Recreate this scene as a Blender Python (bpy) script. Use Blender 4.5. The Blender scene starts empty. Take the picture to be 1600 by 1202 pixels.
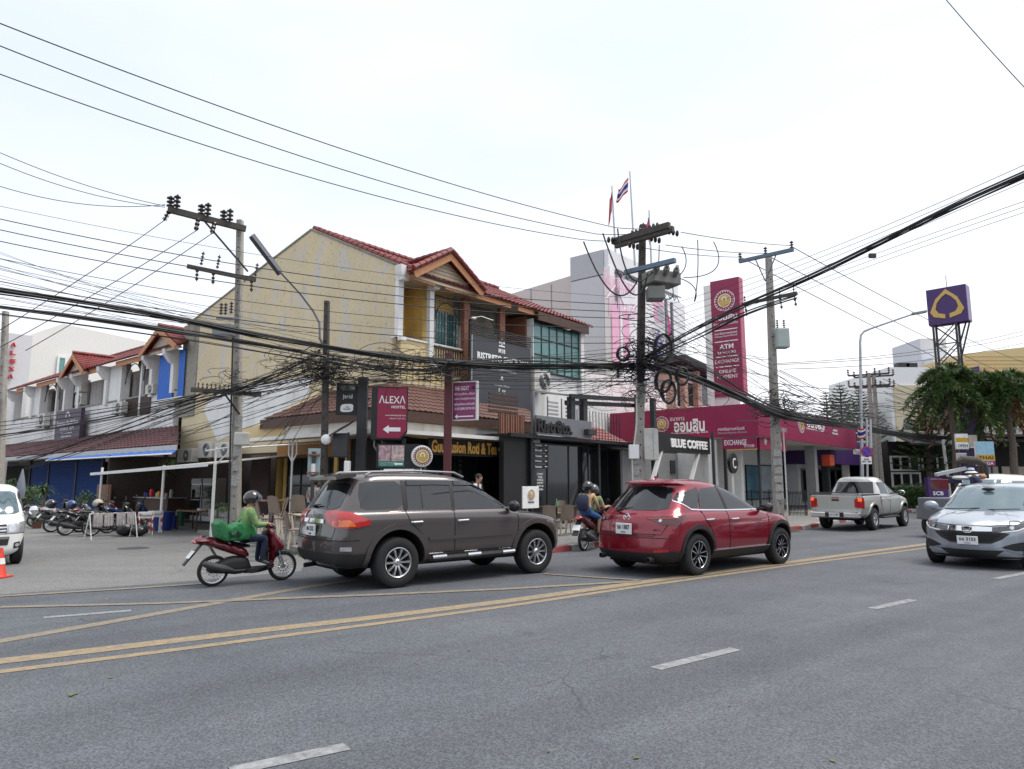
import bpy,bmesh,math,random
from mathutils import Vector,Matrix,geometry
from mathutils.bvhtree import BVHTree
random.seed(7)
R=math.radians
SC=bpy.context.scene
COL=SC.collection
# ---------------------------------------------------------------- camera, sky, sun, exposure
CF=1080.0;TH=math.atan(152/1080);CH=1.62
cam=bpy.data.cameras.new('camera');camo=bpy.data.objects.new('camera',cam);COL.objects.link(camo)
cam.sensor_fit='HORIZONTAL';cam.sensor_width=36;cam.lens=36*CF/1600
cam.clip_start=0.05;cam.clip_end=3000
camo.location=(0,0,CH);camo.rotation_euler=(math.pi/2+TH,0,0)
SC.camera=camo
SUN_EL,SUN_AZ=R(66),R(82)
W=bpy.data.worlds.new('World');SC.world=W;W.use_nodes=True
nt=W.node_tree;nt.nodes.clear()
out=nt.nodes.new('ShaderNodeOutputWorld');bg=nt.nodes.new('ShaderNodeBackground')
sky=nt.nodes.new('ShaderNodeTexSky');sky.sky_type='NISHITA';sky.sun_disc=False
sky.sun_elevation=SUN_EL;sky.sun_rotation=SUN_AZ
sky.air_density=1.0;sky.dust_density=6.0;sky.ozone_density=1.0;sky.altitude=300
hs=nt.nodes.new('ShaderNodeHueSaturation');hs.inputs['Saturation'].default_value=0.35
mxw=nt.nodes.new('ShaderNodeMix');mxw.data_type='RGBA';mxw.inputs[0].default_value=0.72
tc=nt.nodes.new('ShaderNodeTexCoord');nz=nt.nodes.new('ShaderNodeTexNoise')
nz.inputs['Scale'].default_value=.9;nz.inputs['Detail'].default_value=4
mp=nt.nodes.new('ShaderNodeMapping');mp.inputs['Scale'].default_value=(1,1,3)
cr=nt.nodes.new('ShaderNodeValToRGB')
cr.color_ramp.elements[0].position=0.3;cr.color_ramp.elements[0].color=(8.0,9.0,10.5,1)
cr.color_ramp.elements[1].position=0.7;cr.color_ramp.elements[1].color=(12.2,12.4,12.9,1)
nt.links.new(tc.outputs['Generated'],mp.inputs[0]);nt.links.new(mp.outputs[0],nz.inputs['Vector'])
nt.links.new(nz.outputs['Fac'],cr.inputs[0])
nt.links.new(sky.outputs[0],hs.inputs['Color']);nt.links.new(hs.outputs[0],mxw.inputs[6])
nt.links.new(cr.outputs[0],mxw.inputs[7]);nt.links.new(mxw.outputs[2],bg.inputs[0])
bg.inputs[1].default_value=0.084
nt.links.new(bg.outputs[0],out.inputs[0])
sl=bpy.data.lights.new('sun','SUN');sl.energy=2.2;sl.angle=R(30);sl.color=(1,.95,.86)
so=bpy.data.objects.new('sun',sl);COL.objects.link(so);so.location=(0,0,60)
sd=Vector((math.sin(SUN_AZ)*math.cos(SUN_EL),math.cos(SUN_AZ)*math.cos(SUN_EL),math.sin(SUN_EL)))
so.rotation_euler=(-sd).to_track_quat('-Z','Y').to_euler()
SC.view_settings.view_transform='Standard';SC.view_settings.look='None'
SC.view_settings.exposure=0.6;SC.view_settings.gamma=1
SC.view_settings.use_curve_mapping=False
# ---------------------------------------------------------------- survey helpers: photo measurements -> metres
def ray(px,py):
    x=(px-800)/CF;y=(601-py)/CF
    return Vector((x,math.cos(TH)-y*math.sin(TH),math.sin(TH)+y*math.cos(TH)))
def G(px,py,z=0.0):
    d=ray(px,py);s=(z-CH)/d.z;return Vector((d.x*s,d.y*s,z))
def at(px,py,Y):
    d=ray(px,py);s=Y/d.y;return Vector((d.x*s,Y,CH+d.z*s))
def proj(p):
    c=math.cos(TH);s=math.sin(TH);zz=p[2]-CH
    dep=p[1]*c+zz*s;up=-p[1]*s+zz*c
    return 800+CF*p[0]/dep,601-CF*up/dep
BA=R(39.9)
BU=Vector((math.sin(BA),math.cos(BA),0));BV=Vector((-math.cos(BA),math.sin(BA),0))
BO=G(611,833)
def fr(o,ang):return Matrix.Translation(o)@Matrix.Rotation(ang,4,'Z')
BF=fr(BO,math.pi/2-BA);BFI=BF.inverted()
ID=Matrix.Identity(4)
def onu(px,py,u):
    d=ray(px,py);s=(u+BO.dot(BU))/(d.x*BU.x+d.y*BU.y);return BFI@(Vector((0,0,CH))+d*s)
def onv(px,py,v):
    d=ray(px,py);s=(v+BO.dot(BV))/(d.x*BV.x+d.y*BV.y);return BFI@(Vector((0,0,CH))+d*s)
RA=R(51.3)
RO=G(800,940);RF=fr(RO,math.pi/2-RA);RFI=RF.inverted()
# ---------------------------------------------------------------- materials
MC={}
def mat(name,c,rough=.6,metal=0,n=0.12,ns=6.0,bump=0.0,bs=40.0,coat=0,dirt=0,dirtc=(.05,.045,.04),ds=1.2,emit=0,alpha=1,spec=.5,streak=False):
    if name in MC:return MC[name]
    m=bpy.data.materials.new(name);m.use_nodes=True;t=m.node_tree;b=t.nodes['Principled BSDF']
    N=t.nodes.new;L=t.links.new
    b.inputs['Roughness'].default_value=rough;b.inputs['Metallic'].default_value=metal
    b.inputs['Specular IOR Level'].default_value=spec
    if coat:b.inputs['Coat Weight'].default_value=coat;b.inputs['Coat Roughness'].default_value=.04
    co=N('ShaderNodeTexCoord').outputs['Object']
    cs=None
    if n>0:
        no=N('ShaderNodeTexNoise');no.inputs['Scale'].default_value=ns;no.inputs['Detail'].default_value=6
        no.inputs['Roughness'].default_value=.65;L(co,no.inputs['Vector'])
        r=N('ShaderNodeMapRange');r.inputs['From Min'].default_value=.3;r.inputs['From Max'].default_value=.7
        r.inputs['To Min'].default_value=1-n;r.inputs['To Max'].default_value=1+n;L(no.outputs['Fac'],r.inputs[0])
        mu=N('ShaderNodeVectorMath');mu.operation='SCALE';mu.inputs[0].default_value=c[:3];L(r.outputs[0],mu.inputs['Scale'])
        cs=mu.outputs[0]
        rr=N('ShaderNodeMapRange');rr.inputs['To Min'].default_value=max(0,rough-.08);rr.inputs['To Max'].default_value=min(1,rough+.08)
        L(no.outputs['Fac'],rr.inputs[0]);L(rr.outputs[0],b.inputs['Roughness'])
    if dirt>0:
        mp=N('ShaderNodeMapping');mp.inputs['Scale'].default_value=(1,1,.18 if streak else 1);L(co,mp.inputs[0])
        no=N('ShaderNodeTexNoise');no.inputs['Scale'].default_value=ds;no.inputs['Detail'].default_value=9;no.inputs['Roughness'].default_value=.7
        L(mp.outputs[0],no.inputs['Vector'])
        r=N('ShaderNodeMapRange');r.inputs['From Min'].default_value=.5;r.inputs['From Max'].default_value=.68
        r.inputs['To Max'].default_value=dirt;L(no.outputs['Fac'],r.inputs[0])
        mx=N('ShaderNodeMix');mx.data_type='RGBA';mx.inputs[7].default_value=(*dirtc,1);L(r.outputs[0],mx.inputs[0])
        if cs:L(cs,mx.inputs[6])
        else:mx.inputs[6].default_value=(*c[:3],1)
        cs=mx.outputs[2]
    if cs:L(cs,b.inputs['Base Color'])
    else:b.inputs['Base Color'].default_value=(*c[:3],1)
    if bump>0:
        no=N('ShaderNodeTexNoise');no.inputs['Scale'].default_value=bs;no.inputs['Detail'].default_value=5;L(co,no.inputs['Vector'])
        bp=N('ShaderNodeBump');bp.inputs['Strength'].default_value=bump;bp.inputs['Distance'].default_value=.02
        L(no.outputs['Fac'],bp.inputs['Height']);L(bp.outputs[0],b.inputs['Normal'])
    if emit:b.inputs['Emission Color'].default_value=(*c[:3],1);b.inputs['Emission Strength'].default_value=emit
    if alpha<1:b.inputs['Alpha'].default_value=alpha
    MC[name]=m;return m
# ---------------------------------------------------------------- object bookkeeping
WM={}
def tag(o,label=None,cat=None,group=None,kind=None):
    if label:o['label']=label
    if cat:o['category']=cat
    if group:o['group']=group
    if kind:o['kind']=kind
    return o
def thing(name,label,cat,M=ID,group=None,parent=None):
    o=bpy.data.objects.new(name,None);COL.objects.link(o);o.empty_display_size=.2
    WM[o]=M
    if parent is not None:o.parent=parent;o.matrix_local=WM[parent].inverted()@M
    else:o.matrix_world=M
    return tag(o,label,cat,group)
def bthing(name,label,cat,u,v,z=0,group=None):
    return thing(name,label,cat,BF@Matrix.Translation((u,v,z)),group)
def copy_tree(o,parent=None,M=None,label=None,group=None):
    c=o.copy();COL.objects.link(c)
    if parent is not None:c.parent=parent
    if M is not None:c.matrix_world=M;WM[c]=M
    if label:c['label']=label
    if group:c['group']=group
    for ch in list(o.children):
        k=copy_tree(ch,c);k.matrix_parent_inverse=ch.matrix_parent_inverse.copy()
        k.location=ch.location;k.rotation_euler=ch.rotation_euler;k.scale=ch.scale
    return c
class MB:
    def __init__(s,F=ID):s.F=F;s.v=[];s.f=[];s.mi=[];s.m=0;s.off=None
    def add(s,vs,fs,m=None):
        b=len(s.v);s.v+=[Vector(p)for p in vs];s.f+=[tuple(i+b for i in f)for f in fs]
        s.mi+=[s.m if m is None else m]*len(fs);return s
    def box(s,x0,x1,y0,y1,z0,z1,M=None):
        if x0>x1:x0,x1=x1,x0
        if y0>y1:y0,y1=y1,y0
        if z0>z1:z0,z1=z1,z0
        vs=[(x,y,z)for z in(z0,z1)for y in(y0,y1)for x in(x0,x1)]
        if M:vs=[M@Vector(p)for p in vs]
        return s.add(vs,[(0,2,3,1),(4,5,7,6),(0,1,5,4),(2,6,7,3),(0,4,6,2),(1,3,7,5)])
    def bbox(s,x0,x1,y0,y1,z0,z1,r=.01,M=None):
        c=Vector(((x0+x1)/2,(y0+y1)/2,(z0+z1)/2));h=Vector((abs(x1-x0)/2,abs(y1-y0)/2,abs(z1-z0)/2));r=min(r,min(h)*.9)
        bm=bmesh.new();bmesh.ops.create_cube(bm,size=1)
        for v in bm.verts:v.co=Vector((v.co.x*2*h.x,v.co.y*2*h.y,v.co.z*2*h.z))
        bmesh.ops.bevel(bm,geom=bm.edges[:],offset=r,segments=2,affect='EDGES',profile=.5)
        vs=[v.co+c for v in bm.verts]
        if M:vs=[M@p for p in vs]
        bm.verts.index_update();fs=[tuple(v.index for v in f.verts)for f in bm.faces];bm.free()
        return s.add(vs,fs)
    def quad(s,a,b,c,d):return s.add([a,b,c,d],[(0,1,2,3)])
    def slab(s,pts,d):
        n=len(pts);d=Vector(d);a=[Vector(p)for p in pts]
        return s.add(a+[p+d for p in a],[tuple(range(n))[::-1],tuple(range(n,2*n))]+[(i,(i+1)%n,n+(i+1)%n,n+i)for i in range(n)])
    def bar(s,a,b,w,h,up=(0,0,1)):
        a=Vector(a);b=Vector(b);d=(b-a).normalized();up=Vector(up)
        if abs(d.dot(up))>.97:up=Vector((1,0,0))
        sd_=d.cross(up).normalized();u2=sd_.cross(d)
        vs=[p+sd_*(sx*w/2)+u2*(sz*h/2)for p in(a,b)for sx,sz in((-1,-1),(1,-1),(1,1),(-1,1))]
        return s.add(vs,[(3,2,1,0),(4,5,6,7),(0,1,5,4),(1,2,6,5),(2,3,7,6),(3,0,4,7)])
    def tube(s,pts,r,n=6,caps=True,closed=False):
        pts=[Vector(p)for p in pts];k=len(pts);rs=r if isinstance(r,(list,tuple))else[r]*k
        vs=[];prev=None
        for i,p in enumerate(pts):
            if closed:d=pts[(i+1)%k]-pts[i-1]
            else:d=pts[min(i+1,k-1)]-pts[max(i-1,0)]
            d.normalize()
            if prev is None:
                a=Vector((0,0,1))if abs(d.z)<.9 else Vector((1,0,0));u=d.cross(a).normalized()
            else:
                u=prev-d*prev.dot(d);u.normalize()
            prev=u;w=d.cross(u)
            for j in range(n):
                t=2*math.pi*j/n;vs.append(p+(u*math.cos(t)+w*math.sin(t))*rs[i])
        fs=[]
        for i in range(k if closed else k-1):
            for j in range(n):
                a=i*n+j;b_=i*n+(j+1)%n;c=((i+1)%k)*n+(j+1)%n;d_=((i+1)%k)*n+j
                fs.append((a,b_,c,d_))
        if caps and not closed:fs+=[tuple(range(n))[::-1],tuple(range((k-1)*n,k*n))]
        return s.add(vs,fs)
    def cyl(s,a,b,r,n=12,r2=None):return s.tube([a,b],[r,r if r2 is None else r2],n)
    def lathe(s,prof,n=24,M=None,arc=None):
        k=len(prof);vs=[]
        for j in range(n):
            t=2*math.pi*j/n
            for r,z in prof:vs.append(Vector((r*math.cos(t),r*math.sin(t),z)))
        if M:vs=[M@p for p in vs]
        fs=[(j*k+i,((j+1)%n)*k+i,((j+1)%n)*k+i+1,j*k+i+1)for j in range(n)for i in range(k-1)]
        return s.add(vs,fs)
    def ball(s,c,r,nu=12,nv=8,M=None):
        if not isinstance(r,(tuple,list)):r=(r,r,r)
        c=Vector(c);vs=[];fs=[]
        for i in range(nv+1):
            a=math.pi*i/nv
            for j in range(nu):
                t=2*math.pi*j/nu
                p=Vector((r[0]*math.sin(a)*math.cos(t),r[1]*math.sin(a)*math.sin(t),r[2]*math.cos(a)))
                vs.append((M@p if M else p)+c)
        for i in range(nv):
            for j in range(nu):fs.append((i*nu+j,(i+1)*nu+j,(i+1)*nu+(j+1)%nu,i*nu+(j+1)%nu))
        return s.add(vs,fs)
    def obj(s,name,mats,parent=None,label=None,cat=None,group=None,kind=None,smooth=False,base=None,ang=35):
        if not isinstance(mats,(list,tuple)):mats=[mats]
        me=bpy.data.meshes.new(name)
        if parent is not None:T=WM[parent].inverted()@s.F;M=None
        else:
            if base is None:
                xs=[p.x for p in s.v];ys=[p.y for p in s.v];zs=[p.z for p in s.v]
                base=Vector(((min(xs)+max(xs))/2,(min(ys)+max(ys))/2,min(zs)))
            T=Matrix.Translation(-Vector(base));M=s.F@Matrix.Translation(base)
        me.from_pydata([T@p for p in s.v],[],s.f)
        for m in mats:me.materials.append(m)
        if len(mats)>1:me.polygons.foreach_set('material_index',s.mi)
        if smooth:shade(me,ang)
        me.update()
        o=bpy.data.objects.new(name,me);COL.objects.link(o)
        if parent is not None:o.parent=parent;WM[o]=WM[parent]
        else:o.matrix_world=M;WM[o]=M
        return tag(o,label,cat,group,kind)
def shade(me,ang=35):
    me.polygons.foreach_set('use_smooth',[True]*len(me.polygons))
    try:me.set_sharp_from_angle(angle=R(ang))
    except Exception:pass
def fixn(o):
    bm=bmesh.new();bm.from_mesh(o.data);bmesh.ops.recalc_face_normals(bm,faces=bm.faces);bm.to_mesh(o.data);bm.free();return o
# ---------------------------------------------------------------- lettering
def text_mesh(body,bold=0.0,depth=0.02,align='CENTER',spacing=1.0):
    cu=bpy.data.curves.new('t','FONT');cu.body=body;cu.align_x=align;cu.size=1
    cu.extrude=depth;cu.offset=bold;cu.space_character=spacing;cu.resolution_u=2;cu.space_line=.95
    o=bpy.data.objects.new('t',cu);COL.objects.link(o)
    dg=bpy.context.evaluated_depsgraph_get();me=bpy.data.meshes.new_from_object(o.evaluated_get(dg))
    bpy.data.objects.remove(o);bpy.data.curves.remove(cu);return me
def text(body,F,c,w,h,m,parent,name='lettering',bold=0.0,right=(1,0,0),up=(0,0,1),depth=.008,spacing=1.0,label=None):
    me=text_mesh(body,bold,.02,spacing=spacing)
    if not len(me.vertices):bpy.data.meshes.remove(me);return None
    xs=[v.co.x for v in me.vertices];ys=[v.co.y for v in me.vertices]
    sx=w/max(1e-4,max(xs)-min(xs));sy=h/max(1e-4,max(ys)-min(ys));cx=(max(xs)+min(xs))/2;cy=(max(ys)+min(ys))/2
    rt=Vector(right).normalized();upv=Vector(up).normalized();nn=rt.cross(upv)
    T=WM[parent].inverted()@F;c=Vector(c)
    for v in me.vertices:
        p=c+rt*((v.co.x-cx)*sx)+upv*((v.co.y-cy)*sy)+nn*((v.co.z+.02)/.04*depth);v.co=T@p
    me.materials.clear();me.materials.append(m);me.name=name
    o=bpy.data.objects.new(name,me);COL.objects.link(o);o.parent=parent;WM[o]=WM[parent]
    if label:o['label']=label
    return o
# ---------------------------------------------------------------- polygon fill, projection onto bodies
def fill(poly,res):
    bd=[]
    n=len(poly)
    for i in range(n):
        a=Vector(poly[i]);b=Vector(poly[(i+1)%n]);k=max(1,int((b-a).length/res))
        for j in range(k):bd.append(a+(b-a)*(j/k))
    nb=len(bd);xs=[p.x for p in bd];ys=[p.y for p in bd]
    pts=list(bd)
    def inside(x,y):
        c=False
        for i in range(nb):
            a=bd[i];b=bd[i-1]
            if(a.y>y)!=(b.y>y)and x<(b.x-a.x)*(y-a.y)/(b.y-a.y)+a.x:c=not c
        return c
    y=min(ys)+res*.5
    while y<max(ys):
        x=min(xs)+res*.5
        while x<max(xs):
            if inside(x,y)and min((bd[i]-Vector((x,y))).length for i in range(nb))>res*.45:pts.append(Vector((x,y)))
            x+=res
        y+=res
    r=geometry.delaunay_2d_cdt(pts,[(i,(i+1)%nb)for i in range(nb)],[],1,1e-5)
    return[Vector(p)for p in r[0]],[tuple(f)for f in r[2]],nb
def decal(mb,bvh,poly,axis,sign=1,off=.004,skirt=.02,res=.09):
    res=min(res,.05);off=max(off,.005)
    vs,fs,nb=fill(poly,res)
    cen=sum(vs,Vector((0,0)))/len(vs)
    def shoot(p):
        if axis=='y':o=Vector((p.x,sign*4,p.y));d=Vector((0,-sign,0))
        elif axis=='x':o=Vector((sign*6,p.x,p.y));d=Vector((-sign,0,0))
        else:o=Vector((p.x,p.y,5));d=Vector((0,0,-1))
        h,nrm,_,_=bvh.ray_cast(o,d)
        if h is not None and axis=='y' and abs(h.y)<.6:h=None
        if h is None:
            for k_ in range(1,21):
                p2=p.lerp(cen,k_/20)
                o2=Vector((p2.x,sign*4,p2.y))if axis=='y' else(Vector((sign*6,p2.x,p2.y))if axis=='x' else Vector((p2.x,p2.y,5)))
                h=bvh.ray_cast(o2,d)[0]
                if h is not None and(axis!='y' or abs(h.y)>=.6):break
        if h is None:
            q=Vector((p.x,0,p.y))if axis=='y' else(Vector((0,p.x,p.y))if axis=='x' else Vector((p.x,p.y,0)))
            if axis=='y':q=Vector((p.x,sign*.8,p.y))
            if axis=='x':q=Vector((sign*2.2,p.x,p.y))
            h,nrm,_,_=bvh.find_nearest(q)
        return h,d
    P=[]
    for p in vs:
        h,d=shoot(p);q=bvh.find_nearest(h)[1]
        if q.dot(d)>0:q=-q
        P.append(h+(q-d*.5).normalized()*off)
    dd={'y':Vector((0,sign,0)),'x':Vector((sign,0,0)),'z':Vector((0,0,1))}[axis]
    cnt={}
    for f in fs:
        for i in range(len(f)):
            e=(f[i],f[(i+1)%len(f)]);k=(min(e),max(e));cnt.setdefault(k,[]).append(e)
    flip=False
    f0=fs[0];nn=(P[f0[1]]-P[f0[0]]).cross(P[f0[2]]-P[f0[0]])
    if nn.dot(dd)<0:flip=True
    F=[tuple(reversed(f))if flip else f for f in fs]
    n=len(P);P2=P+[p-dd*(off+skirt)for p in P]
    for k,es in cnt.items():
        if len(es)==1:
            a,b=es[0]
            F.append((a,b,b+n,a+n)if flip else(b,a,a+n,b+n))
    used=sorted({i for f in F for i in f});mp_={u:i for i,u in enumerate(used)}
    mb.add([P2[i]for i in used],[tuple(mp_[i]for i in f)for f in F]);return mb
def line2poly(pts,w):
    L=[];Rr=[]
    pts=[Vector(p)for p in pts]
    for i,p in enumerate(pts):
        d=(pts[min(i+1,len(pts)-1)]-pts[max(i-1,0)]).normalized();nrm=Vector((-d.y,d.x))*(w/2)
        L.append(p+nrm);Rr.append(p-nrm)
    return L+Rr[::-1]
def arcpts(cx,cy,r,a0,a1,n):return[(cx+r*math.cos(R(a0+(a1-a0)*i/n)),cy+r*math.sin(R(a0+(a1-a0)*i/n)))for i in range(n+1)]
def smooth_poly(poly,it=1,k=.25):
    for _ in range(it):
        q=[]
        n=len(poly)
        for i in range(n):
            a=Vector(poly[i]);b=Vector(poly[(i+1)%n]);q+=[a.lerp(b,k),a.lerp(b,1-k)]
        poly=q
    return poly
def pillow(mb,poly,w,y0=0,edge=.06,res=.05,edgew=.35):
    vs,fs,nb=fill(poly,res);n=len(poly);P=[Vector(p)for p in poly]
    def dist(p):
        m=9
        for i in range(n):
            a=P[i];b=P[(i+1)%n];ab=b-a;t=max(0,min(1,(p-a).dot(ab)/max(1e-9,ab.dot(ab))));m=min(m,(p-a-ab*t).length)
        return m
    ys=[]
    for p in vs:
        d=min(1,dist(p)/edge);ys.append(w*(edgew+(1-edgew)*math.sqrt(max(0,1-(1-d)**2))))
    k=len(vs);V=[(p.x,y0-y,p.y)for p,y in zip(vs,ys)]+[(p.x,y0+y,p.y)for p,y in zip(vs,ys)]
    f0=fs[0];a=(vs[f0[1]]-vs[f0[0]]);b=(vs[f0[2]]-vs[f0[0]]);ccw=a.x*b.y-a.y*b.x>0
    F=[];cnt={}
    for f in fs:
        g=f if ccw else tuple(reversed(f));F.append(g);F.append(tuple(i+k for i in reversed(g)))
        for i in range(len(g)):
            e=(g[i],g[(i+1)%len(g)]);kk=(min(e),max(e));cnt.setdefault(kk,[]).append(e)
    for es in cnt.values():
        if len(es)==1:a,b=es[0];F.append((b,a,a+k,b+k))
    mb.add(V,F);return mb
# ---------------------------------------------------------------- common materials
M={}
def dm(k,*a,**kw):M[k]=mat(k,*a,**kw)
dm('concrete',(.30,.29,.27),.85,n=.2,ns=5,bump=.35,bs=30,dirt=.5,ds=3,dirtc=(.12,.11,.10))
dm('pole_concrete',(.33,.31,.28),.85,n=.22,ns=7,bump=.4,bs=40,dirt=.7,ds=2.5,dirtc=(.1,.09,.08),streak=True)
dm('pole_dark',(.075,.066,.058),.9,n=.3,ns=9,bump=.5,bs=50,dirt=.4,ds=3)
dm('black',(.012,.012,.013),.5,n=.1)
dm('cable',(.013,.013,.014),.6,n=0)
dm('rubber',(.016,.016,.017),.8,n=.15,ns=20,bump=.15,bs=80)
dm('black_metal',(.02,.021,.024),.45,metal=.3,n=.15,dirt=.25,dirtc=(.08,.07,.06),ds=4)
dm('charcoal',(.035,.037,.042),.6,n=.15,dirt=.2,dirtc=(.09,.085,.08),ds=3)
dm('grey_metal',(.22,.23,.25),.45,metal=.5,n=.15,dirt=.3,dirtc=(.12,.09,.07),ds=3)
dm('galv',(.42,.44,.46),.42,metal=.7,n=.12,dirt=.3,dirtc=(.2,.19,.18))
dm('chrome',(.75,.76,.78),.12,metal=1,n=.04)
dm('alloy',(.55,.56,.58),.28,metal=.9,n=.06)
dm('alloy_dark',(.05,.05,.055),.3,metal=.6,n=.06)
dm('white_paint',(.72,.72,.7),.5,n=.06,dirt=.25,dirtc=(.35,.33,.3),ds=3)
dm('white_wall',(.76,.76,.75),.8,n=.06,ns=2,bump=.1,dirt=.42,dirtc=(.28,.27,.25),ds=1.1,streak=True)
dm('white_clean',(.8,.8,.8),.5,n=.04)
dm('yellow_wall',(.60,.47,.27),.85,n=.1,ns=1.5,bump=.1)
dm('yellow_deep',(.74,.50,.16),.8,n=.12,ns=2,bump=.1,dirt=.25,dirtc=(.3,.2,.08))
dm('yellow_tile',(.70,.56,.31),.6,n=.06)
dm('orange_fascia',(.50,.23,.11),.7,n=.12,dirt=.3,dirtc=(.25,.13,.08))
dm('brown_col',(.24,.10,.06),.7,n=.15,dirt=.3)
dm('roof_red',(.17,.024,.022),.55,n=.35,ns=3,dirt=.4,dirtc=(.07,.02,.02),ds=2)
dm('roof_brown',(.105,.046,.036),.65,n=.3,ns=3,dirt=.4,dirtc=(.06,.03,.025),ds=2.5)
dm('roof_maroon',(.10,.028,.03),.6,n=.3,ns=3,dirt=.5,dirtc=(.06,.03,.03),ds=2)
dm('siding',(.62,.50,.36),.8,n=.06)
dm('soffit',(.52,.46,.38),.85,n=.15,dirt=.4)
dm('dark_room',(.018,.017,.016),.9,n=.3,ns=2)  # near-black colour stands in for the gloom of unlit interiors
dm('glass_dark',(.012,.014,.016),.06,n=0,spec=.6)
dm('glass_teal',(.09,.24,.23),.12,n=.3,ns=1.2,spec=.8)
dm('blue_shutter',(.02,.07,.26),.5,n=.15,dirt=.3,dirtc=(.02,.03,.08))
dm('blue_sheet',(.01,.13,.56),.45,n=.1,dirt=.15,dirtc=(.05,.1,.2))
dm('magenta',(.27,.012,.07),.4,n=.06,ns=2,dirt=.15,dirtc=(.15,.02,.05))
dm('magenta_side',(.42,.10,.16),.5,n=.06)
dm('purple',(.055,.02,.13),.45,n=.08)
dm('gold',(.55,.38,.10),.45,metal=.2,n=.2,ns=20)
dm('letter_white',(.85,.85,.85),.5,n=0)
dm('letter_grey',(.45,.45,.46),.5,n=0)
dm('letter_orange',(.62,.33,.06),.5,n=0)
dm('red',(.50,.02,.02),.45,n=.1)
dm('wood',(.17,.085,.045),.65,n=.3,ns=8,bump=.2)
dm('wood_dark',(.07,.035,.025),.6,n=.3,ns=8,bump=.2)
dm('beige_plastic',(.42,.37,.30),.55,n=.1)
dm('taupe_plastic',(.23,.175,.14),.6,n=.12)
dm('skin',(.45,.25,.16),.6,n=.08)
dm('skin_dark',(.30,.16,.10),.6,n=.08)
dm('hair',(.015,.012,.01),.7,n=.2,ns=40)
dm('leaf',(.055,.12,.026),.65,n=.4,ns=3)
dm('leaf_dark',(.025,.06,.018),.65,n=.4,ns=3)
dm('leaf_yellow',(.10,.13,.03),.65,n=.4,ns=3)
dm('leaf_rust',(.16,.06,.02),.7,n=.4,ns=3)
dm('bark',(.14,.11,.085),.9,n=.3,ns=10,bump=.5)
dm('ac_white',(.55,.54,.50),.55,n=.08,dirt=.35,dirtc=(.3,.27,.22),ds=4)
dm('insulator',(.03,.018,.015),.3,n=.1)
def asphalt(name,c,c2,patch=.5,worn=0.0):
    m=bpy.data.materials.new(name);m.use_nodes=True;t=m.node_tree;b=t.nodes['Principled BSDF'];N=t.nodes.new;L=t.links.new
    co=N('ShaderNodeTexCoord').outputs['Object']
    def noise(sc,det=6,ro=.6,vec=None):
        n=N('ShaderNodeTexNoise');n.inputs['Scale'].default_value=sc;n.inputs['Detail'].default_value=det;n.inputs['Roughness'].default_value=ro
        L(vec or co,n.inputs['Vector']);return n.outputs['Fac']
    def ramp(f,a,b_,lo=0,hi=1):
        r=N('ShaderNodeMapRange');r.inputs['From Min'].default_value=a;r.inputs['From Max'].default_value=b_
        r.inputs['To Min'].default_value=lo;r.inputs['To Max'].default_value=hi;L(f,r.inputs[0]);return r.outputs[0]
    def mix(f,a,b_):
        x=N('ShaderNodeMix');x.data_type='RGBA';L(f,x.inputs[0])
        for i,q in((6,a),(7,b_)):
            if isinstance(q,tuple):x.inputs[i].default_value=(*q,1)
            else:L(q,x.inputs[i])
        return x.outputs[2]
    big=mix(ramp(noise(.35,8,.65),.35,.65),c,c2)
    mp_=N('ShaderNodeMapping');mp_.inputs['Scale'].default_value=(.06,1.1,1);L(co,mp_.inputs[0])
    st=ramp(noise(1.0,5,.6,mp_.outputs[0]),.42,.62,.0,.45)
    c3=tuple(x*.72 for x in c);big=mix(st,big,c3)
    vo=N('ShaderNodeTexVoronoi');vo.inputs['Scale'].default_value=85;L(co,vo.inputs['Vector'])
    sp=ramp(vo.outputs['Color'],.2,.9,.62,1.48)
    vm=N('ShaderNodeVectorMath');vm.operation='SCALE';L(big,vm.inputs[0]);L(sp,vm.inputs['Scale'])
    light=ramp(noise(28,3,.8),.64,.70,0,.6)
    col=mix(light,vm.outputs[0],tuple(min(1,x*1.7)for x in c))
    vc=N('ShaderNodeTexVoronoi');vc.feature='DISTANCE_TO_EDGE';vc.inputs['Scale'].default_value=.45
    wp=N('ShaderNodeTexNoise');wp.inputs['Scale'].default_value=3;wp.inputs['Detail'].default_value=6;L(co,wp.inputs['Vector'])
    ad=N('ShaderNodeMix');ad.data_type='RGBA';ad.inputs[0].default_value=.22;L(co,ad.inputs[6]);L(wp.outputs['Color'],ad.inputs[7]);L(ad.outputs[2],vc.inputs['Vector'])
    ck=N('ShaderNodeMath');ck.operation='MULTIPLY';L(ramp(vc.outputs['Distance'],0,.006,1,0),ck.inputs[0]);L(ramp(noise(.5,3),.52,.6,0,.7),ck.inputs[1])
    col=mix(ck.outputs[0],col,tuple(x*.3 for x in c))
    col=mix(ramp(noise(1.7,4,.6),.62,.72,0,.35),col,tuple(x*.5 for x in c))
    L(col,b.inputs['Base Color']);b.inputs['Roughness'].default_value=.82
    L(ramp(noise(.8),.3,.7,.7,.92),b.inputs['Roughness'])
    bp=N('ShaderNodeBump');bp.inputs['Strength'].default_value=.35;bp.inputs['Distance'].default_value=.006
    L(vo.outputs['Distance'],bp.inputs['Height']);L(bp.outputs[0],b.inputs['Normal'])
    M[name]=m;return m
asphalt('asphalt',(.067,.073,.086),(.096,.103,.117))
asphalt('asphalt_side',(.175,.172,.167),(.135,.135,.137))
asphalt('pavement',(.26,.25,.235),(.20,.195,.185))
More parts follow.
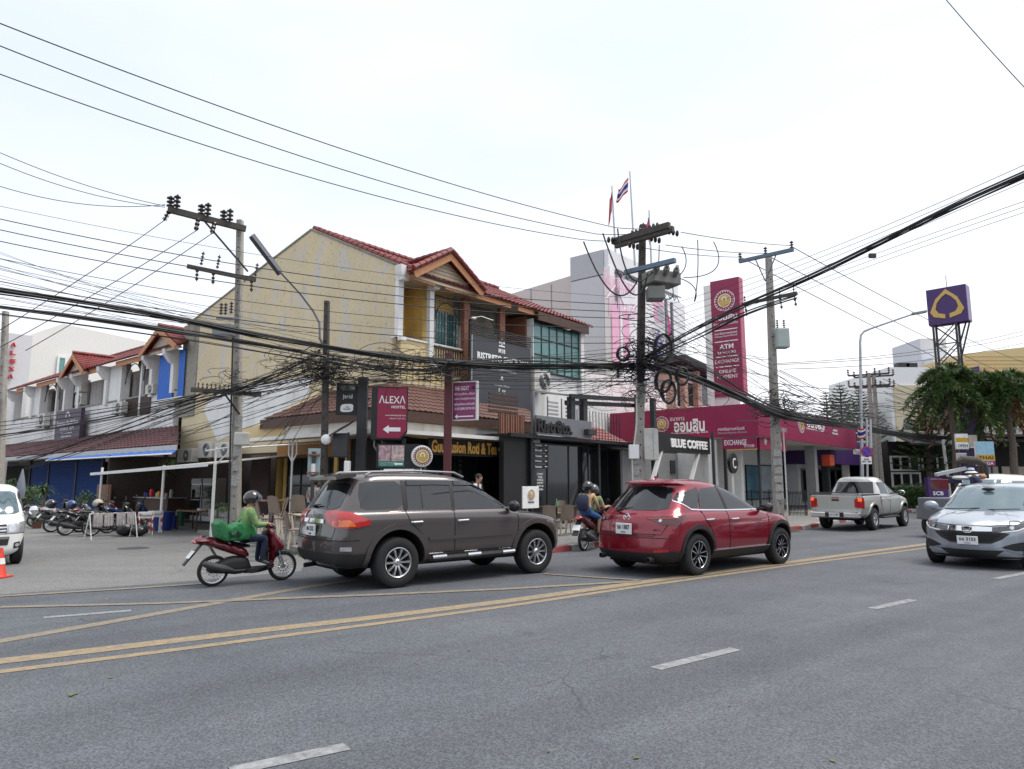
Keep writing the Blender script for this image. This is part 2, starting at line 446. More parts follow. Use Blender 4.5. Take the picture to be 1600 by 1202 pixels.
def wornpaint(name,c,thr=.5):
    m=bpy.data.materials.new(name);m.use_nodes=True;t=m.node_tree;b=t.nodes['Principled BSDF'];N=t.nodes.new;L=t.links.new
    co=N('ShaderNodeTexCoord').outputs['Object']
    n=N('ShaderNodeTexNoise');n.inputs['Scale'].default_value=9;n.inputs['Detail'].default_value=10;n.inputs['Roughness'].default_value=.8;L(co,n.inputs['Vector'])
    r=N('ShaderNodeMapRange');r.inputs['From Min'].default_value=thr-.12;r.inputs['From Max'].default_value=thr+.12;L(n.outputs['Fac'],r.inputs[0])
    x=N('ShaderNodeMix');x.data_type='RGBA';x.inputs[6].default_value=(*c,1);x.inputs[7].default_value=(.12,.12,.125,1);L(r.outputs[0],x.inputs[0])
    L(x.outputs[2],b.inputs['Base Color']);b.inputs['Roughness'].default_value=.8;M[name]=m
wornpaint('paint_yellow',(.29,.21,.11),.54)
wornpaint('paint_yellow_faded',(.26,.20,.12),.50)
wornpaint('paint_white',(.29,.30,.31),.50)
def gable_mat():
    m=bpy.data.materials.new('gable_render');m.use_nodes=True;t=m.node_tree;b=t.nodes['Principled BSDF'];N=t.nodes.new;L=t.links.new
    co=N('ShaderNodeTexCoord').outputs['Object']
    def noise(sc,det=6,ro=.6,vec=None):
        n=N('ShaderNodeTexNoise');n.inputs['Scale'].default_value=sc;n.inputs['Detail'].default_value=det;n.inputs['Roughness'].default_value=ro
        L(vec or co,n.inputs['Vector']);return n.outputs['Fac']
    def ramp(f,a,b_,lo=0,hi=1):
        r=N('ShaderNodeMapRange');r.inputs['From Min'].default_value=a;r.inputs['From Max'].default_value=b_
        r.inputs['To Min'].default_value=lo;r.inputs['To Max'].default_value=hi;L(f,r.inputs[0]);return r.outputs[0]
    def mix(f,a,b_):
        x=N('ShaderNodeMix');x.data_type='RGBA';L(f,x.inputs[0])
        for i,q in((6,a),(7,b_)):
            if isinstance(q,tuple):x.inputs[i].default_value=(*q,1)
            else:L(q,x.inputs[i])
        return x.outputs[2]
    def mul(a,c_):
        x=N('ShaderNodeMath');x.operation='MULTIPLY';L(a,x.inputs[0]);L(c_,x.inputs[1]);return x.outputs[0]
    col=mix(ramp(noise(.5),.35,.65),(.68,.57,.38),(.61,.51,.34))
    sv=N('ShaderNodeMapping');sv.inputs['Scale'].default_value=(1,1,.7);L(co,sv.inputs[0])
    sep=N('ShaderNodeSeparateXYZ');L(co,sep.inputs[0])
    hi=ramp(sep.outputs['Z'],5.2,6.8)
    pe=mul(ramp(noise(1.25,12,.7,sv.outputs[0]),.54,.553),hi)
    col=mix(mul(pe,ramp(noise(3),.2,.5,.4,1)),col,(.58,.54,.48))
    st=N('ShaderNodeMapping');st.inputs['Scale'].default_value=(1,1.8,.12);L(co,st.inputs[0])
    col=mix(ramp(noise(2.2,8,.7,st.outputs[0]),.58,.75,0,.6),col,(.16,.145,.12))
    col=mix(mul(ramp(noise(7,8,.8),.57,.64),hi),col,(.20,.18,.15))
    L(col,b.inputs['Base Color']);b.inputs['Roughness'].default_value=.88
    bp=N('ShaderNodeBump');bp.inputs['Strength'].default_value=.2;bp.inputs['Distance'].default_value=.02;L(noise(14,8),bp.inputs['Height']);L(bp.outputs[0],b.inputs['Normal'])
    M['gable']=m
gable_mat()
dm('well',(.006,.006,.006),.9,n=0)
dm('tint',(.010,.012,.015),.04,n=0,spec=.9)
# ================================================================= SETTING: ground, road, pavement, markings
def sheet(name,pts,z,m,F=ID,parent=None,kind='structure',thick=0,**kw):
    mb=MB(F);FI=F.inverted()
    P=[FI@Vector((p[0],p[1],0))for p in pts];P=[Vector((p.x,p.y,z))for p in P]
    a=sum(P[i].x*P[(i+1)%len(P)].y-P[(i+1)%len(P)].x*P[i].y for i in range(len(P)))
    if a<0:P.reverse()
    if thick:mb.slab([Vector((p.x,p.y,z-thick))for p in P],(0,0,thick))
    else:mb.add(P,[tuple(range(len(P)))])
    return mb.obj(name,m,parent,kind=kind if parent is None else None,**kw)
sheet('ground',[(-900,-300),(900,-300),(900,1500),(-900,1500)],0,M['asphalt_side'])
kpx=[(478,873),(700,873),(855,866),(930,856),(1100,841),(1255,828),(1340,813),(1450,797),(1520,787.5)]
KP=[G(*p)for p in kpx]
edge=[G(-700,965),G(0,929),G(240,913),G(470,893)]
road_far=[RF@Vector((150,6,0)),RF@Vector((150,-40,0)),RF@Vector((-60,-40,0)),RF@Vector((-60,4,0))]
sheet('road',edge+[G(478,877)]+KP[1:]+road_far,.004,M['asphalt'],RF)
def off(pts,d):
    r=[]
    for i,p in enumerate(pts):
        t=(pts[min(i+1,len(pts)-1)]-pts[max(i-1,0)]).normalized();r.append(p+Vector((-t.y,t.x,0))*d)
    return r
KI=off(KP,.16)
sheet('pavement',KI+[BF@Vector((60,2,0)),BF@Vector((0,2,0)),BF@Vector((-4.2,4.3,0)),G(446,858)],.125,M['pavement'],RF,thick=.12)
kerb=thing('kerb',None,None,Matrix.Translation(KP[2]));kerb['kind']='structure'
dm('kerb_red',(.26,.05,.05),.85,n=.2,dirt=.6,dirtc=(.15,.13,.12),ds=4)
dm('kerb_white',(.42,.41,.39),.85,n=.2,dirt=.6,dirtc=(.15,.14,.13),ds=4)
acc=0;k=0;L_=[]
for i in range(len(KP)-1):
    a,b=KP[i],KP[i+1];n=max(1,round((b-a).length/1.0))
    for j in range(n):L_.append((a.lerp(b,j/n),a.lerp(b,(j+1)/n)))
for j,(a,b)in enumerate(L_[:60]):
    d=(b-a).normalized();nrm=Vector((-d.y,d.x,0));mb=MB()
    a2=a+d*.006;b2=b-d*.006
    p=[a2,b2]
    vs=[a2,b2,b2+nrm*.02+Vector((0,0,.125)),a2+nrm*.02+Vector((0,0,.125)),a2+nrm*.158+Vector((0,0,.135)),b2+nrm*.158+Vector((0,0,.135)),a2+nrm*.158,b2+nrm*.158]
    mb.add(vs,[(0,1,2,3),(3,2,5,4),(4,5,7,6),(0,3,4,6),(1,7,5,2),(0,6,7,1)])
    mb.obj('kerb_stone',M['kerb_red' if j%2 else 'kerb_white'],kerb)
def marking(name,pa,pb,w0,w1,m,label=None):
    a=G(*pa[:2]);b=G(*pb[:2]);d=(b-a).normalized();n=Vector((-d.y,d.x,0))
    return[a+n*w0/2,b+n*w1/2,b-n*w1/2,a-n*w0/2]
yl=MB(RF)
def ymark(mb,px,w,z=.008):
    P=[RFI@G(*p)for p in px]
    n=len(P);Lp=[]
    for i,p in enumerate(P):
        t=(P[min(i+1,n-1)]-P[max(i-1,0)]).normalized();q=Vector((-t.y,t.x,0))*w/2
        Lp.append((p+q,p-q))
    mb.add([Vector((a.x,a.y,z))for pr in Lp for a in pr],[(2*i+1,2*i+3,2*i+2,2*i)for i in range(n-1)])
ymark(yl,[(-400,1072),(0,1034.5),(200,1011),(400,987),(600,964),(800,939),(1000,911),(1250,877),(1430,853),(1560,836)],.25)
ymark(yl,[(-400,1094),(0,1051),(200,1026),(400,1000),(600,974),(800,947),(1000,917),(1250,882),(1430,859),(1560,841)],.14)
yl.obj('yellow_centre_line',M['paint_yellow'],kind='structure')
yl=MB(RF)
ymark(yl,[(-300,1062),(0,1003),(200,968),(350,941),(480,918),(560,906)],.2,.0085)
ymark(yl,[(0,950),(250,944),(350,940)],.14,.012)
ymark(yl,[(350,940),(600,930),(800,921),(1000,909)],.16,.0125)
ymark(yl,[(-200,946),(0,933),(200,921),(330,912)],.14,.0125)
ymark(yl,[(850,898),(920,903),(1000,908)],.1,.0165)
yl.obj('yellow_turning_lines',M['paint_yellow_faded'],kind='structure')
wl=MB(RF)
for a,b in(((1024,1046),(1150,1015)),((1363,952),(1427,938)),((360,1207),(542,1168)),((68,966),(205,955)),((1555,905),(1620,893))):
    ymark(wl,[a,b],.13)
wl.obj('white_lane_dashes',M['paint_white'],kind='structure')
wl=MB(RF)
ymark(wl,[(210,853),(300,846),(420,836)],.1,.006);ymark(wl,[(278,862),(330,857)],.1,.006)
wl.obj('parking_bay_lines',M['paint_white'],kind='structure')
mb=MB();c=G(208,857);mb.lathe([(0,.008),(.34,.008),(.36,0)],20,Matrix.Translation(c));mb.obj('manhole_cover',M['charcoal'],kind='structure')
mb=MB()
for px,py,s in((173,1061,.035),(733,1018,.03),(697,995,.022),(112,1088,.05),(120,1086,.03),(995,1187,.03),(1302,1192,.03),(858,1177,.02),(960,992,.02),(1140,1105,.02)):
    p=G(px,py);a=random.random()*6
    mb.add([p+Vector((math.cos(a+t)*s*(1 if i%2 else.45),math.sin(a+t)*s*(1 if i%2 else.45),.012+.004*(i%2)))for i,t in enumerate((0,1.57,3.14,4.71))],[(0,1,2,3)])
mb.obj('fallen_leaves',M['leaf_yellow'],kind='stuff',label='dry leaves scattered on the grey road',cat='leaves')
# ================================================================= BUILDINGS
def P3(F,pts):return[F@Vector(p)for p in pts]
def tiled(name,a,b,c,d,nu,nv,m,parent,F=BF,amp=.035,step=.03,sub=6,kind='stuff',thick=.03):
    a,b,c,d=map(Vector,(a,b,c,d));nrm=(b-a).cross(d-a).normalized()
    if nrm.z<0:nrm=-nrm
    vs=[];fs=[];cols=nu*sub+1
    for j in range(nv):
        for jj in(0,1):
            t=(j+jj)/nv
            if jj==1:t=min(1,t+.15/nv)
            l=a.lerp(d,t);r=b.lerp(c,t)
            for i in range(cols):
                s=i/(cols-1);ph=(i%sub)/sub
                hgt=amp*(math.sin(ph*math.pi*2)*.5+.5)+(step if jj==0 else 0)
                jit=.006*math.sin(j*12.9+i//sub*7.3)
                vs.append(l.lerp(r,s)+nrm*(hgt+jit))
    for j in range(nv):
        o=j*2*cols
        for i in range(cols-1):fs.append((o+i,o+i+1,o+cols+i+1,o+cols+i))
    base=len(vs)
    for j in range(nv):
        o=j*2*cols
        for i in range(cols):vs.append(vs[o+i]-nrm*(step+.012))
        q=base+j*cols
        for i in range(cols-1):fs.append((q+i,q+i+1,o+i+1,o+i))
    mb=MB(F);mb.add(vs,fs)
    mb.slab([a-nrm*.02,b-nrm*.02,c-nrm*.02,d-nrm*.02],-nrm*thick)
    return mb.obj(name,m,parent,kind=kind,smooth=True,ang=50)
def ridge_tiles(a,b,r,m,parent,F=BF,step=.33,name='ridge_tile'):
    a=Vector(a);b=Vector(b);n=max(1,int((b-a).length/step));d=(b-a)/n;me0=None
    for i in range(n):
        p=a+d*i;mb=MB(F);up=Vector((0,0,.02))
        mb.tube([p+up,p+d*.94+up,p+d*1.06],[r*1.08,r*.93,r*.9],8)
        mb.obj(name,m,parent,smooth=True)
# ---- main yellow shophouse -------------------------------------------------------------------
NW=3.37
zE=onv(608,412,0).z;zP=onu(487,360,0).z;vP=onu(487,360,0).y
g2=onu(366,452,0);g3=onu(294,508,0);g4=onu(290,640,0)
zB=onv(603,524,0).z
zF=onv(600,553,0).z
HB=thing('yellow_shophouse','weathered yellow corner shophouse with peeling gable wall and red tiled roof','building',BF)
mb=MB(BF)
mb.slab([(0,0,0),(0,g3.y,0),(0,g3.y,g3.z),(0,g2.y,g2.z),(0,vP,zP),(0,0.0,zE)],(.22,0,0))
fixn(mb.obj('gable_wall',M['gable'],HB))
mb=MB(BF)
mb.box(-.04,.3,g3.y-1.2,g3.y+.3,4.6,g3.z-.02)
mb.obj('corner_pier',mat('pier',(.30,.28,.24),.9,n=.2,bump=.2,dirt=.85,dirtc=(.05,.045,.04),ds=1.2,streak=True),HB)
mb=MB(BF);mb.slab([onu(x,y,0)for x,y in((318,640),(345,608),(400,600),(486,588),(482,622),(440,660),(385,668),(340,690))],(-.012,0,0));fixn(mb.obj('pale_patch',M['white_wall'],HB))
cp=[(g3.y,g3.z),(g2.y,g2.z),(vP,zP),(-.1,zE-.03)]
mb=MB(BF)
for(v0,z0),(v1,z1)in zip(cp,cp[1:]):mb.bar((.11,v0,z0+.03),(.11,v1,z1+.03),.3,.07)
mb.obj('coping',mat('coping',(.25,.24,.2),.9,n=.3,dirt=.6),HB)
L3=11.0
def bay(u0,u1):pass
mb=MB(BF)
mb.box(.22,L3,1.25,1.45,zF,zE+.3)
mb.box(.22,L3,1.45,14.5,0,8.2)
mb.obj('upper_wall',M['yellow_deep'],HB)
mb=MB(BF)
mb.box(.0,3.35,.02,.3,3.3,zF)
mb.box(.0,3.35,0,.18,zF,zB)
mb.box(.0,3.35,.3,1.25,zF-.15,zF)
mb.obj('parapet',M['yellow_tile'],HB)
for r_ in range(3):
    for i in range(12):
        u=.25+i*.27;z=4.35+r_*.52+(.0 if i%2 else.08)
        if u<3.25:
            mb=MB(BF);mb.slab([(u,.0,z-.09),(u+.045,.0,z),(u,.0,z+.09),(u-.045,.0,z)],(0,-.012,0));mb.obj('tile_motif',M['letter_grey'],HB)
mb=MB(BF)
for u in[.27*i for i in range(1,13)]:mb.box(u-.006,u+.006,-.004,.02,3.4,zF)
mb.obj('tile_joint',mat('joint',(.34,.27,.15),.8),HB)
mb=MB(BF);mb.box(-.02,3.38,-.06,.22,zB,zB+.06);mb.obj('parapet_cap',M['white_wall'],HB)
def column(u,w,m,z0,z1,bracket=True):
    mb=MB(BF);mb.box(u,u+w,-.12,.06,z0,z1)
    if bracket:
        mb.slab([(u-.12,-.05,z1),(u+w+.25,-.05,z1),(u+w+.18,-.05,z1-.25),(u+w+.02,-.05,z1-.5),(u-.02,-.05,z1-.5),(u-.09,-.05,z1-.25)],(0,-.3,0))
        mb.box(u,u+w,-.3,-.12,z0-.12,z0)
    mb.obj('column',M[m],HB)
column(-.02,.22,'white_wall',zB,zE-.02)
uc2=onv(668,500,0).x;column(uc2,.2,'white_wall',zB-.7,zE-.02)
column(onv(722,500,0).x,.3,'brown_col',4.2,zE-.45,False)
column(onv(778,500,0).x,.3,'brown_col',4.2,zE-.45,False)
uw=onv(818,500,0).x
mb=MB(BF);mb.box(uw,uw+.55,-.1,1.25,4.4,zE-.45);mb.obj('column',M['brown_col'],HB)
mb=MB(BF);mb.box(uc2+.05,uc2+.2,.3,1.25,zF,zE);mb.obj('side_wall',M['yellow_deep'],HB)
def window(u0,u1,v,z0,z1,glass,frame,nx,nz,parent,F=BF,fw=.05,d=.06,side='v',grille=False,vx=None):
    mb=MB(F)
    def bx(a0,a1,b0,b1,c0,c1):
        if side=='v':mb.box(a0,a1,b0,b1,c0,c1)
        else:mb.box(b0,b1,a0,a1,c0,c1)
    xs=[u0+(u1-u0)*i/nx for i in range(nx+1)];zs=[z0+(z1-z0)*i/nz for i in range(nz+1)]
    for x in xs:bx(x-fw/2,x+fw/2,v-d,v,z0-fw/2,z1+fw/2)
    for i,z in enumerate(zs):
        for a,b in zip(xs,xs[1:]):bx(a+fw/2,b-fw/2,v-d,v,z-fw/2,z+fw/2)
    w=mb.obj('window',frame,parent)
    for i in range(nx):
        for j in range(nz):
            mb=MB(F);bx(xs[i]+fw/2,xs[i+1]-fw/2,v-d*.6,v-d*.4,zs[j]+fw/2,zs[j+1]-fw/2);mb.obj('pane',glass,w)
    return w
wz0=zB-.15;wz1=onv(700,482,1.25).z
mb=MB(BF);mb.box(uc2+.2,onv(722,500,0).x,.45,.6,zF,zE);mb.obj('bay_wall',M['yellow_deep'],HB)
wa=onv(678,520,.43).x;wb_=onv(713,520,.43).x;wz0=zB-.35
window(wa,wb_,.44,wz0+.3,wz0+1.75,M['glass_teal'],M['white_paint'],2,1,HB)
mb=MB(BF)
for i in range(9):
    u=wa+i*(wb_-wa)/8;mb.cyl((u,.34,wz0+.28),(u,.34,wz0+1.78),.01,5)
    if i<8:
        for j in range(5):
            c=Vector((u+.081,.34,wz0+.45+j*.3));mb.tube([c+Vector((.07*math.cos(t),0,.13*math.sin(t)))for t in[k*.785 for k in range(8)]],.008,4,closed=True)
mb.obj('window_grille',M['charcoal'],HB)
window(onv(615,505,1.25).x,onv(626,505,1.25).x,1.25,zB-.5,zB+.75,M['glass_dark'],M['brown_col'],1,1,HB)
mb=MB(BF)
mb.box(.3,.42,1.1,1.2,zF+1.0,zF+1.0+.02)
def trellis(u0,u1,v,ztop,parent,h=.85):
    mb=MB(BF);mid=(u0+u1)/2;w=(u1-u0)/2
    arc=[(u0+.05+w*2*.0,ztop-h)]+[(mid+(w-.12)*math.cos(R(t)),ztop-h+(h-.18)*math.sin(R(t)))for t in range(180,-1,-15)]
    pts=[(x,z)for x,z in arc[1:]]
    mb.tube([(x,v,z)for x,z in pts],.025,5)
    mb.bar((u0,v,ztop),(u1,v,ztop),.05,.05);mb.bar((u0+.03,v,ztop-h-.05),(u0+.03,v,ztop),.05,.05);mb.bar((u1-.03,v,ztop-h-.05),(u1-.03,v,ztop),.05,.05)
    n=14
    for i in range(1,n):
        x=u0+(u1-u0)*i/n;c=max(-1,min(1,(x-mid)/(w-.12)));zz=ztop-h+(h-.18)*math.sqrt(max(0,1-c*c));mb.bar((x,v,zz),(x,v,ztop),.012,.012)
    for k in range(4):
        z=ztop-.1-k*.16
        for s in(-1,1):
            xx=math.sqrt(max(0,1-((z-(ztop-h))/(h-.18))**2))if z-(ztop-h)<(h-.18)else 0
            mb.bar((mid+s*w,v,z),(mid+s*xx*(w-.12),v,z),.012,.012)
    return mb.obj('trellis',M['charcoal'],parent)
trellis(uc2+.3,onv(720,480,0).x,.02,zE-.62,HB)
trellis(onv(731,490,0).x,onv(777,490,0).x,.02,zE-.62,HB)
mb=MB(BF);mb.box(3.75,7.1,1.1,1.24,zF-1,zE);mb.obj('boarded_wall',M['soffit'],HB)
mb=MB(BF)
for a,b in((.05,uc2-.15),(uc2+.35,5.35),(5.8,6.9)):mb.slab([(a,-.52,zE-.5),(b,-.52,zE-.5),(b,-.52,zE-.18),(a,-.52,zE-.18)],(0,.05,0))
mb.obj('fascia_board',M['orange_fascia'],HB)
mb=MB(BF);mb.box(0.25,10.6,-.46,1.25,zE-.3,zE-.24);mb.obj('soffit',M['soffit'],HB)
sl_=(zP-zE)/vP
eo=.6
tiled('roof_tiles',(.15,-eo,zE-sl_*eo+.02),(L3,-eo,zE-sl_*eo+.02),(L3,vP,zP+.02),(.15,vP,zP+.02),46,17,M['roof_red'],HB)
tiled('roof_tiles',(L3,15.2,g3.z-.2),(.25,15.2,g3.z-.2),(.25,vP,zP),(L3,vP,zP),44,20,M['roof_red'],HB)
ridge_tiles((.1,vP,zP+.06),(L3,vP,zP+.06),.13,M['roof_red'],HB)
ridge_tiles((.2,-eo,zE-sl_*eo+.1),(.2,vP,zP+.1),.11,M['roof_red'],HB,name='verge_tile')
pk=onv(702,396,-.75);pl=onv(650,425,-.75);pr=onv(758,461,-.75)
vh=lambda z:(z-zE)/sl_
um=pk.x;hw=1.75;zpk=pk.z;zlo=zpk-1.05
for s in(-1,1):
    a=(um,-.85,zpk);b=(um+s*hw,-.85,zlo);c=(um+s*hw,vh(zlo)+.1,zlo);d=(um,vh(zpk)+.1,zpk)
    if s<0:tiled('pediment_tiles',c,b,a,d,6,7,M['roof_red'],HB)
    else:tiled('pediment_tiles',b,c,d,a,6,7,M['roof_red'],HB)
    ridge_tiles((um+s*hw,-.87,zlo+.06),(um,-.87,zpk+.07),.095,M['roof_red'],HB,name='verge_tile',step=.27)
    mb=MB(BF);mb.slab([(um+s*hw*.98,-.86,zlo-.02),(um,-.86,zpk-.03),(um,-.86,zpk-.28),(um+s*hw*.98-s*.1,-.86,zlo-.22)],(0,.04,0));fixn(mb.obj('barge_board',M['orange_fascia'],HB))
ridge_tiles((um,-.85,zpk+.08),(um,vh(zpk)+.3,zpk+.08),.1,M['roof_red'],HB)
nb=7
for i in range(nb):
    z0=zlo-.1+i*(zpk-zlo-.15)/nb;z1=z0+(zpk-zlo-.15)/nb-.012
    w0=hw*(1-(z0-zlo+.15)/(zpk-zlo));w1=hw*(1-(z1-zlo+.15)/(zpk-zlo))
    if w1<.02:w1=.02
    mb=MB(BF);mb.slab([(um-w0,-.55,z0),(um+w0,-.55,z0),(um+w1,-.53,z1),(um-w1,-.53,z1)],(0,.04,0));fixn(mb.obj('board',M['siding'],HB))
mb=MB(BF);b0=uc2+.3;b1=3.3
for i in range(14):
    u=b0+(b1-b0)*i/13;mb=MB(BF);mb.box(u-.022,u+.022,-.03,.02,zF-.35,zB-.08);mb.obj('baluster',M['wood_dark'],HB)
mb=MB(BF);mb.box(b0-.05,b1+.05,-.05,.04,zB-.08,zB-.03);mb.obj('handrail',M['wood_dark'],HB)
ga=onv(832,545,-.35);gb=onv(903,545,-.35);zt=onv(832,502,-.35).z;zb=onv(832,568,-.35).z-.02
gw=window(ga.x,gb.x,-.35,zb-.25,zt,M['glass_teal'],M['black_metal'],6,3,HB)
mb=MB(BF);mb.box(ga.x-.05,ga.x+.0,-.42,1.2,zb-.3,zt+.1);mb.box(gb.x+.03,gb.x+.25,-.5,1.2,4.2,zt+.25);mb.obj('side_wall',M['white_wall'],HB)
mb=MB(BF);mb.slab([(ga.x-.1,-.75,zt-.02),(gb.x+.3,-.75,zt-.02),(gb.x+.3,-.75,zt+.28),(ga.x-.1,-.75,zt+.28)],(0,.06,0));mb.slab([(ga.x-.1,-.75,zt+.28),(gb.x+.3,-.75,zt+.28),(gb.x+.3,.1,zt+.5),(ga.x-.1,.1,zt+.5)],(0,0,.05));mb.obj('gutter',M['wood_dark'],HB)
mb=MB(BF);mb.box(ga.x-.05,gb.x+.2,-.3,.0,3.2,zb-.27);mb.obj('lower_wall',M['white_wall'],HB)
mb=MB(BF);mb.tube([(gb.x+.32,-.6,zt+.2),(gb.x+.32,-.45,zt-.05),(gb.x+.32,-.45,3.2)],.05,6);mb.obj('downpipe',M['white_paint'],HB,smooth=True)
# ---- ground floor cafe of the yellow house -----------------------------------------------------
CA=thing('roti_cafe','ground floor roti cafe with brown tiled lean-to roof, white fascia and dark glass front','cafe',BF@Matrix.Translation((-1,-1,0)))
uE=-2.1;vE=-1.75
cz=onu(408,664,uE).z;uz=cz
cz=3.75
we=onu(412,668,uE).y
zr=4.85
vS=onu(458,630,-.3).y
def tri_tiled(name,a,b,c,d,nu,nv,m,parent):return tiled(name,a,b,c,d,nu,nv,m,parent,amp=.03,step=.025)
tri_tiled('roof_tiles',(uE,we,cz),(uE,vE,cz),(-.02,-.02,zr),(-.02,we-1.1,zr),26,8,M['roof_brown'],CA)
tri_tiled('roof_tiles',(uE,vE,cz),(6.0,vE,cz),(6.0,-.02,zr),(-.02,-.02,zr),36,8,M['roof_brown'],CA)
ridge_tiles((uE,vE,cz+.07),(0,0,zr+.07),.1,M['roof_brown'],CA,name='hip_tile')
mb=MB(BF);mb.slab([(uE-.1,we+.35,cz-.25),(uE-.1,we+.1,cz-.2),(.1,we-1.05,zr+.25),(.1,we-.8,zr+.3)],(0,.22,0));fixn(mb.obj('roof_kerb',M['yellow_wall'],CA))
mb=MB(BF)
mb.box(uE-.03,uE+.02,vE-.02,we+.2,cz-.34,cz-.02);mb.box(uE+.02,6.0,vE-.03,vE+.02,cz-.34,cz-.02);mb.obj('fascia_board',M['wood_dark'],CA)
mb=MB(BF)
mb.box(uE+.15,uE+.25,vE+.15,3.2,3.0,cz-.34);mb.box(uE+.25,5.6,vE+.15,vE+.25,3.0,cz-.34);mb.obj('sign_band',M['white_wall'],CA)
mb=MB(BF);mb.box(uE+.12,uE+.2,3.2,5.9,3.05,3.5);mb.obj('sign_band',M['yellow_wall'],CA)
cu=-2.6;cv=-2.6;zc=2.98
mb=MB(BF);mb.box(cu,uE+.15,vE,5.1,zc,zc+.05);mb.box(cu,4.4,cv,vE,zc,zc+.05);mb.obj('canopy_sheet',M['soffit'],CA)
mb=MB(BF);mb.box(cu-.04,cu,cv-.04,5.1,zc-.02,zc+.09);mb.box(cu,4.4,cv-.04,cv,zc-.02,zc+.09);mb.obj('canopy_edge',M['white_paint'],CA)
PLZ=.44
for u,v in((cu+.15,onu(455,760,cu+.15).y),(onv(804,750,cv+.15).x,cv+.15),(cu+.15,cv+.15)):
    mb=MB(BF);mb.cyl((u,v,.1),(u,v,zc),.035,8)
    for s in(-1,1):
        if u<0 and v>0:mb.tube([(u,v,zc-.75),(u,v+s*.22,zc-.5),(u,v+s*.22,zc)],.025,6)
        else:mb.tube([(u,v,zc-.75),(u-.3,v+.0,zc-.4),(u-.3,v,zc)],.025,6)
    mb.obj('canopy_post',M['white_paint'],CA,smooth=True)
mb=MB(BF);mb.box(-.95,-.75,1.0,5.3,2.45,3.0);mb.obj('header',mat('ochre',(.33,.155,.035),.7,n=.1),CA)
mb=MB(BF)
for v in(5.2,4.72,1.75,1.15):mb=MB(BF);mb.box(-.95,-.78,v-.09,v+.09,PLZ,2.45);mb.obj('pier',M['yellow_deep'],CA)
window(1.3,4.6,-.86,PLZ+.12,2.42,M['glass_dark'],M['black_metal'],4,2,CA,side='u')
mb=MB(BF);mb.box(-.9,-.86,1.2,4.7,PLZ,PLZ+.12);mb.obj('door_sill',M['yellow_deep'],CA)
window(-.9,5.4,-1.0,PLZ+.05,2.7,M['glass_dark'],M['black_metal'],5,2,CA)
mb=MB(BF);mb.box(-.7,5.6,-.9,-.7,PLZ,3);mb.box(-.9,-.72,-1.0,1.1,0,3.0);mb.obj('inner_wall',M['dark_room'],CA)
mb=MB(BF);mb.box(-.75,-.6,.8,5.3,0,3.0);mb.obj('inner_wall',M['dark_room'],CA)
mb=MB(BF);mb.box(-3.2,-.7,-2.2,5.0,0,PLZ);mb.box(-.7,5.6,-2.2,-.7,0,PLZ);mb.obj('platform',M['concrete'],CA)
GS=thing('cafe_sign','orange letter sign Guu Fusion Roti & Tea hung under the white canopy edge','sign',BF@Matrix.Translation((1.5,cv+.5,2.6)))
s0=onv(674,697,cv+.3);s1=onv(776,702,cv+.3)
mb=MB(BF);mb.box(s0.x-.1,s1.x+.35,cv+.31,cv+.35,2.42,2.92);mb.obj('sign_board',M['dark_room'],GS)
sh=onv(674,686,cv+.3).z-onv(674,706,cv+.3).z
text('Guu Fusion Roti & Tea',BF,((s0.x+s1.x)/2,cv+.3,(s0.z+s1.z)/2),s1.x-s0.x,sh,M['letter_orange'],GS,bold=.03,depth=.02)
def badge(F,c,r,parent,face=(0,-1,0),right=(1,0,0),ring='brown_col',mid='gold',txt=None):
    c=Vector(c);rt=Vector(right);up=Vector((0,0,1));nn=rt.cross(up)
    for k,(rr,d,m)in enumerate(((r,.012,'letter_white'),(r*.95,.016,ring),(r*.66,.02,'letter_white'),(r*.6,.024,mid))):
        mb=MB(F);P=[c+rt*(rr*math.cos(t))+up*(rr*math.sin(t))for t in[i*2*math.pi/28 for i in range(28)]]
        mb.slab(P,nn*d);fixn(mb.obj('badge_disc',M[m],parent))
    for i in range(22):
        a=i*2*math.pi/22;p=c+(rt*math.cos(a)+up*math.sin(a))*(r*.8)+nn*.018;q=.03*r/.3
        mb=MB(F)if i==0 else mb
        mb.bar(p,p+(rt*math.cos(a)+up*math.sin(a))*r*.13,r*.07,.008,nn)
    mb.obj('badge_lettering',M['letter_white'],parent)
    mb=MB(F);mb.tube([c+nn*.03+rt*(r*.2*math.cos(R(t)))+up*(r*.24*math.sin(R(t))+r*.08)for t in range(-40,221,20)],r*.06,5)
    mb.obj('badge_figure',M['letter_white'],parent)
badge(BF,(s1.x+.22,cv+.28,(s0.z+s1.z)/2),.14,GS)
mb=MB(BF)
TW=bthing('timber_screen','brown horizontal timber board screen beside the cafe terrace behind the pole','screen',-1.2,6.0)
for i in range(16):
    z=PLZ+i*.135;mb=MB(BF);mb.box(-1.25+.01*(i%2),-1.2,5.25,6.5,z,z+.125);mb.obj('board',M['wood_dark'],TW)
PL=bthing('terrace_wall','low grey concrete block wall at the side end of the cafe terrace','wall',-3.3,4)
j=0
for v0,v1,h in((1.2,2.3,.46),(2.3,3.2,.46),(3.2,4.2,.47),(4.2,5.0,.46)):
    mb=MB(BF);mb.bbox(-3.42,-3.21,v0+.01,v1-.01,0,h,.012);mb.obj('block',M['concrete'],PL)
for v0,v1,h in((3.0,3.5,.8),(3.52,4.0,.82),(4.02,4.6,.8),(4.75,5.3,.72)):
    mb=MB(BF);mb.bbox(-3.38,-3.1,v0,v1,.48,h,.012);mb.obj('planter_block',M['concrete'],PL)
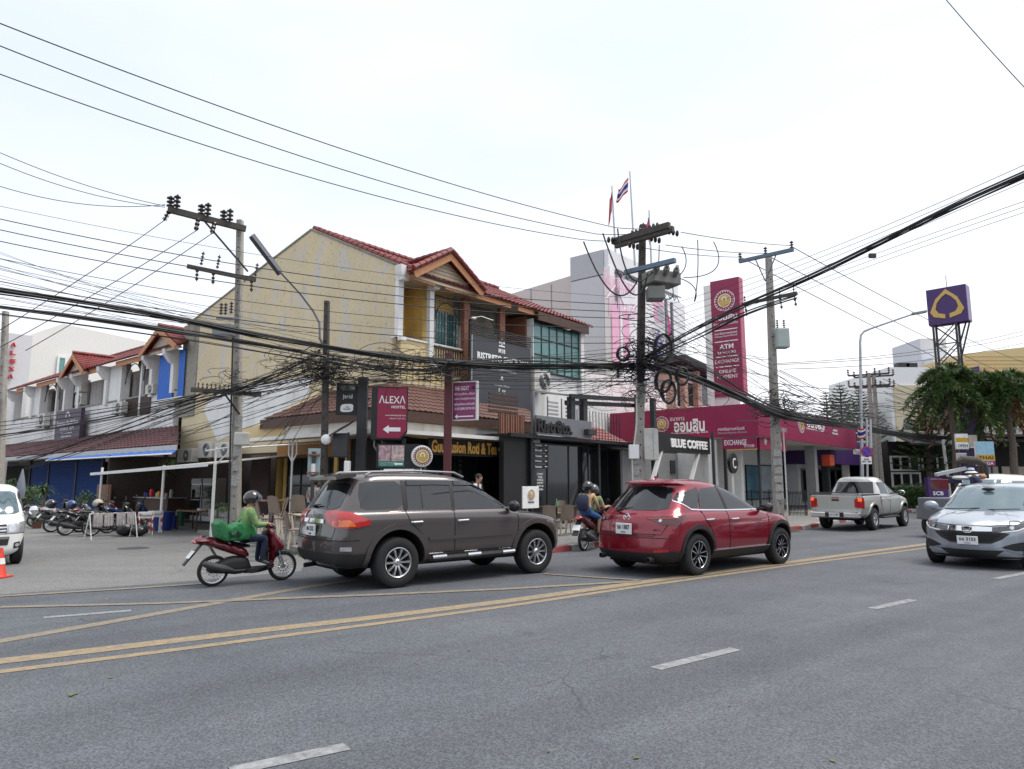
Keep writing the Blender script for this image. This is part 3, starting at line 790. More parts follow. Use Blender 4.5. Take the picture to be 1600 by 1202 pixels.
# ================================================================= LEFT ROW of white shophouses on the side street
dm('stall_shade',(.05,.035,.028),.9,n=.3)  # brown-black colour holds the shade under the shelter
vq=lambda px,u=0.0:onu(px,600,u).y
RW=thing('white_shophouse_row','row of weathered white two storey shophouses with small red gables down the side street','building',BF@Matrix.Translation((0,24,0)))
v0=15.95;v1=vq(24)
ze=onu(290,541,-.1).z;zs=onu(180,628,0).z;za=onu(150,682,0).z
mb=MB(BF);mb.box(1.3,9,v0,v1,0,ze-.1);mb.obj('body',M['white_wall'],RW)
mb=MB(BF);mb.box(0,.25,v0,v1,2.7,zs);mb.box(.25,1.3,v0,v1,zs-.25,zs-.1);mb.obj('parapet_wall',M['white_wall'],RW)
mb=MB(BF);mb.box(-.06,.3,v0,v1,zs,zs+.08);mb.obj('coping',M['concrete'],RW)
for px,w,bk in((28,.45,1),(55,.35,1),(68,.3,0),(106,.3,1),(127,.35,1),(169,.35,1),(192,.3,0),(239,.32,1),(272,.3,1)):
    v=vq(px);mb=MB(BF);mb.box(-.15,.3,v-w/2,v+w/2,zs-.1,ze)
    if bk:mb.slab([(-.15,v-w/2,ze),(-.62,v-w/2,ze),(-.58,v-w/2,ze-.3),(-.3,v-w/2,ze-.65),(-.15,v-w/2,ze-.75)],(0,w,0))
    fixn(mb.obj('column',M['white_wall'],RW))
for a,b in((55,68),(172,192)):
    mb=MB(BF);mb.box(-.02,.2,vq(b),vq(a),zs,ze);mb.obj('wall_panel',M['white_wall'],RW)
for a,b in((24,54),(72,106),(129,168),(195,240)):mb=MB(BF);mb.box(1.1,1.25,vq(b),vq(a),zs-.2,ze);mb.obj('recessed_wall',mat('greywall',(.42,.42,.41),.85,n=.2,ns=2,dirt=.6,dirtc=(.1,.1,.09),streak=True),RW)
for a,b in((84,89),(99,104),(211,221),(234,239)):
    mb=MB(BF);mb.box(1.02,1.1,vq(b),vq(a),zs-.2,zs+1.9);mb.obj('door',M['wood_dark'],RW)
def trellis_u(va,vb,zt,h=1.0):
    mb=MB(BF);mid=(va+vb)/2;w=abs(vb-va)/2
    pts=[(0,mid+w*math.cos(R(t)),zt-h+(h-.12)*math.sin(R(t)))for t in range(0,181,15)]
    mb.tube(pts,.03,5)
    for i in range(13):
        a=pts[i];q=pts[min(12,i+1)]
        mb.add([a,q,(0,q[1],zt),(0,a[1],zt)],[(0,1,2,3)])if i<12 and(i<4 or i>7)else None
    return mb.obj('trellis',M['charcoal'],RW)
for a,b in((73,91),(94,106),(196,220),(224,239)):trellis_u(vq(b),vq(a),ze-.05,1.15)
for px in(92,222):
    mb=MB(BF);v=vq(px);mb.box(-.08,.06,v-.09,v+.09,zs-.9,ze);mb.obj('post',M['white_paint'],RW)
for a,b in((200,219),(223,238),(77,84)):
    z0=zs-.95;n=14;mb=MB(BF)
    mb.box(-.02,.0,vq(b)+.05,vq(a)-.05,z0,zs-.02)
    br=mb.obj('balustrade',M['wood_dark'],RW)
    for i in range(n+1):
        v=vq(a)+(vq(b)-vq(a))*i/n;mb=MB(BF);mb.box(-.05,-.022,v-.03,v+.03,z0+.05,zs+.0)
        mb.obj('baluster',M['wood_dark'],br)
def corr(name,F,a,b,h,m,parent,n,amp=.025,nrm=None):
    a=Vector(a);b=Vector(b);nrm=Vector(nrm);vs=[]
    for i in range(n*4+1):
        o=nrm*(amp*(0,1,1,0)[i%4]);p=a.lerp(b,i/(n*4));vs+=[p+o,p+o+Vector((0,0,h))]
    mb=MB(F);mb.add(vs,[(2*i,2*i+2,2*i+3,2*i+1)for i in range(n*4)]);
    return mb.obj(name,m,parent)
for a,b,n in((251,274,9),(282,291,4)):
    zz=ze-.15;corr('blue_sheet',BF,(-.12,vq(a),zs-.35),(-.12,vq(b),zs-.35),zz-zs+.35,M['blue_sheet'],RW,n,nrm=(-1,0,0))
mb=MB(BF);mb.box(-.2,.0,vq(291),vq(250),zs-.5,zs-.35);mb.obj('sill',M['white_paint'],RW)
for a,b in((40,54),(71,105),(143,168),(194,240)):
    mb=MB(BF);mb.box(-.5,-.44,vq(b),vq(a),ze-.3,ze-.02);mb.obj('fascia_board',M['orange_fascia'],RW)
ur=4.5;zrr=onu(196,552,ur).z
tiled('roof_tiles',(-.65,v1,ze),(-.65,v0-.6,ze),(ur,v0-.6,zrr),(ur,v1,zrr),70,14,M['roof_red'],RW)
ridge_tiles((ur,v1,zrr+.05),(ur,v0-.6,zrr+.05),.12,M['roof_red'],RW,step=.8)
ss=(zrr-ze)/(ur+.65)
for pxp,pyp,pxl,pyl in((115,553,94,589),(249,511,218,554)):
    p=onu(pxp,pyp,-.8);l=onu(pxl,pyl,-.8);vm=p.y;hw=abs(l.y-vm);zt=p.z;zl=l.z
    ub=lambda z:(z-ze)/ss-.65
    for s in(1,-1):
        A=(-.85,vm+s*hw,zl);B=(-.85,vm,zt);C=(ub(zt)+.2,vm,zt);D=(ub(zl)+.2,vm+s*hw,zl)
        if s>0:tiled('gable_tiles',D,A,B,C,12,8,M['roof_red'],RW)
        else:tiled('gable_tiles',A,D,C,B,12,8,M['roof_red'],RW)
        mb=MB(BF);mb.slab([(-.88,vm+s*hw,zl-.02),(-.88,vm,zt-.02),(-.88,vm,zt-.3),(-.88,vm+s*hw*.93,zl-.22)],(.05,0,0));fixn(mb.obj('barge_board',M['orange_fascia'],RW))
    ridge_tiles((-.85,vm,zt+.07),(ub(zt)+.3,vm,zt+.07),.1,M['roof_red'],RW,step=.5)
    mb=MB(BF);mb.slab([(-.55,vm+hw*.95,zl-.1),(-.55,vm-hw*.95,zl-.1),(-.55,vm,zt-.2)],(.06,0,0));fixn(mb.obj('gable_panel',M['soffit'],RW))
ua=-2.8;zb2=onu(200,700,ua).z
tiled('awning_tiles',(ua,vq(-90,ua),zb2),(ua,vq(284,ua),zb2),(-.02,vq(284),za+.08),(-.02,vq(-90)+4,za+.08),110,9,M['roof_maroon'],RW)
mb=MB(BF);mb.box(ua-.04,ua,vq(284,ua),vq(-90,ua),zb2-.22,zb2-.02);mb.obj('gutter',M['galv'],RW)
AW=bthing('blue_awning','sagging blue tarpaulin edge under the maroon awning of the white shophouses','awning',-3,20)
mb=MB(BF);n=30
for i in range(n):
    pa=90+(285-90)*i/n;pb=90+(285-90)*(i+1)/n;zz=lambda t:zb2-.18-.05*abs(math.sin(t*.25))
    mb.add([(ua-.05,vq(pa,ua),zz(pa)),(ua-.05,vq(pb,ua),zz(pb)),(ua-.2,vq(pb,ua),zz(pb)-.14),(ua-.2,vq(pa,ua),zz(pa)-.14)],[(0,1,2,3)])
mb.obj('tarpaulin',M['blue_sheet'],AW,smooth=True)
mb=MB(BF);mb.tube([(ua-.2,vq(90,ua),zb2-.36),(ua-.2,vq(284,ua),zb2-.36)],.03,5);mb.obj('edge_pipe',M['white_paint'],AW)
for a,b in((64,89),(92,132),(134,172)):
    va,vb=vq(a),vq(b);mb=MB(BF);vs=[];nn_=34;z1_=2.75
    for i in range(nn_*2+1):z=.05+z1_*i/(nn_*2);o=-.02 if i%2 else.01;vs+=[(-.05+o,va,z),(-.05+o,vb,z)]
    mb.add(vs,[(2*i,2*i+1,2*i+3,2*i+2)for i in range(nn_*2)])
    mb.obj('roller_shutter',M['blue_shutter'],RW)
mb=MB(BF)
for px in(62,90.5,133,173,200,268):v=vq(px);mb=MB(BF);mb.box(-.1,.2,v-.12,v+.12,0,za);mb.obj('shop_pier',M['charcoal'],RW)
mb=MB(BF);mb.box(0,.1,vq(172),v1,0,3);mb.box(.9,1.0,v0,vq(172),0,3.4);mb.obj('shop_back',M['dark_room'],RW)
def ac_unit(F,u,v,z,w,h,d,label,face='u',group=None,cat='air conditioner'):
    T=F@Matrix.Translation((u,v,z))@(Matrix.Identity(4)if face=='u' else Matrix.Rotation(R(90),4,'Z'))
    t=thing('air_conditioner',label,cat,T,group)
    mb=MB(T);mb.bbox(0,d,-w/2,w/2,0,h,.02);mb.obj('casing',M['ac_white'],t)
    mb=MB(T);c=Vector((-.012,-w*.12,h*.5));r=h*.4
    mb.slab([c+Vector((0,r*math.cos(i*.2618),r*math.sin(i*.2618)))for i in range(24)],(.01,0,0));f=fixn(mb.obj('fan_opening',M['charcoal'],t))
    mb=MB(T)
    for i in range(1,6):mb.tube([c+Vector((-.01,r*i/5.2*math.cos(a*.3927),r*i/5.2*math.sin(a*.3927)))for a in range(16)],.006,4,closed=True)
    for a in range(8):mb.bar(c+Vector((-.01,0,0)),c+Vector((-.01,r*math.cos(a*.785),r*math.sin(a*.785))),.008,.008)
    mb.obj('fan_guard',M['galv'],t)
    mb=MB(T);mb.ball(c+Vector((-.008,0,0)),(.02,r*.25,r*.25),8,6);mb.obj('fan_hub',M['ac_white'],t)
    mb=MB(T);mb.box(-.05,d,-w/2+.08,-w/2+.12,-.05,0);mb.box(-.05,d,w/2-.12,w/2-.08,-.05,0);mb.obj('bracket',M['grey_metal'],t)
    return t
GA='air conditioning units on the shophouse walls'
def acpx(px0,px1,py0,py1,u,label,**k):
    a=onu(px0,py1,u);b=onu(px1,py0,u);ac_unit(BF,u,(a.y+b.y)/2,min(a.z,b.z),abs(a.y-b.y),abs(onu((px0+px1)/2,py0,u).z-onu((px0+px1)/2,py1,u).z),.32,label,group=GA,**k)
acpx(55,70,648,667,-.55,'grimy air conditioner beside the purple sign on the white shophouses')
acpx(116,127,600,614,-.1,'upper air conditioner in the wall niche of the white row')
acpx(116,127,617,634,-.1,'lower air conditioner in the wall niche of the white row')
acpx(174,190,630,647,-.5,'air conditioner on a bracket below the middle of the white row')
acpx(226,239,602,617,-.2,'air conditioner on the brown balcony next to the blue sheets')
acpx(276,300,702,723,-.75,'caged air conditioner hung leftmost on the yellow side wall')
acpx(308,331,691,716,-.8,'left one of two white air conditioners above the timber screen')
acpx(334,360,692,716,-.8,'right one of two white air conditioners just left of the concrete pole')
PS=thing('purple_signboard','square purple hotel signboard with white Thai lettering on the white shophouses','sign',BF@Matrix.Translation((-.5,vq(105),zs-1.2)))
a=onu(84,690,-.5);b=onu(127,640,-.5);zt=onu(84,645,-.5).z;z0=onu(84,690,-.5).z;vc_=(a.y+b.y)/2;wv=abs(a.y-b.y)
mb=MB(BF);mb.box(-.5,-.3,b.y,a.y,z0,zt);mb.obj('panel',mat('purple_dull',(.05,.025,.06),.5),PS)
for s,zf,w,h in(('โรงแรม อิมพีเรียล',.42,.85,.16),('เวลเนส สปา',.6,.55,.12),('โทรศัพท์',.76,.45,.06),('เปิดบริการ',.87,.4,.06)):
    text(s,BF,(-.505,vc_,zt-(zt-z0)*zf),wv*w,(zt-z0)*h,M['letter_white'],PS,right=(0,-1,0),depth=.012)
mb=MB(BF)
for i in range(5):t=R(20+35*i);c=Vector((-.51,vc_,zt-(zt-z0)*.25));mb=MB(BF);mb.slab([c+Vector((0,.3*math.cos(t)+.07*math.cos(k),.3*math.sin(t)+.07*math.sin(k)))for k in[j*1.047 for j in range(6)]],(-.01,0,0));fixn(mb.obj('petal',M['letter_white'],PS))
mb=MB(BF);mb.box(-.12,-.01,6.7,v0-.02,0,2.75);mb.obj('stall_shade_sheet',M['stall_shade'],HB)  # dark sheet over the gable wall, painted shade of the stall interior
mb=MB(BF);mb.box(-3.0,-.12,15.0,15.1,0,2.75);mb.obj('stall_side',M['stall_shade'],HB)
# ---- low lean-to sheet shelter in front, with posts ---------------------------------------------
SH=thing('sheet_shelter','low flat metal sheet shelter on white posts over the food stall','shelter',BF@Matrix.Translation((-4.5,7,0)))
us=-4.7;A_=onu(142,741,us);B_=onu(332,727,us);zsh=(A_.z+B_.z)/2
A_=G(253,833);LA=BFI@A_
us=LA.x;A_=onu(142,741,us);B_=onu(325,728,us)
mb=MB(BF);mb.slab([(us,A_.y,A_.z),(us,B_.y,B_.z+.04),(-.9,B_.y,B_.z+.5),(-.9,A_.y,A_.z+.4)],(0,0,.04));mb.obj('sheet',M['ac_white'],SH)
mb=MB(BF);mb.slab([(us-.03,A_.y,A_.z-.05),(us-.03,B_.y,B_.z-.02),(us-.03,B_.y,B_.z+.09),(us-.03,A_.y,A_.z+.05)],(.03,0,0));mb.obj('edge',M['white_paint'],SH)
for px in(156,253,333):
    v=onu(px,780,us+.05).y;mb=MB(BF);mb.cyl((us+.05,v,0),(us+.05,v,2.15),.045,8);mb.obj('post',M['white_paint'],SH,smooth=True)
mb=MB(BF);v=onu(333,780,us+.05).y;mb.tube([(us+.05,v,2.1),(us+.3,v-.5,2.6),(-.8,v-1.0,2.95)],.025,5);mb.tube([(us+.05,v,1.9),(us+.05,v,2.65)],.03,5);mb.tube([(us+.05,v-.9,2.62),(us+.05,v+.6,2.55)],.025,5);mb.obj('brace',M['white_paint'],SH)
# ---- far white hostel building behind, with red letters ------------------------------------------
HX=thing('white_hostel','tall plain white hostel block behind the row with red ALEXA letters','building',BF@Matrix.Translation((4,50,0)))
vh_=46.0
def hp(px,py,v=vh_):return onv(px,py,v)
mb=MB(BF);a=hp(98,506);b=hp(330,575);zz=hp(40,522)
mb.slab([(hp(40,700).x,vh_,0),(b.x+14,vh_,0),(b.x+14,vh_,hp(300,545).z-1.5),(a.x,vh_,a.z),(zz.x,vh_,zz.z-.2)],(0,10,0));fixn(mb.obj('wall',mat('hostel_white',(.70,.69,.66),.8,n=.05),HX))
mb=MB(BF);t0=hp(-40,600,44);t1=hp(44,600,44);zt=hp(20,521,44).z
mb.box(t0.x,t1.x,44,50,0,zt);mb.obj('tower',mat('hostel_grey',(.60,.61,.63),.8,n=.05),HX)
for i,(px,py)in enumerate(((97,571),(112,572))):
    a=hp(px-8,py+12,vh_-.05);b=hp(px+6,py-12,vh_-.05);window(a.x,b.x,vh_-.03,a.z,b.z,M['glass_teal'],M['white_paint'],1,1,HX,fw=.15,d=.12)
for ch,px,py in(('A',20,539),('L',19.5,552),('E',19,565),('X',17,577),('A',15.5,588.5)):
    p=hp(px,py,43.95);e=hp(px+4,py,43.95).x-p.x
    text(ch.replace('A','Λ'),BF,(p.x,43.95,p.z),e*2,e*1.7*1.1,M['red'],HX,name='letter',bold=.03,depth=.25)
# ================================================================= RISTR8TO cafe, billboards, bank, far buildings
# ---- big dark billboard on the yellow house -----------------------------------------------------
vb_=-.75
a=onv(736,617,vb_);b=onv(829,600,vb_)
BB=thing('dark_billboard','large dark grey coffee billboard with white lettering on the shophouse front','billboard',BF@Matrix.Translation((a.x,vb_,onv(736,690,vb_).z)))
zt0=onv(736,512,vb_).z;zb0=onv(830,650,vb_).z;u0,u1=a.x,b.x;zbb=onv(736,650,vb_).z
mb=MB(BF);mb.box(u0,u1,vb_,vb_+.1,zbb,zt0-.25);mb.obj('panel',mat('billboard',(.045,.048,.058),.5,n=.05,dirt=.2,dirtc=(.09,.09,.1)),BB)
for k in range(5):mb=MB(BF);z=zt0-.22+k*.085;mb.box(u0-.02,u1+.02,vb_-.03,vb_+.02,z,z+.04);mb.obj('louvre',M['black_metal'],BB)
mb=MB(BF);mb.box(u0-.1,u0-.03,vb_-.02,vb_+.06,zbb-.6,zt0+.3);mb.obj('post',M['black_metal'],BB)
mb=MB(BF);mb.box(u0,u0+.04,vb_-.012,vb_,zbb,zt0-.25);mb.obj('edge_strip',M['letter_grey'],BB)
uc=(u0+u1)/2;hh=zt0-zbb
def bbt(s,py,w,h,m='letter_white',px=784,bold=.0):
    p=onv(px,py,vb_);text(s,BF,(p.x,vb_-.002,p.z),(u1-u0)*w,h,M[m],BB,bold=bold)
bbt('M18',549,.11,.17,bold=.02);bbt('RISTR8TO SINCE 2011',563,.86,.26,px=787,bold=.03)
bbt('SPECIALTY COFFEE ROASTERS',579,.5,.09,'letter_grey');bbt('X',591,.055,.17,bold=.03);bbt('www.ristr8to-coffee.com',603,.26,.08,'letter_grey')
bbt('f o',610,.12,.13);bbt('ristr8tocoffee',616,.16,.05,'letter_grey')
p=onv(784,540,vb_)
mb=MB(BF);mb.box(p.x-.02,p.x+.02,vb_-.01,vb_,p.z,p.z+.3);mb.obj('emblem_bar',M['letter_white'],BB)
mb=MB(BF);mb.box(p.x-.17,p.x+.17,vb_-.01,vb_,p.z-.06,p.z-.01);mb.obj('emblem_bar',M['letter_white'],BB)
for s in(-1,1):
    mb=MB(BF);mb.add([(p.x+s*.12-.05,vb_-.01,p.z+.1),(p.x+s*.12,vb_-.01,p.z+.04),(p.x+s*.12+.05,vb_-.01,p.z+.1),(p.x+s*.12,vb_-.01,p.z+.18)],[(0,1,2,3)]);mb.obj('emblem_spark',M['letter_white'],BB)
mb=MB(BF);mb.tube([(u0-.05,vb_-.02,zt0+.35),(u0+.25,vb_-.25,zt0+.42),(u0+.6,vb_-.5,zt0+.3)],.015,5);mb.ball((u0,vb_-.1,zt0+.33),(.12,.07,.05),8,6);mb.obj('spot_lamp',M['white_paint'],BB)
acv=onv(848,612,-.85)
t=ac_unit(BF,acv.x,-.85,acv.z,1.05,.85,.4,'beige air conditioner on the white wall right of the dark billboard',face='v',group=GA)
# ---- black steel cafe --------------------------------------------------------------------------
RC=thing('black_cafe','black steel and glass coffee bar with roof deck and raised metal nameplate','cafe',BF@Matrix.Translation((6.5,-2.5,0)))
vf=-2.9
q=lambda px,py,v=vf:onv(px,py,v)
ua_=q(829,700).x;ub_=q(935,700).x;uc_=q(1000,700).x
zd=q(829,679).z
mb=MB(BF)
for px,w in((829,.14),(934,.13)):
    x=q(px,700).x;mb=MB(BF);mb.box(x-w/2,x+w/2,vf-.07,vf+.07,.12,zd+.02);mb.obj('post',M['black_metal'],RC)
mb=MB(BF);x0=q(789,700).x
mb.box(x0,ua_+.1,vf+.05,vf+.25,.12,zd-.1);mb.obj('black_panel',M['black'],RC)
window(ua_+.15,ub_-.1,vf+.45,.2,zd-.25,M['glass_dark'],M['black_metal'],3,1,RC,fw=.06)
window(ub_+.2,uc_+.6,vf+.9,.2,zd-.25,M['glass_dark'],M['black_metal'],2,1,RC,fw=.06)
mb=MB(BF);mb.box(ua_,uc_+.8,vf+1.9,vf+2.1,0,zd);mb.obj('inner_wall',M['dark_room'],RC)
mb=MB(BF);mb.box(x0,uc_+.9,vf-.25,vf+2.6,zd-.14,zd-.02);mb.obj('canopy',M['black_metal'],RC)
z1=q(831,650).z
mb=MB(BF);mb.box(ua_-.06,q(914,660).x,vf-.3,vf-.24,zd,z1);mb.obj('name_plate',M['grey_metal'],RC)
mb=MB(BF);mb.box(q(902,660).x,q(915,660).x,vf-.5,vf-.3,zd+.12,zd+.32);mb.obj('plate_lamp',M['charcoal'],RC)
pa=q(838,665,vf-.3);pb=q(892,668,vf-.3)
text('Ristr8to.',BF,((pa.x+pb.x)/2,vf-.31,(zd+z1)/2-.02),pb.x-pa.x,(z1-zd)*.72,M['black'],RC,bold=.035,depth=.07)
zt1=q(780,655).z;xb=q(817,660).x;x0=q(776,700).x
for i in range(16):
    x=x0+(xb-x0)*i/16;mb=MB(BF);mb.box(x,x+(xb-x0)/16-.025,vf-.1-.01*(i%3),vf-.06,zd-.05,z1-.05);mb.obj('timber_slat',M['brown_col']if i%3 else M['wood_dark'],RC)
mb=MB(BF)
ztop=q(829,612).z;zm=q(829,640).z
def fbar(a,b,w=.06):mb=MB(BF);mb.bar(a,b,w,w);mb.obj('frame_bar',M['grey_metal'],RC)
fbar((ua_,vf-.1,zd),(ua_,vf-.1,ztop),.1);fbar((ua_,vf-.1,ztop),(q(885,618).x,vf-.1,q(885,616).z-.05))
for px in(852,874):x=q(px,640).x;fbar((x,vf-.1,z1),(x,vf-.1,ztop-.1),.035)
for px in(889,908):x=q(px,640).x;mb=MB(BF);mb.box(x-.13,x+.13,vf-.2,vf,z1-.1,ztop+.02);mb.obj('steel_column',M['charcoal'],RC)
xa=q(880,620).x;xz=q(1000,612).x
for dz,v in((0,vf-.3),(-.22,vf-.1)):mb=MB(BF);mb.bar((xa,v,ztop+dz),(xz,v,ztop+.35+dz),.1,.16);mb.obj('beam',M['black_metal'],RC)
for px in(988,1012):x=q(px,640).x;mb=MB(BF);mb.box(x-.1,x+.1,vf-.35,vf-.15,.12,ztop+.5);mb.obj('steel_column',M['charcoal'],RC)
for k in range(5):
    z=q(800,645).z-.0+k*.14
    for xa_,xb_ in((q(776,640).x,q(820,640).x),(q(868,640).x,q(883,640).x),(q(896,640).x,q(906,640).x)):
        mb=MB(BF);mb.box(xa_,xb_,vf+.3,vf+.36,z,z+.07);mb.obj('deck_slat',M['wood_dark']if xa_<ua_ else M['letter_grey'],RC)
mb=MB(BF)
for i in range(15):
    x=q(915,640).x+i*.22;mb=MB(BF);mb.bar((x,vf+.4,zd),(x,vf+.4,ztop-.3),.02,.02);mb.obj('rail_bar',M['black_metal'],RC)
tiled('rear_roof',(q(870,650,0).x,-1.2,zd+.1),(q(950,650,0).x,-1.2,zd+.1),(q(950,650,0).x-.5,.2,zd+.9),(q(870,650,0).x,.2,zd+.9),16,5,M['roof_red'],RC)
MN=thing('menu_boards','ladder of small black coffee menu boards with white names on the black cafe','menu board',BF@Matrix.Translation((q(845,700).x,vf-.1,1.5)))
for s,y in(('Australia',696),('Brazil',704),('Colombia',713),('Ethiopia',721),('Guatemala',729.5)):
    p=q(845,y,vf+.02);mb=MB(BF);mb.box(p.x-.42,p.x+.42,vf+.0,vf+.03,p.z-.07,p.z+.07);bd=mb.obj('board',M['black'],MN)
    text(s,BF,(p.x-.16,vf-.002,p.z),.36,.07,M['letter_white'],bd);mb=MB(BF);mb.box(p.x+.2,p.x+.32,vf-.01,vf-.001,p.z-.005,p.z+.02);mb.obj('mark',M['letter_white'],bd)
for i,s in enumerate(('START','YOUR','COFFEE','JOURNEY','NOW @','Ristr8to')):
    p=q(843,741+i*4.7,vf+.02);text(s,BF,(p.x,vf-.002,p.z),.34 if len(s)>4 else.24,.07,M['letter_white'],MN)
# ---- WELCOME board
WB=thing('welcome_board','white upright WELCOME board with round cafe badge on the pavement','sign',BF@Matrix.Translation((q(830,780,-2.9-1.3).x,-4.2,.125)))
vw=-4.2;a=q(817,795,vw);b=q(842,760,vw)
mb=MB(BF);mb.bbox(a.x,b.x,vw,vw+.04,a.z,b.z,.006);mb.obj('panel',M['white_clean'],WB)
mb=MB(BF);mb.box(a.x+.25,a.x+.3,vw+.04,vw+.08,.125,a.z+.2);mb.box(a.x+.05,b.x-.05,vw-.15,vw+.2,.125,.15);mb.obj('stand',M['grey_metal'],WB)
badge(BF,((a.x+b.x)/2,vw-.005,b.z-.25),.17,WB)
text('WELCOME',BF,((a.x+b.x)/2,vw-.003,a.z+.18),.3,.05,M['black'],WB)
# ---- BLUE COFFEE booth
vk=-4.3;k_=lambda px,py,v=vk:onv(px,py,v)
BC=thing('blue_coffee_booth','white coffee booth with slanted legs and black BLUE COFFEE fascia','booth',BF@Matrix.Translation((k_(1068,690).x,vk+1,0)))
a=k_(1027,690);b=k_(1109,690);zt=k_(1027,675).z;zb_=k_(1027,704).z
mb=MB(BF);mb.box(a.x,b.x,vk,vk+.5,zb_,zt);mb.obj('fascia',M['black'],BC)
text('BLUE COFFEE',BF,((k_(1048,690).x+k_(1104,690).x)/2,vk-.002,(zb_+zt)/2-.01),k_(1104,690).x-k_(1048,690).x,(zt-zb_)*.5,M['letter_white'],BC,bold=.04,depth=.04)
mb=MB(BF);mb.box(a.x,b.x+.9,vk+1.6,vk+1.7,0,zb_+.05);mb.obj('back_wall',mat('booth_wall',(.28,.28,.29),.7,n=.1),BC)
mb=MB(BF);mb.box(b.x,b.x+.95,vk+.1,vk+1.6,0,zt-.05);mb.obj('side_wall',M['white_wall'],BC)
for p0,p1 in(((1036,704),(1023,752)),((1094,708),(1083,752))):
    A,B=k_(*p0),k_(*p1);d=B-A;mb=MB(BF);mb.bar((A.x,vk+.1,A.z),(A.x+d.x*2.2,vk+.1,A.z+d.z*2.2),.16,.1);mb.obj('slanted_leg',M['white_paint'],BC)
for px in(1052,1070):p=k_(px,730,vk+1.55);mb=MB(BF);mb.box(p.x-.22,p.x+.22,vk+1.55,vk+1.6,p.z-.3,p.z+.3);mb.obj('picture',M['charcoal'],BC)
# ---- round C sign
CS=bthing('round_sign','round black hanging sign with a white letter C on a black bracket','sign',k_(1147,724,-5.4).x,-5.4,.125)
c=k_(1147,724,-5.4);r=k_(1160,724,-5.4).x-c.x;r=.44
mb=MB(BF);mb.slab([(c.x+r*math.cos(i*.2244),-5.4,c.z+r*math.sin(i*.2244))for i in range(28)],(0,.12,0));fixn(mb.obj('disc',M['black'],CS))
text('C',BF,(c.x,-5.405,c.z),.36,.46,M['letter_white'],CS,bold=.0,depth=.02)
mb=MB(BF);mb.box(c.x-.85,c.x-.7,-5.38,-5.28,1.1,c.z+.6);mb.box(c.x-.7,c.x-.3,-5.36,-5.32,c.z+.1,c.z+.14);mb.box(c.x-.7,c.x-.3,-5.36,-5.32,c.z-.2,c.z-.16);mb.obj('bracket',M['black_metal'],CS)
for s in(-.05,.08):mb=MB(BF);mb.cyl((c.x+s,-5.3,.125),(c.x+s,-5.3,c.z-.3),.03,8);mb.obj('post',M['white_paint'],CS)
# ---- bank canopy (magenta)
vg=-6.2
cpx=1184
c0=onv(cpx,655,vg);BX=c0.x
zt=onv(cpx,630,vg).z;zb_=onv(cpx,681,vg).z
BK=thing('bank_canopy','magenta bank forecourt canopy with gold seal and white Thai bank name','bank',BF@Matrix.Translation((BX+3,vg+4,0)))
uR=onv(1336,660,vg).x;vL=onu(953,650,BX).y
mb=MB(BF);mb.box(BX,uR,vg,vL,zb_,zt);mb.obj('canopy',M['magenta'],BK)
mb=MB(BF);mb.box(BX+.1,uR-.1,vg+.1,vL-.1,zb_-.03,zb_-.002);mb.obj('ceiling',M['ac_white'],BK)
def bank_text(F,fn,right,parent,big,w,h,small_at):
    pass
nL=(-1,0,0)
def onL(px,py):return onu(px,py,BX-.012)
p0,p1=onL(1053,665),onL(1101,665);hgt=onL(1075,656).z-onL(1075,674).z
text('ออมสิน',BF,(BX-.002,(p0.y+p1.y)/2,onL(1077,665).z),abs(p0.y-p1.y),onL(1077,653).z-onL(1077,673).z,M['letter_white'],BK,right=(0,-1,0),bold=.03)
p=onL(1058,655);text('ธนาคาร',BF,(BX-.002,p.y,p.z),.75,.16,M['letter_white'],BK,right=(0,-1,0))
p=onL(1077,676.5);text('Government Savings Bank',BF,(BX-.002,p.y,p.z),1.9,.12,M['letter_white'],BK,right=(0,-1,0))
p=onL(1142,670);text('สาขานิมมานเหมินทร์',BF,(BX-.002,p.y,p.z),1.25,.15,M['letter_white'],BK,right=(0,-1,0))
p=onL(1144,676);text('Nimmanhaemin Branch',BF,(BX-.002,p.y,p.z),1.35,.09,M['letter_grey'],BK,right=(0,-1,0))
c=onL(1034,663);rb=(onL(1034,651).z-onL(1034,675).z)/2
badge(BF,(BX-.005,c.y,c.z),rb,BK,right=(0,-1,0),ring='magenta')
def onR(px,py):return onv(px,py,vg-.012)
c=onR(1252,661);badge(BF,(c.x,vg-.005,c.z),.52,BK,ring='magenta')
p0,p1=onR(1261,662),onR(1288,664);text('ออมสิน',BF,((p0.x+p1.x)/2,vg-.002,(p0.z+p1.z)/2),p1.x-p0.x,onR(1274,655).z-onR(1274,669).z,M['letter_white'],BK,bold=.03)
p=onR(1265,653);text('ธนาคาร',BF,(p.x,vg-.002,p.z),.5,.14,M['letter_white'],BK)
p=onR(1274,672);text('Government Savings Bank',BF,(p.x,vg-.002,p.z),p1.x-p0.x,.13,M['letter_white'],BK)
p=onR(1305,675);text('สาขานิมมานเหมินทร์\nNimmanhaemin Branch',BF,(p.x,vg-.002,p.z),1.1,.32,M['letter_white'],BK)
p=onR(1225,672);text('สาขา',BF,(p.x,vg-.002,p.z),.8,.2,M['letter_grey'],BK)
for px,m_,w in((1272,'grey_metal',.5),(1113,'charcoal',.1),(1184,'charcoal',.1)):
    x=onv(px,720,vg+.6).x;mb=MB(BF);mb.box(x-w/2,x+w/2,vg+.5,vg+.5+w,.1,zb_-.03);mb.obj('canopy_post',M[m_]if m_!='grey_metal' else mat('post_grey',(.25,.25,.26),.6),BK)
EX=thing('exchange_sign','small magenta EXCHANGE sign hung beneath the bank canopy','sign',BF@Matrix.Translation((BX,vg+1,zb_-.6)))
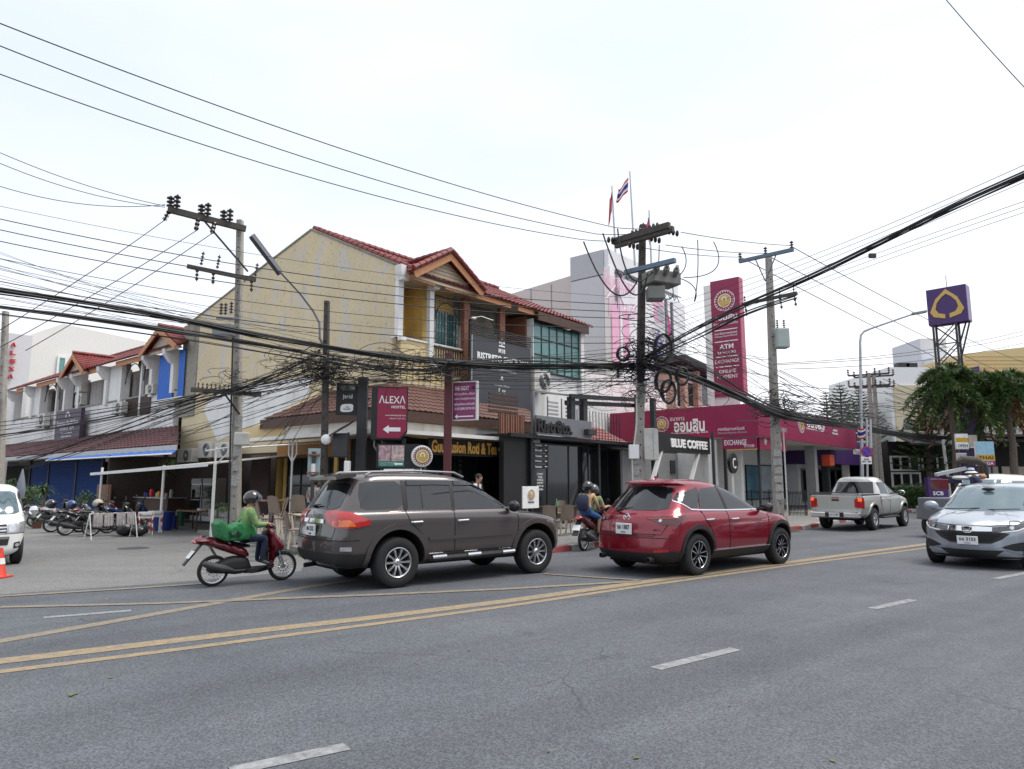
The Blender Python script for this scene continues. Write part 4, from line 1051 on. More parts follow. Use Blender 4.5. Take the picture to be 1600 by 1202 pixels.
a=onu(1128,690,BX-.0);b=onu(1181,690,BX);z0=onu(1150,702,BX).z;z1=onu(1150,685,BX).z
mb=MB(BF);mb.box(BX+.02,BX+.12,b.y,a.y,z0,zb_-.05);mb.obj('panel',M['magenta'],EX)
text('EXCHANGE',BF,(BX+.015,a.y-(a.y-b.y)*.4,(z0+z1)/2+.06),(a.y-b.y)*.66,.24,M['letter_white'],EX,right=(0,-1,0),bold=.01)
text('外币兑换',BF,(BX+.015,b.y+(a.y-b.y)*.2,z0+.13),(a.y-b.y)*.3,.14,M['letter_white'],EX,right=(0,-1,0))
mb=MB(BF);mb.box(BX+.02,BX+.12,b.y,a.y,z0-.05,z0-.0);mb.obj('lower_edge',M['gold'],EX)
AT=thing('atm_sign','magenta ATM sign with gold seal beside the bank canopy pillar','sign',BF@Matrix.Translation((BX,vg,zb_-.6)))
a=onv(1187,690,vg+.1);b=onv(1228,690,vg+.1);z0=onv(1187,698,vg+.1).z
mb=MB(BF);mb.box(a.x,b.x,vg+.1,vg+.2,z0-.1,zb_-.05);mb.obj('panel',M['magenta'],AT)
text('ATM',BF,(a.x+(b.x-a.x)*.62,vg+.09,z0+.3),(b.x-a.x)*.35,.34,M['letter_white'],AT,bold=.02);text('24 HOURS',BF,(a.x+(b.x-a.x)*.62,vg+.09,z0+.06),(b.x-a.x)*.35,.1,M['letter_white'],AT)
badge(BF,(a.x+(b.x-a.x)*.2,vg+.095,z0+.25),.16,AT,ring='magenta')
OF=thing('bank_office','white bank office with blue poster windows behind the fence','building',BF@Matrix.Translation((BX+3,0,0)))
vo=-2.0;ax=onv(1120,720,vo).x;bx_=onv(1345,720,vo).x
mb=MB(BF);mb.box(ax,bx_,vo,vo+5,0,zb_);mb.obj('wall',M['white_clean'],OF)
dm('poster_blue',(.10,.26,.36),.35,n=.5,ns=.8);dm('poster_pale',(.45,.55,.62),.4,n=.3,ns=1.0)
for pa_,pb_,m_ in((1138,1158,'glass_dark'),(1166,1184,'poster_blue'),(1188,1222,'poster_pale'),(1226,1268,'poster_blue'),(1300,1340,'glass_dark')):
    a=onv(pa_,760,vo-.03);b=onv(pb_,728,vo-.03);window(a.x,b.x,vo-.02,.6,onv((pa_+pb_)/2,728,vo).z,M[m_],M['black_metal'],2 if pb_-pa_>25 else 1,1,OF,fw=.07)
p=onv(1252,742,vo-.1);text('บริการ\nเงินฝาก\nเพื่อคุณ',BF,(p.x,vo-.09,p.z),1.7,1.3,M['letter_white'],OF)
p=onv(1252,715,vo-.1)
UP=BX+1.2
py_=thing('bank_pylon','tall magenta pylon with gold seal listing ATM, EXCHANGE and ONLINE PAYMENT','sign',BF@Matrix.Translation((UP,0,0)))
fv=.5
a=onu(1110,445,UP);b=onu(1152,434,UP);e=onu(1120,621,UP)
vA=(a.y+e.y)/2;vA=onu(1113,530,UP).y;vB=onu(1157,530,UP).y
ztp=(onu(1107,441,UP).z+onu(1152,433,UP).z)/2;zbt=onu(1140,619,UP).z
mb=MB(BF);mb.box(UP,UP+.5,vB,vA,zbt,ztp);mb.obj('panel',M['magenta'],py_)
mb=MB(BF);mb.box(UP+.02,UP+.48,vB-.05,vB,zbt,ztp);mb.obj('edge',M['magenta_side'],py_)
mb=MB(BF);mb.box(UP+.0,UP+.5,vA,vA+.35,0,ztp-.15);mb.obj('mast',M['white_wall'],py_)
mb=MB(BF);mb.box(UP+.1,UP+.4,vB+.3,vA,0,zbt);mb.obj('base',M['white_paint'],py_)
wv=vA-vB;vm=(vA+vB)/2;H_=ztp-zbt
badge(BF,(UP-.005,vm,ztp-H_*.185),wv*.37,py_,right=(0,-1,0),ring='magenta')
for s,f,w,h,bo in(('ออมสิน',.33,.86,.045,.03),('รัฐบาลเป็นประกัน',.385,.86,.03,0),('สาขานิมมานเหมินทร์',.465,.8,.02,0),('Nimmanhaemin Branch',.49,.8,.014,0),('ATM',.58,.5,.04,.02),('24 HOURS',.63,.66,.022,0),('EXCHANGE',.705,.86,.03,0),('ONLINE',.79,.6,.03,0),('PAYMENT',.835,.74,.03,0)):
    text(s,BF,(UP-.002,vm,ztp-H_*f),wv*w,H_*h,M['letter_white'],py_,right=(0,-1,0),bold=bo,depth=.02)
for f in(.435,.535,.665,.75):mb=MB(BF);mb.box(UP-.012,UP,vB+.12,vA-.12,ztp-H_*f-.02,ztp-H_*f+.02);mb.obj('rule_line',M['letter_white'],py_)
# ---- black railings of the bank ---------------------------------------------------------------
def railing(pa,pb,n,label,h=1.05):
    A=Vector((pa.x,pa.y,.12));B=Vector((pb.x,pb.y,.12));t=thing('railing',label,'fence',Matrix.Translation((A+B)/2))
    up=Vector((0,0,1))
    for i in range(n+1):
        p=A.lerp(B,i/n);big=i%12==0;mb=MB();mb.bar(p,p+up*(h+(.08 if big else.04)),.05 if big else.018,.05 if big else.018,(1,0,0));mb.obj('post' if big else 'rail_bar',M['black_metal'],t)
    for z in(.12,h-.05):mb=MB();mb.bar(A+up*z,B+up*z,.03,.03);mb.obj('rail',M['black_metal'],t)
railing(G(1233,806,.12),G(1262,806,.12),13,'black upright bar railing behind the silver pickup')
railing(G(1150,800,.12),G(1208,803,.12),26,'black upright bar railing between the red car and the bank pole')
# ---- grey and mauve tower of the property billboard ---------------------------------------------
vt=4.0
TB=thing('billboard_building','tall pale grey building with big white and pink Thai property billboard','building',BF@Matrix.Translation((18,8,0)))
g=lambda px,py,v=vt:onv(px,py,v)
uT=onv(942,500,vt).x
A=onu(892,400,uT);z_t=onu(942,388,uT).z
def tower_box(name,ua,ub,va,vb2,z0,z1,m):mb=MB(BF);mb.box(ua,ub,va,vb2,z0,z1);return mb.obj(name,m,TB)
dm('panel_grey',(.44,.46,.50),.6,n=.04);dm('panel_mauve',(.56,.51,.51),.7,n=.05);dm('panel_pale',(.76,.77,.80),.6,n=.04)  # bluish greys carry the shade of the tower's left face
vN=onu(945,500,uT).y;vX=onu(892,500,uT).y
ztA=onu(942,390,uT).z;zmid=onu(940,430,uT).z
tower_box('upper_panel',uT,uT+4,vN+.02,vX,zmid+.05,ztA,M['panel_grey'])
tower_box('lower_panel',uT+.03,uT+4,vN+.05,vX,0,zmid,mat('panel_mid',(.54,.56,.61),.6,n=.04))
zM=onu(870,435,uT).z;vY=onu(795,470,uT).y
mb=MB(BF);z1_=onu(892,428,uT).z;z2_=onu(797,457,uT).z
mb.slab([(uT+.3,vX,0),(uT+.3,vY,0),(uT+.3,vY,z2_),(uT+.3,vX,z1_)],(5,0,0));fixn(mb.obj('mauve_wing',M['panel_mauve'],TB))
mb=MB(BF)
for px in(830,862):v=onu(px,500,uT+.3).y;mb=MB(BF);mb.box(uT+.28,uT+.3,v-.03,v+.03,0,z2_);mb.obj('panel_joint',M['grey_metal'],TB)
uZ=g(1052,500).x;zF1=g(1050,425).z
mb=MB(BF);za1,za2=g(945,390,vN).z,ztA
mb.box(uT+.05,uZ,vN-.3,vN,ztA-1.1,ztA);mb.obj('parapet',M['panel_pale'],TB)
mb=MB(BF);mb.box(uT,uT+.55,vN-.4,vN-.0,0,ztA-1.1);mb.obj('pier',M['white_clean'],TB)
for i in range(12):
    x=uT+.7+i*(uZ-uT-1)/12;dx=(uZ-uT-1)/12;mb=MB(BF);mb.bar((x,vN-.5,ztA-1.6),(x+dx/2,vN-.5,ztA-1.2),.05,.05);mb.bar((x+dx/2,vN-.5,ztA-1.2),(x+dx,vN-.5,ztA-1.6),.05,.05);mb.obj('truss_web',M['grey_metal'],TB)
for z in(ztA-1.18,ztA-1.62):mb=MB(BF);mb.bar((uT+.6,vN-.5,z),(uZ,vN-.5,z),.06,.06);mb.obj('truss_chord',M['grey_metal'],TB)
zz0=4.2
AD=thing('property_advert','huge white and pink Thai house advertisement behind the corner pole','billboard',BF@Matrix.Translation(((uT+uZ)/2,vN-.7,zz0)))
va_=vN-.7
mb=MB(BF);mb.box(uT+.6,uZ+.1,va_,va_+.15,zz0,ztA-1.7);mb.obj('panel',M['panel_pale'],AD)
dm('pink',(.76,.40,.56),.5,n=.1);dm('magenta_print',(.55,.02,.2),.5,n=.05);dm('lilac',(.3,.3,.62),.5,n=.4,ns=1)
ad=lambda px,py:onv(px,py,va_-.01)
p=ad(968,440);text('เลือกบ้านเป็นของ',BF,(p.x,va_-.002,p.z),3.6,.9,M['pink'],AD)
p=ad(965,452);text('คุณ สิบห้า',BF,(p.x,va_-.002,p.z),3.0,.6,M['pink'],AD)
p=ad(976,480);text('บ้านแสนรัก',BF,(p.x,va_-.002,p.z),2.8,1.0,M['pink'],AD)
c=ad(962,472);mb=MB(BF);mb.tube([(c.x-.8,va_-.01,c.z-1),(c.x-.8,va_-.01,c.z+.1),(c.x-1.0,va_-.01,c.z),(c.x,va_-.01,c.z+1),(c.x+.9,va_-.01,c.z)],.04,4);mb.obj('house_outline',M['pink'],AD)
c=ad(972,520)
for dx,h in((-.7,3.6),(.5,3.2)):
    mb=MB(BF);poly=[(c.x+dx-.38,va_-.012,c.z-h/2),(c.x+dx+.38,va_-.012,c.z-h/2),(c.x+dx+.38,va_-.012,c.z+h*.3),(c.x+dx+.1,va_-.012,c.z+h*.46),(c.x+dx-.38,va_-.012,c.z+h*.4)]
    mb.slab(poly,(0,.01,0));fixn(mb.obj('pink_figure',M['pink'],AD))
c=ad(1030,495)
for k,(dx,dz,w,h,m_)in enumerate(((0,.6,1.3,1.9,'pink'),(.2,.3,.8,1.1,'panel_grey'),(1.2,-1.2,.7,3.5,'magenta_print'),(.1,2.6,.6,1.2,'pink'),(-.2,-2.2,.9,2.6,'lilac'))):
    mb=MB(BF);x,z=c.x+dx,c.z+dz;mb.slab([(x-w/2,va_-.012-.004*k,z-h/2),(x+w/2,va_-.012-.004*k,z-h/2),(x+w/2,va_-.012-.004*k,z+h/4),(x,va_-.012-.004*k,z+h/2),(x-w/2,va_-.012-.004*k,z+h/4)],(0,.004,0));fixn(mb.obj('print_shape',M[m_],AD))
for px in(1043,1052):x=onv(px,560,va_-.5).x;mb=MB(BF);mb.bar((x,va_-.5,3),(x,va_-.5,ztA-2.2),.15,.15,(1,0,0));mb.obj('steel_post',M['grey_metal'],AD)
dm('flag_red',(.55,.03,.05),.7,n=.1);dm('flag_white',(.8,.8,.8),.7,n=.05);dm('flag_blue',(.04,.04,.25),.7,n=.05)
def flag(base,top,corner_pts,mats,label,cat='flag',nm='flag'):
    t=thing(nm,label,cat,Matrix.Translation(base));mb=MB();mb.tube([base,top],[.07,.04],6);mb.obj('pole',M['galv'],t)
    a,b_,c_,d_=corner_pts;nn=12;st=[0,1/6,2/6,4/6,5/6,1]if len(mats)==5 else[0,1]
    for k in range(len(st)-1):
        mb=MB();vs=[]
        for i in range(nn+1):
            s=i/nn;w=Vector((.0,.25*math.sin(s*9),.12*math.sin(s*7)))*s
            vs+=[a.lerp(b_,st[k]).lerp(d_.lerp(c_,st[k]),s)+w,a.lerp(b_,st[k+1]).lerp(d_.lerp(c_,st[k+1]),s)+w]
        mb.add(vs,[(2*i,2*i+1,2*i+3,2*i+2)for i in range(nn)]);mb.obj('stripe' if len(mats)>1 else 'cloth',M[mats[k]],t,smooth=True)
    return t
YF=(BF@Vector((uT+1,vN,0))).y
flag(at(962,400,YF),at(956,291,YF),[at(956,299,YF),at(956,330,YF),at(951,354,YF),at(953,310,YF)],['flag_red'],'narrow drooping dark red flag left of the national flag')
flag(at(992,415,YF),at(984,268,YF),[at(982,277,YF),at(981,300,YF),at(963,317,YF),at(967,296,YF)],['flag_red','flag_white','flag_blue','flag_white','flag_red'],'red, white and blue striped national flag on the tallest roof pole')
flag(at(1018,420,YF),at(1014,329,YF),[at(1014,338,YF),at(1014,360,YF),at(1016,384,YF),at(1009,352,YF)],['magenta_print'],'small magenta flag right behind the corner pole crossarm')
dm('salmon',(.50,.34,.26),.8,n=.08)
# ---- building behind, between tower and pylon
PH=thing('pink_house','salmon house with a dark overhanging roof behind the bank canopy','building',BF@Matrix.Translation((24,2,0)))
v3=2.0;a=onv(1055,600,v3);b=onv(1118,600,v3)
mb=MB(BF);mb.box(a.x,b.x,v3,v3+6,0,onv(1060,582,v3).z);mb.obj('wall',M['salmon'],PH)
mb=MB(BF);zz=onv(1060,575,v3).z;mb.slab([(a.x-.5,v3-1,zz+.3),(b.x+.6,v3-1,zz-.2),(b.x+.6,v3-1,zz+.1),(a.x-.5,v3-1,zz+.6)],(0,7,0));mb.obj('roof',M['charcoal'],PH)
for px in(1062,1079,1100):p=onv(px,617,v3-.02);window(p.x-.5,p.x+.5,v3-.01,p.z-.8,p.z+.8,M['glass_dark'],M['white_paint'],1,1,PH,fw=.12)
for px in(1070,1090):p=onv(px,600,v3-.3);mb=MB(BF);mb.box(p.x-.2,p.x+.2,v3-.4,v3-.02,0,zz);mb.obj('pillar',M['salmon'],PH)
# ---- white mesh/brick low wall behind cafe deck
MW=thing('white_rear_wall','white brick rear wall seen through the cafe deck frame','wall',BF@Matrix.Translation((14,1.5,0)))
v4=1.6;a=onv(912,600,v4);b=onv(1040,600,v4);z1_=onv(960,590,v4).z
mb=MB(BF);mb.box(a.x,b.x,v4,v4+.3,0,z1_);mb.obj('wall',M['white_wall'],MW)
mb=MB(BF)
for i in range(26):
    z=2.6+i*.13
    if z<z1_-.1:
        for j in range(24):
            x=a.x+(b.x-a.x)*(j+.5*(i%2))/24.5;mb.box(x+.01,x+(b.x-a.x)/24.5-.02,v4-.025,v4,z,z+.11)
mb.obj('bricks',M['white_wall'],MW,kind='stuff')
# ---- purple bank
PBv=vg+.6;pb=lambda px,py,v=PBv:onv(px,py,v)
PB=thing('purple_bank','purple fascia bank branch with Thai lettering beyond the magenta canopy','bank',BF@Matrix.Translation((pb(1340,700).x,0,0)))
u0=pb(1298,700).x+8;
v5=-5.0;f=lambda px,py:onv(px,py,v5)
u0=f(1298,700).x;u1=f(1386,700).x;z0=f(1298,706).z;z1=f(1298,686).z;z0=2.75;z1=4.35
mb=MB(BF);mb.box(u0,u1,v5,v5+9,z0,z1);mb.obj('fascia',M['purple'],PB)
mb=MB(BF);mb.box(u0+.5,u1-.5,v5+2.2,v5+8,0,z0);mb.obj('wall',M['white_clean'],PB)
for i in range(5):
    a=u0+1+(u1-u0-2)*i/5;window(a,a+(u1-u0-2)/5-.6,v5+2.17,.4,2.4,M['glass_dark'],M['grey_metal'],1,1,PB,fw=.12)
for i in range(4):x=u0+.8+(u1-u0-1.6)*i/3;mb=MB(BF);mb.box(x-.2,x+.2,v5+.4,v5+.8,0,z0);mb.obj('pillar',M['white_clean']if i%2 else M['charcoal'],PB)
p0,p1=f(1333,690),f(1358,692);text('ธนาคารไทยพาณิชย์',BF,((p0.x+p1.x)/2,v5-.01,(z0+z1)/2+.2),(p1.x-p0.x)*1.1,.55,M['letter_white'],PB,bold=.02)
text('Siam Commercial Bank',BF,((p0.x+p1.x)/2+.6,v5-.01,(z0+z1)/2-.35),(p1.x-p0.x)*.6,.25,M['letter_white'],PB)
pq=f(1376,703);text('สาขานิมมาน',BF,(pq.x,v5-.01,z0+.3),1.6,.2,M['letter_grey'],PB)
RB=thing('red_post_box','orange red box mounted beside the pillar of the purple bank','box',BF@Matrix.Translation((f(1292,720).x,v5-.3,1.5)))
p=onv(1292,719,v5-.6);mb=MB(BF);mb.bbox(p.x-.4,p.x+.45,v5-.9,v5-.4,p.z-.35,p.z+.3,.05);mb.obj('body',mat('post_red',(.55,.07,.02),.5),RB);mb=MB(BF);mb.box(p.x+.46,p.x+.5,v5-.85,v5-.45,p.z-.3,p.z+.25);mb.obj('side',M['white_paint'],RB);mb=MB(BF);mb.box(p.x-.05,p.x+.05,v5-.7,v5-.6,0,p.z-.35);mb.obj('post',M['charcoal'],RB)
# ================================================================= POLES, WIRES, STREET SIGNS
def solvewire(a,b,mid,n=22):
    lo,hi=0,1;xa=proj(a)[0];xb=proj(b)[0]
    if mid is None:sag=(b-a).length*.015
    else:
        for _ in range(40):
            t=(lo+hi)/2;x=proj(a.lerp(b,t))[0]
            if(x<mid[0])==(xb>xa):lo=t
            else:hi=t
        t=(lo+hi)/2;p=a.lerp(b,t);py=mid[1];z=at(mid[0],py,p.y).z;sag=(p.z-z)/max(.05,4*t*(1-t))
    return[a.lerp(b,i/n)-Vector((0,0,sag*4*(i/n)*(1-i/n)))for i in range(n+1)]
def wire(p0,p1,mid=None,r=.008,name='power_line',label=None,group=None,n=5):
    pts=solvewire(at(*p0),at(*p1),mid);mb=MB();mb.tube(pts,r,n)
    return mb.obj(name,M['cable'],label=label,cat='wire',group=group,base=pts[0],smooth=True)
def wireobj(pts,r,name,label,group=None,cat='cable',n=5,kind=None):
    mb=MB();mb.tube(pts,r,n);return mb.obj(name,M['cable'],label=label,cat=cat,group=group,base=pts[0],smooth=True,kind=kind)
def insulator(a,b,r,parent,k=3):
    a=Vector(a);b=Vector(b);mb=MB();d=(b-a).normalized();L=(b-a).length
    pts=[a];rs=[r*.35]
    for i in range(k):
        c=a+d*(L*(i+.5)/k);q=L/k*.22
        pts+=[c-d*q,c-d*q*.9,c+d*q*.3,c+d*q*.9];rs+=[r*.35,r,r*.9,r*.35]
    pts.append(b);rs.append(r*.3)
    mb.tube(pts,rs,8);return mb.obj('insulator',M['insulator'],parent,smooth=True)
def upole(name,label,base,ztop,w0,w1,m,m2=None,zsplit=0,cat='utility pole',top=None):
    ln=Vector((0,0,0))if top is None else Vector((top.x-base[0],0,0))/ztop
    t=thing(name,label,cat,Matrix.Translation(base));mb=MB();b=Vector(base)
    def seg(z0,z1,name_,mm):
        mb=MB();f0=z0/ztop;f1=z1/ztop;a0=w0+(w1-w0)*f0;a1=w0+(w1-w0)*f1
        vs=[]
        for z,a in((z0,a0),(z1,a1)):
            c=a*.25
            for x,y in((-a+c,-a),(a-c,-a),(a,-a+c),(a,a-c),(a-c,a),(-a+c,a),(-a,a-c),(-a,-a+c)):vs.append(b+Vector((x*.8,y,z))+ln*z)
        mb.add(vs,[(i,(i+1)%8,8+(i+1)%8,8+i)for i in range(8)]+[tuple(range(8,16)),tuple(range(8))[::-1]]);mb.obj(name_,mm,t)
        return a0
    if m2:seg(0,zsplit,'shaft',m);seg(zsplit+.002,ztop,'upper_shaft',m2)
    else:seg(0,ztop,'shaft',m)
    for i in range(int(ztop/.35)):
        z=.5+i*.35;a=w0+(w1-w0)*z/ztop;mb=MB()if i==0 else mb;xx=b.x+ln.x*z;mb.box(xx-.018,xx+.018,b.y-a-.003,b.y-a+.01,z,z+.04)
    mb.obj('climbing_holes',M['well'],t,kind='stuff')
    return t
def arm(t,a,b,w,h,m='pole_dark',name='crossarm'):
    mb=MB();mb.bar(a,b,w,h);return mb.obj(name,M[m],t)
# ---- pole 1
Y1=20.0;b1=at(370,800,Y1);b1.z=0;T1=at(375,350,Y1);z1=T1.z
P1=upole('utility_pole','tall concrete utility pole with one-sided crossarm in front of the yellow gable',b1,z1+.1,.15,.105,M['pole_concrete'],top=T1)
for w in(0.0,):pass
b,a=(lambda A,L,X:(A,at(*X,L)))(at(384,358,Y1-.16),Y1-1.3,(262,327));bb=b;arm(P1,a,bb,.12,.17);a_top,b_top=a,bb
for k,(px,py)in enumerate(((268,322),(315,334),(350,345))):
    f=(px-262)/(384-262);p=a.lerp(bb,f);insulator(p+Vector((-.05,0,.08)),p+Vector((-.05,0,.42)),.11,P1);insulator(p+Vector((.14,0,.08)),p+Vector((.14,0,.46)),.1,P1)
arm(P1,a.lerp(bb,.42),Vector((b1.x,Y1-.15,at(370,427,Y1).z)),.03,.05,'black_metal','strut')
a2=at(292,416,Y1-1.0);c2=at(400,438,Y1-.16);arm(P1,a2,c2,.09,.11)
for f in(.17,.4,.96):
    p=a2.lerp(c2,f);insulator(p+Vector((.05,0,.1)),p+Vector((.1,0,.5)),.05,P1,4);insulator(p+Vector((-.05,0,-.02)),p+Vector((0,-.1,-.4)),.05,P1,3)
a3=at(298,609,Y1-1.05);c3=at(408,617,Y1-.16);arm(P1,a3,c3,.1,.12)
for i in range(9):p=a3.lerp(c3,.1+i*.06);insulator(p+Vector((0,0,.05)),p+Vector((0,0,.22)),.035,P1,2)
arm(P1,a3.lerp(c3,.45),Vector((b1.x,Y1-.18,a3.z-.6)),.03,.04,'black_metal','strut')
for px,py,h in((345,492,.35),(352,492,.35),(361,490,.35)):p=at(px,py,Y1-.3);insulator(p,p+Vector((0,0,h)),.06,P1,4)
arm(P1,at(338,497,Y1-.3),at(372,499,Y1-.2),.08,.08,'grey_metal','bracket')
mb=MB();mb.bbox(*(lambda p:(p.x-.28,p.x+.28,p.y-.25,p.y+.15,p.z-.35,p.z+.0))(at(352,508,Y1-.3)),.03);mb.obj('fuse_box',M['grey_metal'],P1)
mb=MB();p=at(378,686,Y1-.25);mb.bbox(p.x-.2,p.x+.2,p.y-.1,p.y+.1,p.z-.18,p.z+.18,.03);mb.obj('meter_box',M['ac_white'],P1)
mb=MB();mb.tube([(b1.x-.13,Y1-.2,.1),at(364,520,Y1-.2)],.025,6);mb.obj('conduit',M['black'],P1)
dm('sticker',(.35,.34,.33),.8,n=.6,ns=30)
for i in range(5):mb=MB();z=1.5+i*.42;mb.box(b1.x-.12,b1.x+.1,Y1-.21,Y1-.205,z,z+.3);mb.obj('poster_scrap',M['sticker'],P1)
# ---- lamp arm and pole 2 (dark slim pole)
Y2=18.6;b2=at(506,800,Y2);b2.z=0;zt2=at(510,471,Y2).z
P2=upole('cable_pole','slim dark weathered pole wrapped in cable tangles left of the black sign',b2,zt2,.115,.085,M['pole_dark'],top=at(511,471,Y2))
mb=MB();pts=[at(507,545,Y2-.1),at(500,530,Y2-.2),at(499,505,Y2-.2),at(490,487,Y2-.3),at(470,460,Y2-.6),at(437,424,Y2-1.0)]
mb.tube(pts,.03,6);LA_=mb.obj('lamp_arm',M['grey_metal'],P2,smooth=True)
A_=at(437,426,Y2-1.0);B_=at(393,368,Y2-1.5);mb=MB();mb.bar(A_,B_,.2,.1);mb.obj('lamp_housing',M['grey_metal'],P2)
mb=MB();mb.bar(A_-Vector((0,.02,.07)),B_-Vector((0,.02,.07)),.12,.05);mb.obj('lamp_cover',M['charcoal'],P2)
# ---- pole 3 (corner pole with switchgear)
Y3=19.0;b3=at(996,800,Y3);b3.z=.12;T3=at(1004,355,Y3);z3=T3.z
P3_=upole('corner_utility_pole','dark stained utility pole with grey switchgear and thick cable tangle beside the black cafe',Vector((b3.x,Y3,0)),z3+.05,.15,.11,M['pole_concrete'],M['pole_dark'],at(1000,600,Y3).z,top=T3)
def arm_level(pxa,pya,pxb,pyb,Y,dY=0):
    a=at(pxa,pya,Y);lo,hi=Y-6,Y+6
    for _ in range(40):
        m=(lo+hi)/2
        if at(pxb,pyb,m).z<a.z:lo=m
        else:hi=m
    return a,at(pxb,pyb,(lo+hi)/2)
a,b=arm_level(957,378,1046,352,Y3-.3);arm(P3_,a,b,.12,.16)
a_,b_=arm_level(962,384,1052,358,Y3+.2);arm(P3_,a_,b_,.12,.16)
ARM3=(a,b)
for px,py,dx,dz in((988,364,.12,.1),(1015,355,.12,.1)):
    for k in range(3):p=at(px+k*6,py-k*1.5,Y3-.3);mb=MB();mb.ball(p,(.045,.06,.085),8,6);mb.obj('insulator_disc',M['insulator'],P3_,smooth=True)
for px,py in((951,375),(984,383),(1018,373),(1046,362)):
    for k in range(3):p=at(px+k*6,py+(k*1.5 if px>1000 or px==984 else k*.3),Y3-.4);mb=MB();mb.ball(p,(.05,.09,.09),8,6);mb.obj('insulator_disc',M['insulator'],P3_,smooth=True)
dm('blue_grey',(.12,.17,.22),.5,metal=.3,n=.1)
a,b=arm_level(977,426,1055,407,Y3-.5);arm(P3_,a,b,.12,.12,'blue_grey')
dm('switch_grey',(.20,.205,.185),.5,n=.1,dirt=.3)
p=at(1035,437,Y3-.2);Rz=Matrix.Translation(p)@Matrix.Rotation(R(25),4,'Z')
mb=MB();mb.bbox(-.5,.42,-.3,.3,-.18,.18,.03,Rz);mb.obj('switchgear',M['switch_grey'],P3_)
for k in range(3):q=Rz@Vector((-.45+k*.33,-.3,.05));q2=Rz@Vector((-.62+k*.33,-.62,.22));mb=MB();mb.tube([q,q.lerp(q2,.3),q.lerp(q2,.35),q.lerp(q2,.65),q.lerp(q2,.7),q2],[.06,.06,.09,.09,.05,.05],8);mb.obj('bushing',M['switch_grey'],P3_,smooth=True)
p=at(1022,458,Y3-.3);mb=MB();mb.bbox(p.x-.2,p.x+.26,p.y-.25,p.y+.2,p.z-.22,p.z+.15,.03);mb.obj('voltage_transformer',M['switch_grey'],P3_)
for px0,py0,px1,py1,w in((1007,670,1027,719,.17),):p=at(1017,719,Y3-.1);q=at(1017,670,Y3-.1);mb=MB();mb.bbox(p.x-.19,p.x+.19,Y3-.25,Y3+.1,p.z,q.z,.02);mb.obj('cabinet',M['ac_white'],P3_);mb=MB();mb.box(p.x+.04,p.x+.05,Y3-.255,Y3-.25,p.z+.03,q.z-.03);mb.obj('cabinet_joint',M['grey_metal'],P3_)
p=at(991,717,Y3-.3);q=at(991,695,Y3-.3);mb=MB();mb.bbox(p.x-.13,p.x+.13,Y3-.35,Y3-.2,p.z,q.z,.015);mb.obj('junction_box',M['white_clean'],P3_)
mb=MB();mb.tube([(p.x-.05,Y3-.28,.12),(p.x-.05,Y3-.28,p.z),(p.x+.1,Y3-.26,q.z+.6),(p.x+.14,Y3-.24,5.2)],.022,6);mb.obj('conduit',M['ac_white'],P3_,smooth=True)
for i in range(4):mb=MB();z=1.2+i*.3;mb.box(b3.x-.15,b3.x+.05,Y3-.204,Y3-.198,z,z+.24);mb.obj('poster_scrap',M['sticker'],P3_)
mb=MB();mb.bar(at(1005,598,Y3-.25),at(1060,598,Y3-.25),.04,.04);mb.bar(at(1008,598,Y3-.25),at(1008,630,Y3-.25),.04,.04);mb.obj('cable_bracket',M['galv'],P3_)
for k,(x0,y0,mx,my,x1,y1)in enumerate(((912,378,960,459,1000,430),(942,365,985,457,1012,428),(965,358,985,433,1020,424))):
    A=at(x0,y0,Y3-.6);Bm=at(mx,my,Y3-.8);B=at(x1,y1,Y3-.6);pts=[]
    for i in range(17):s=i/16;c=Bm*2-(A+B)/2;pts.append(A*(1-s)**2+c*2*s*(1-s)+B*s*s)
    mb=MB();mb.tube(pts,.022,6);mb.obj('lead',M['cable'],P3_,smooth=True)
for x0,y0,mx,my,x1,y1 in((1062,435,1085,450,1085,472),(1090,375,1090,430,1085,470),(1115,378,1118,420,1068,434),(1030,383,1027,430,1020,430),(1065,385,1072,410,1062,430),(1035,466,1050,465,1050,445)):
    A=at(x0,y0,Y3-.4);Bm=at(mx,my,Y3-.4);B=at(x1,y1,Y3-.4);c=Bm*2-(A+B)/2;mb=MB();mb.tube([A*(1-s)**2+c*2*s*(1-s)+B*s*s for s in[i/12 for i in range(13)]],.014,5);mb.obj('lead',M['cable'],P3_,smooth=True)
for px,py,rx,ry,tilt in((974,553,.17,.17,0),(1036,543,.24,.36,.3),(1045,612,.2,.3,0),(1037,595,.22,.3,.2),(1066,588,.17,.22,0)):
    t=thing('cable_coil',{974:'small round coil of spare cable left of the corner pole',1036:'largest black cable coil just right of the corner pole',1045:'lowest cable coil hanging beneath the corner pole bracket',1037:'dark cable coil just above the corner pole bracket',1066:'thin cable coil farthest right of the corner pole'}[px],'cable coil',Matrix.Translation(at(px,py,Y3-.5)),'coils of spare cable on the corner pole')
    c=at(px,py,Y3-.5)
    for k in range(4):mb=MB();mb.tube([c+Vector(((rx*(.8+.09*k)+.05*math.sin(a*3+k)*rx)*math.cos(a)+tilt*.1*math.sin(a),.05*math.sin(a*2+k)+k*.02,(ry+k*.01)*math.sin(a)))for a in[i*.3927 for i in range(16)]],.02,5,closed=True);mb.obj('loop',M['cable'],t,smooth=True)
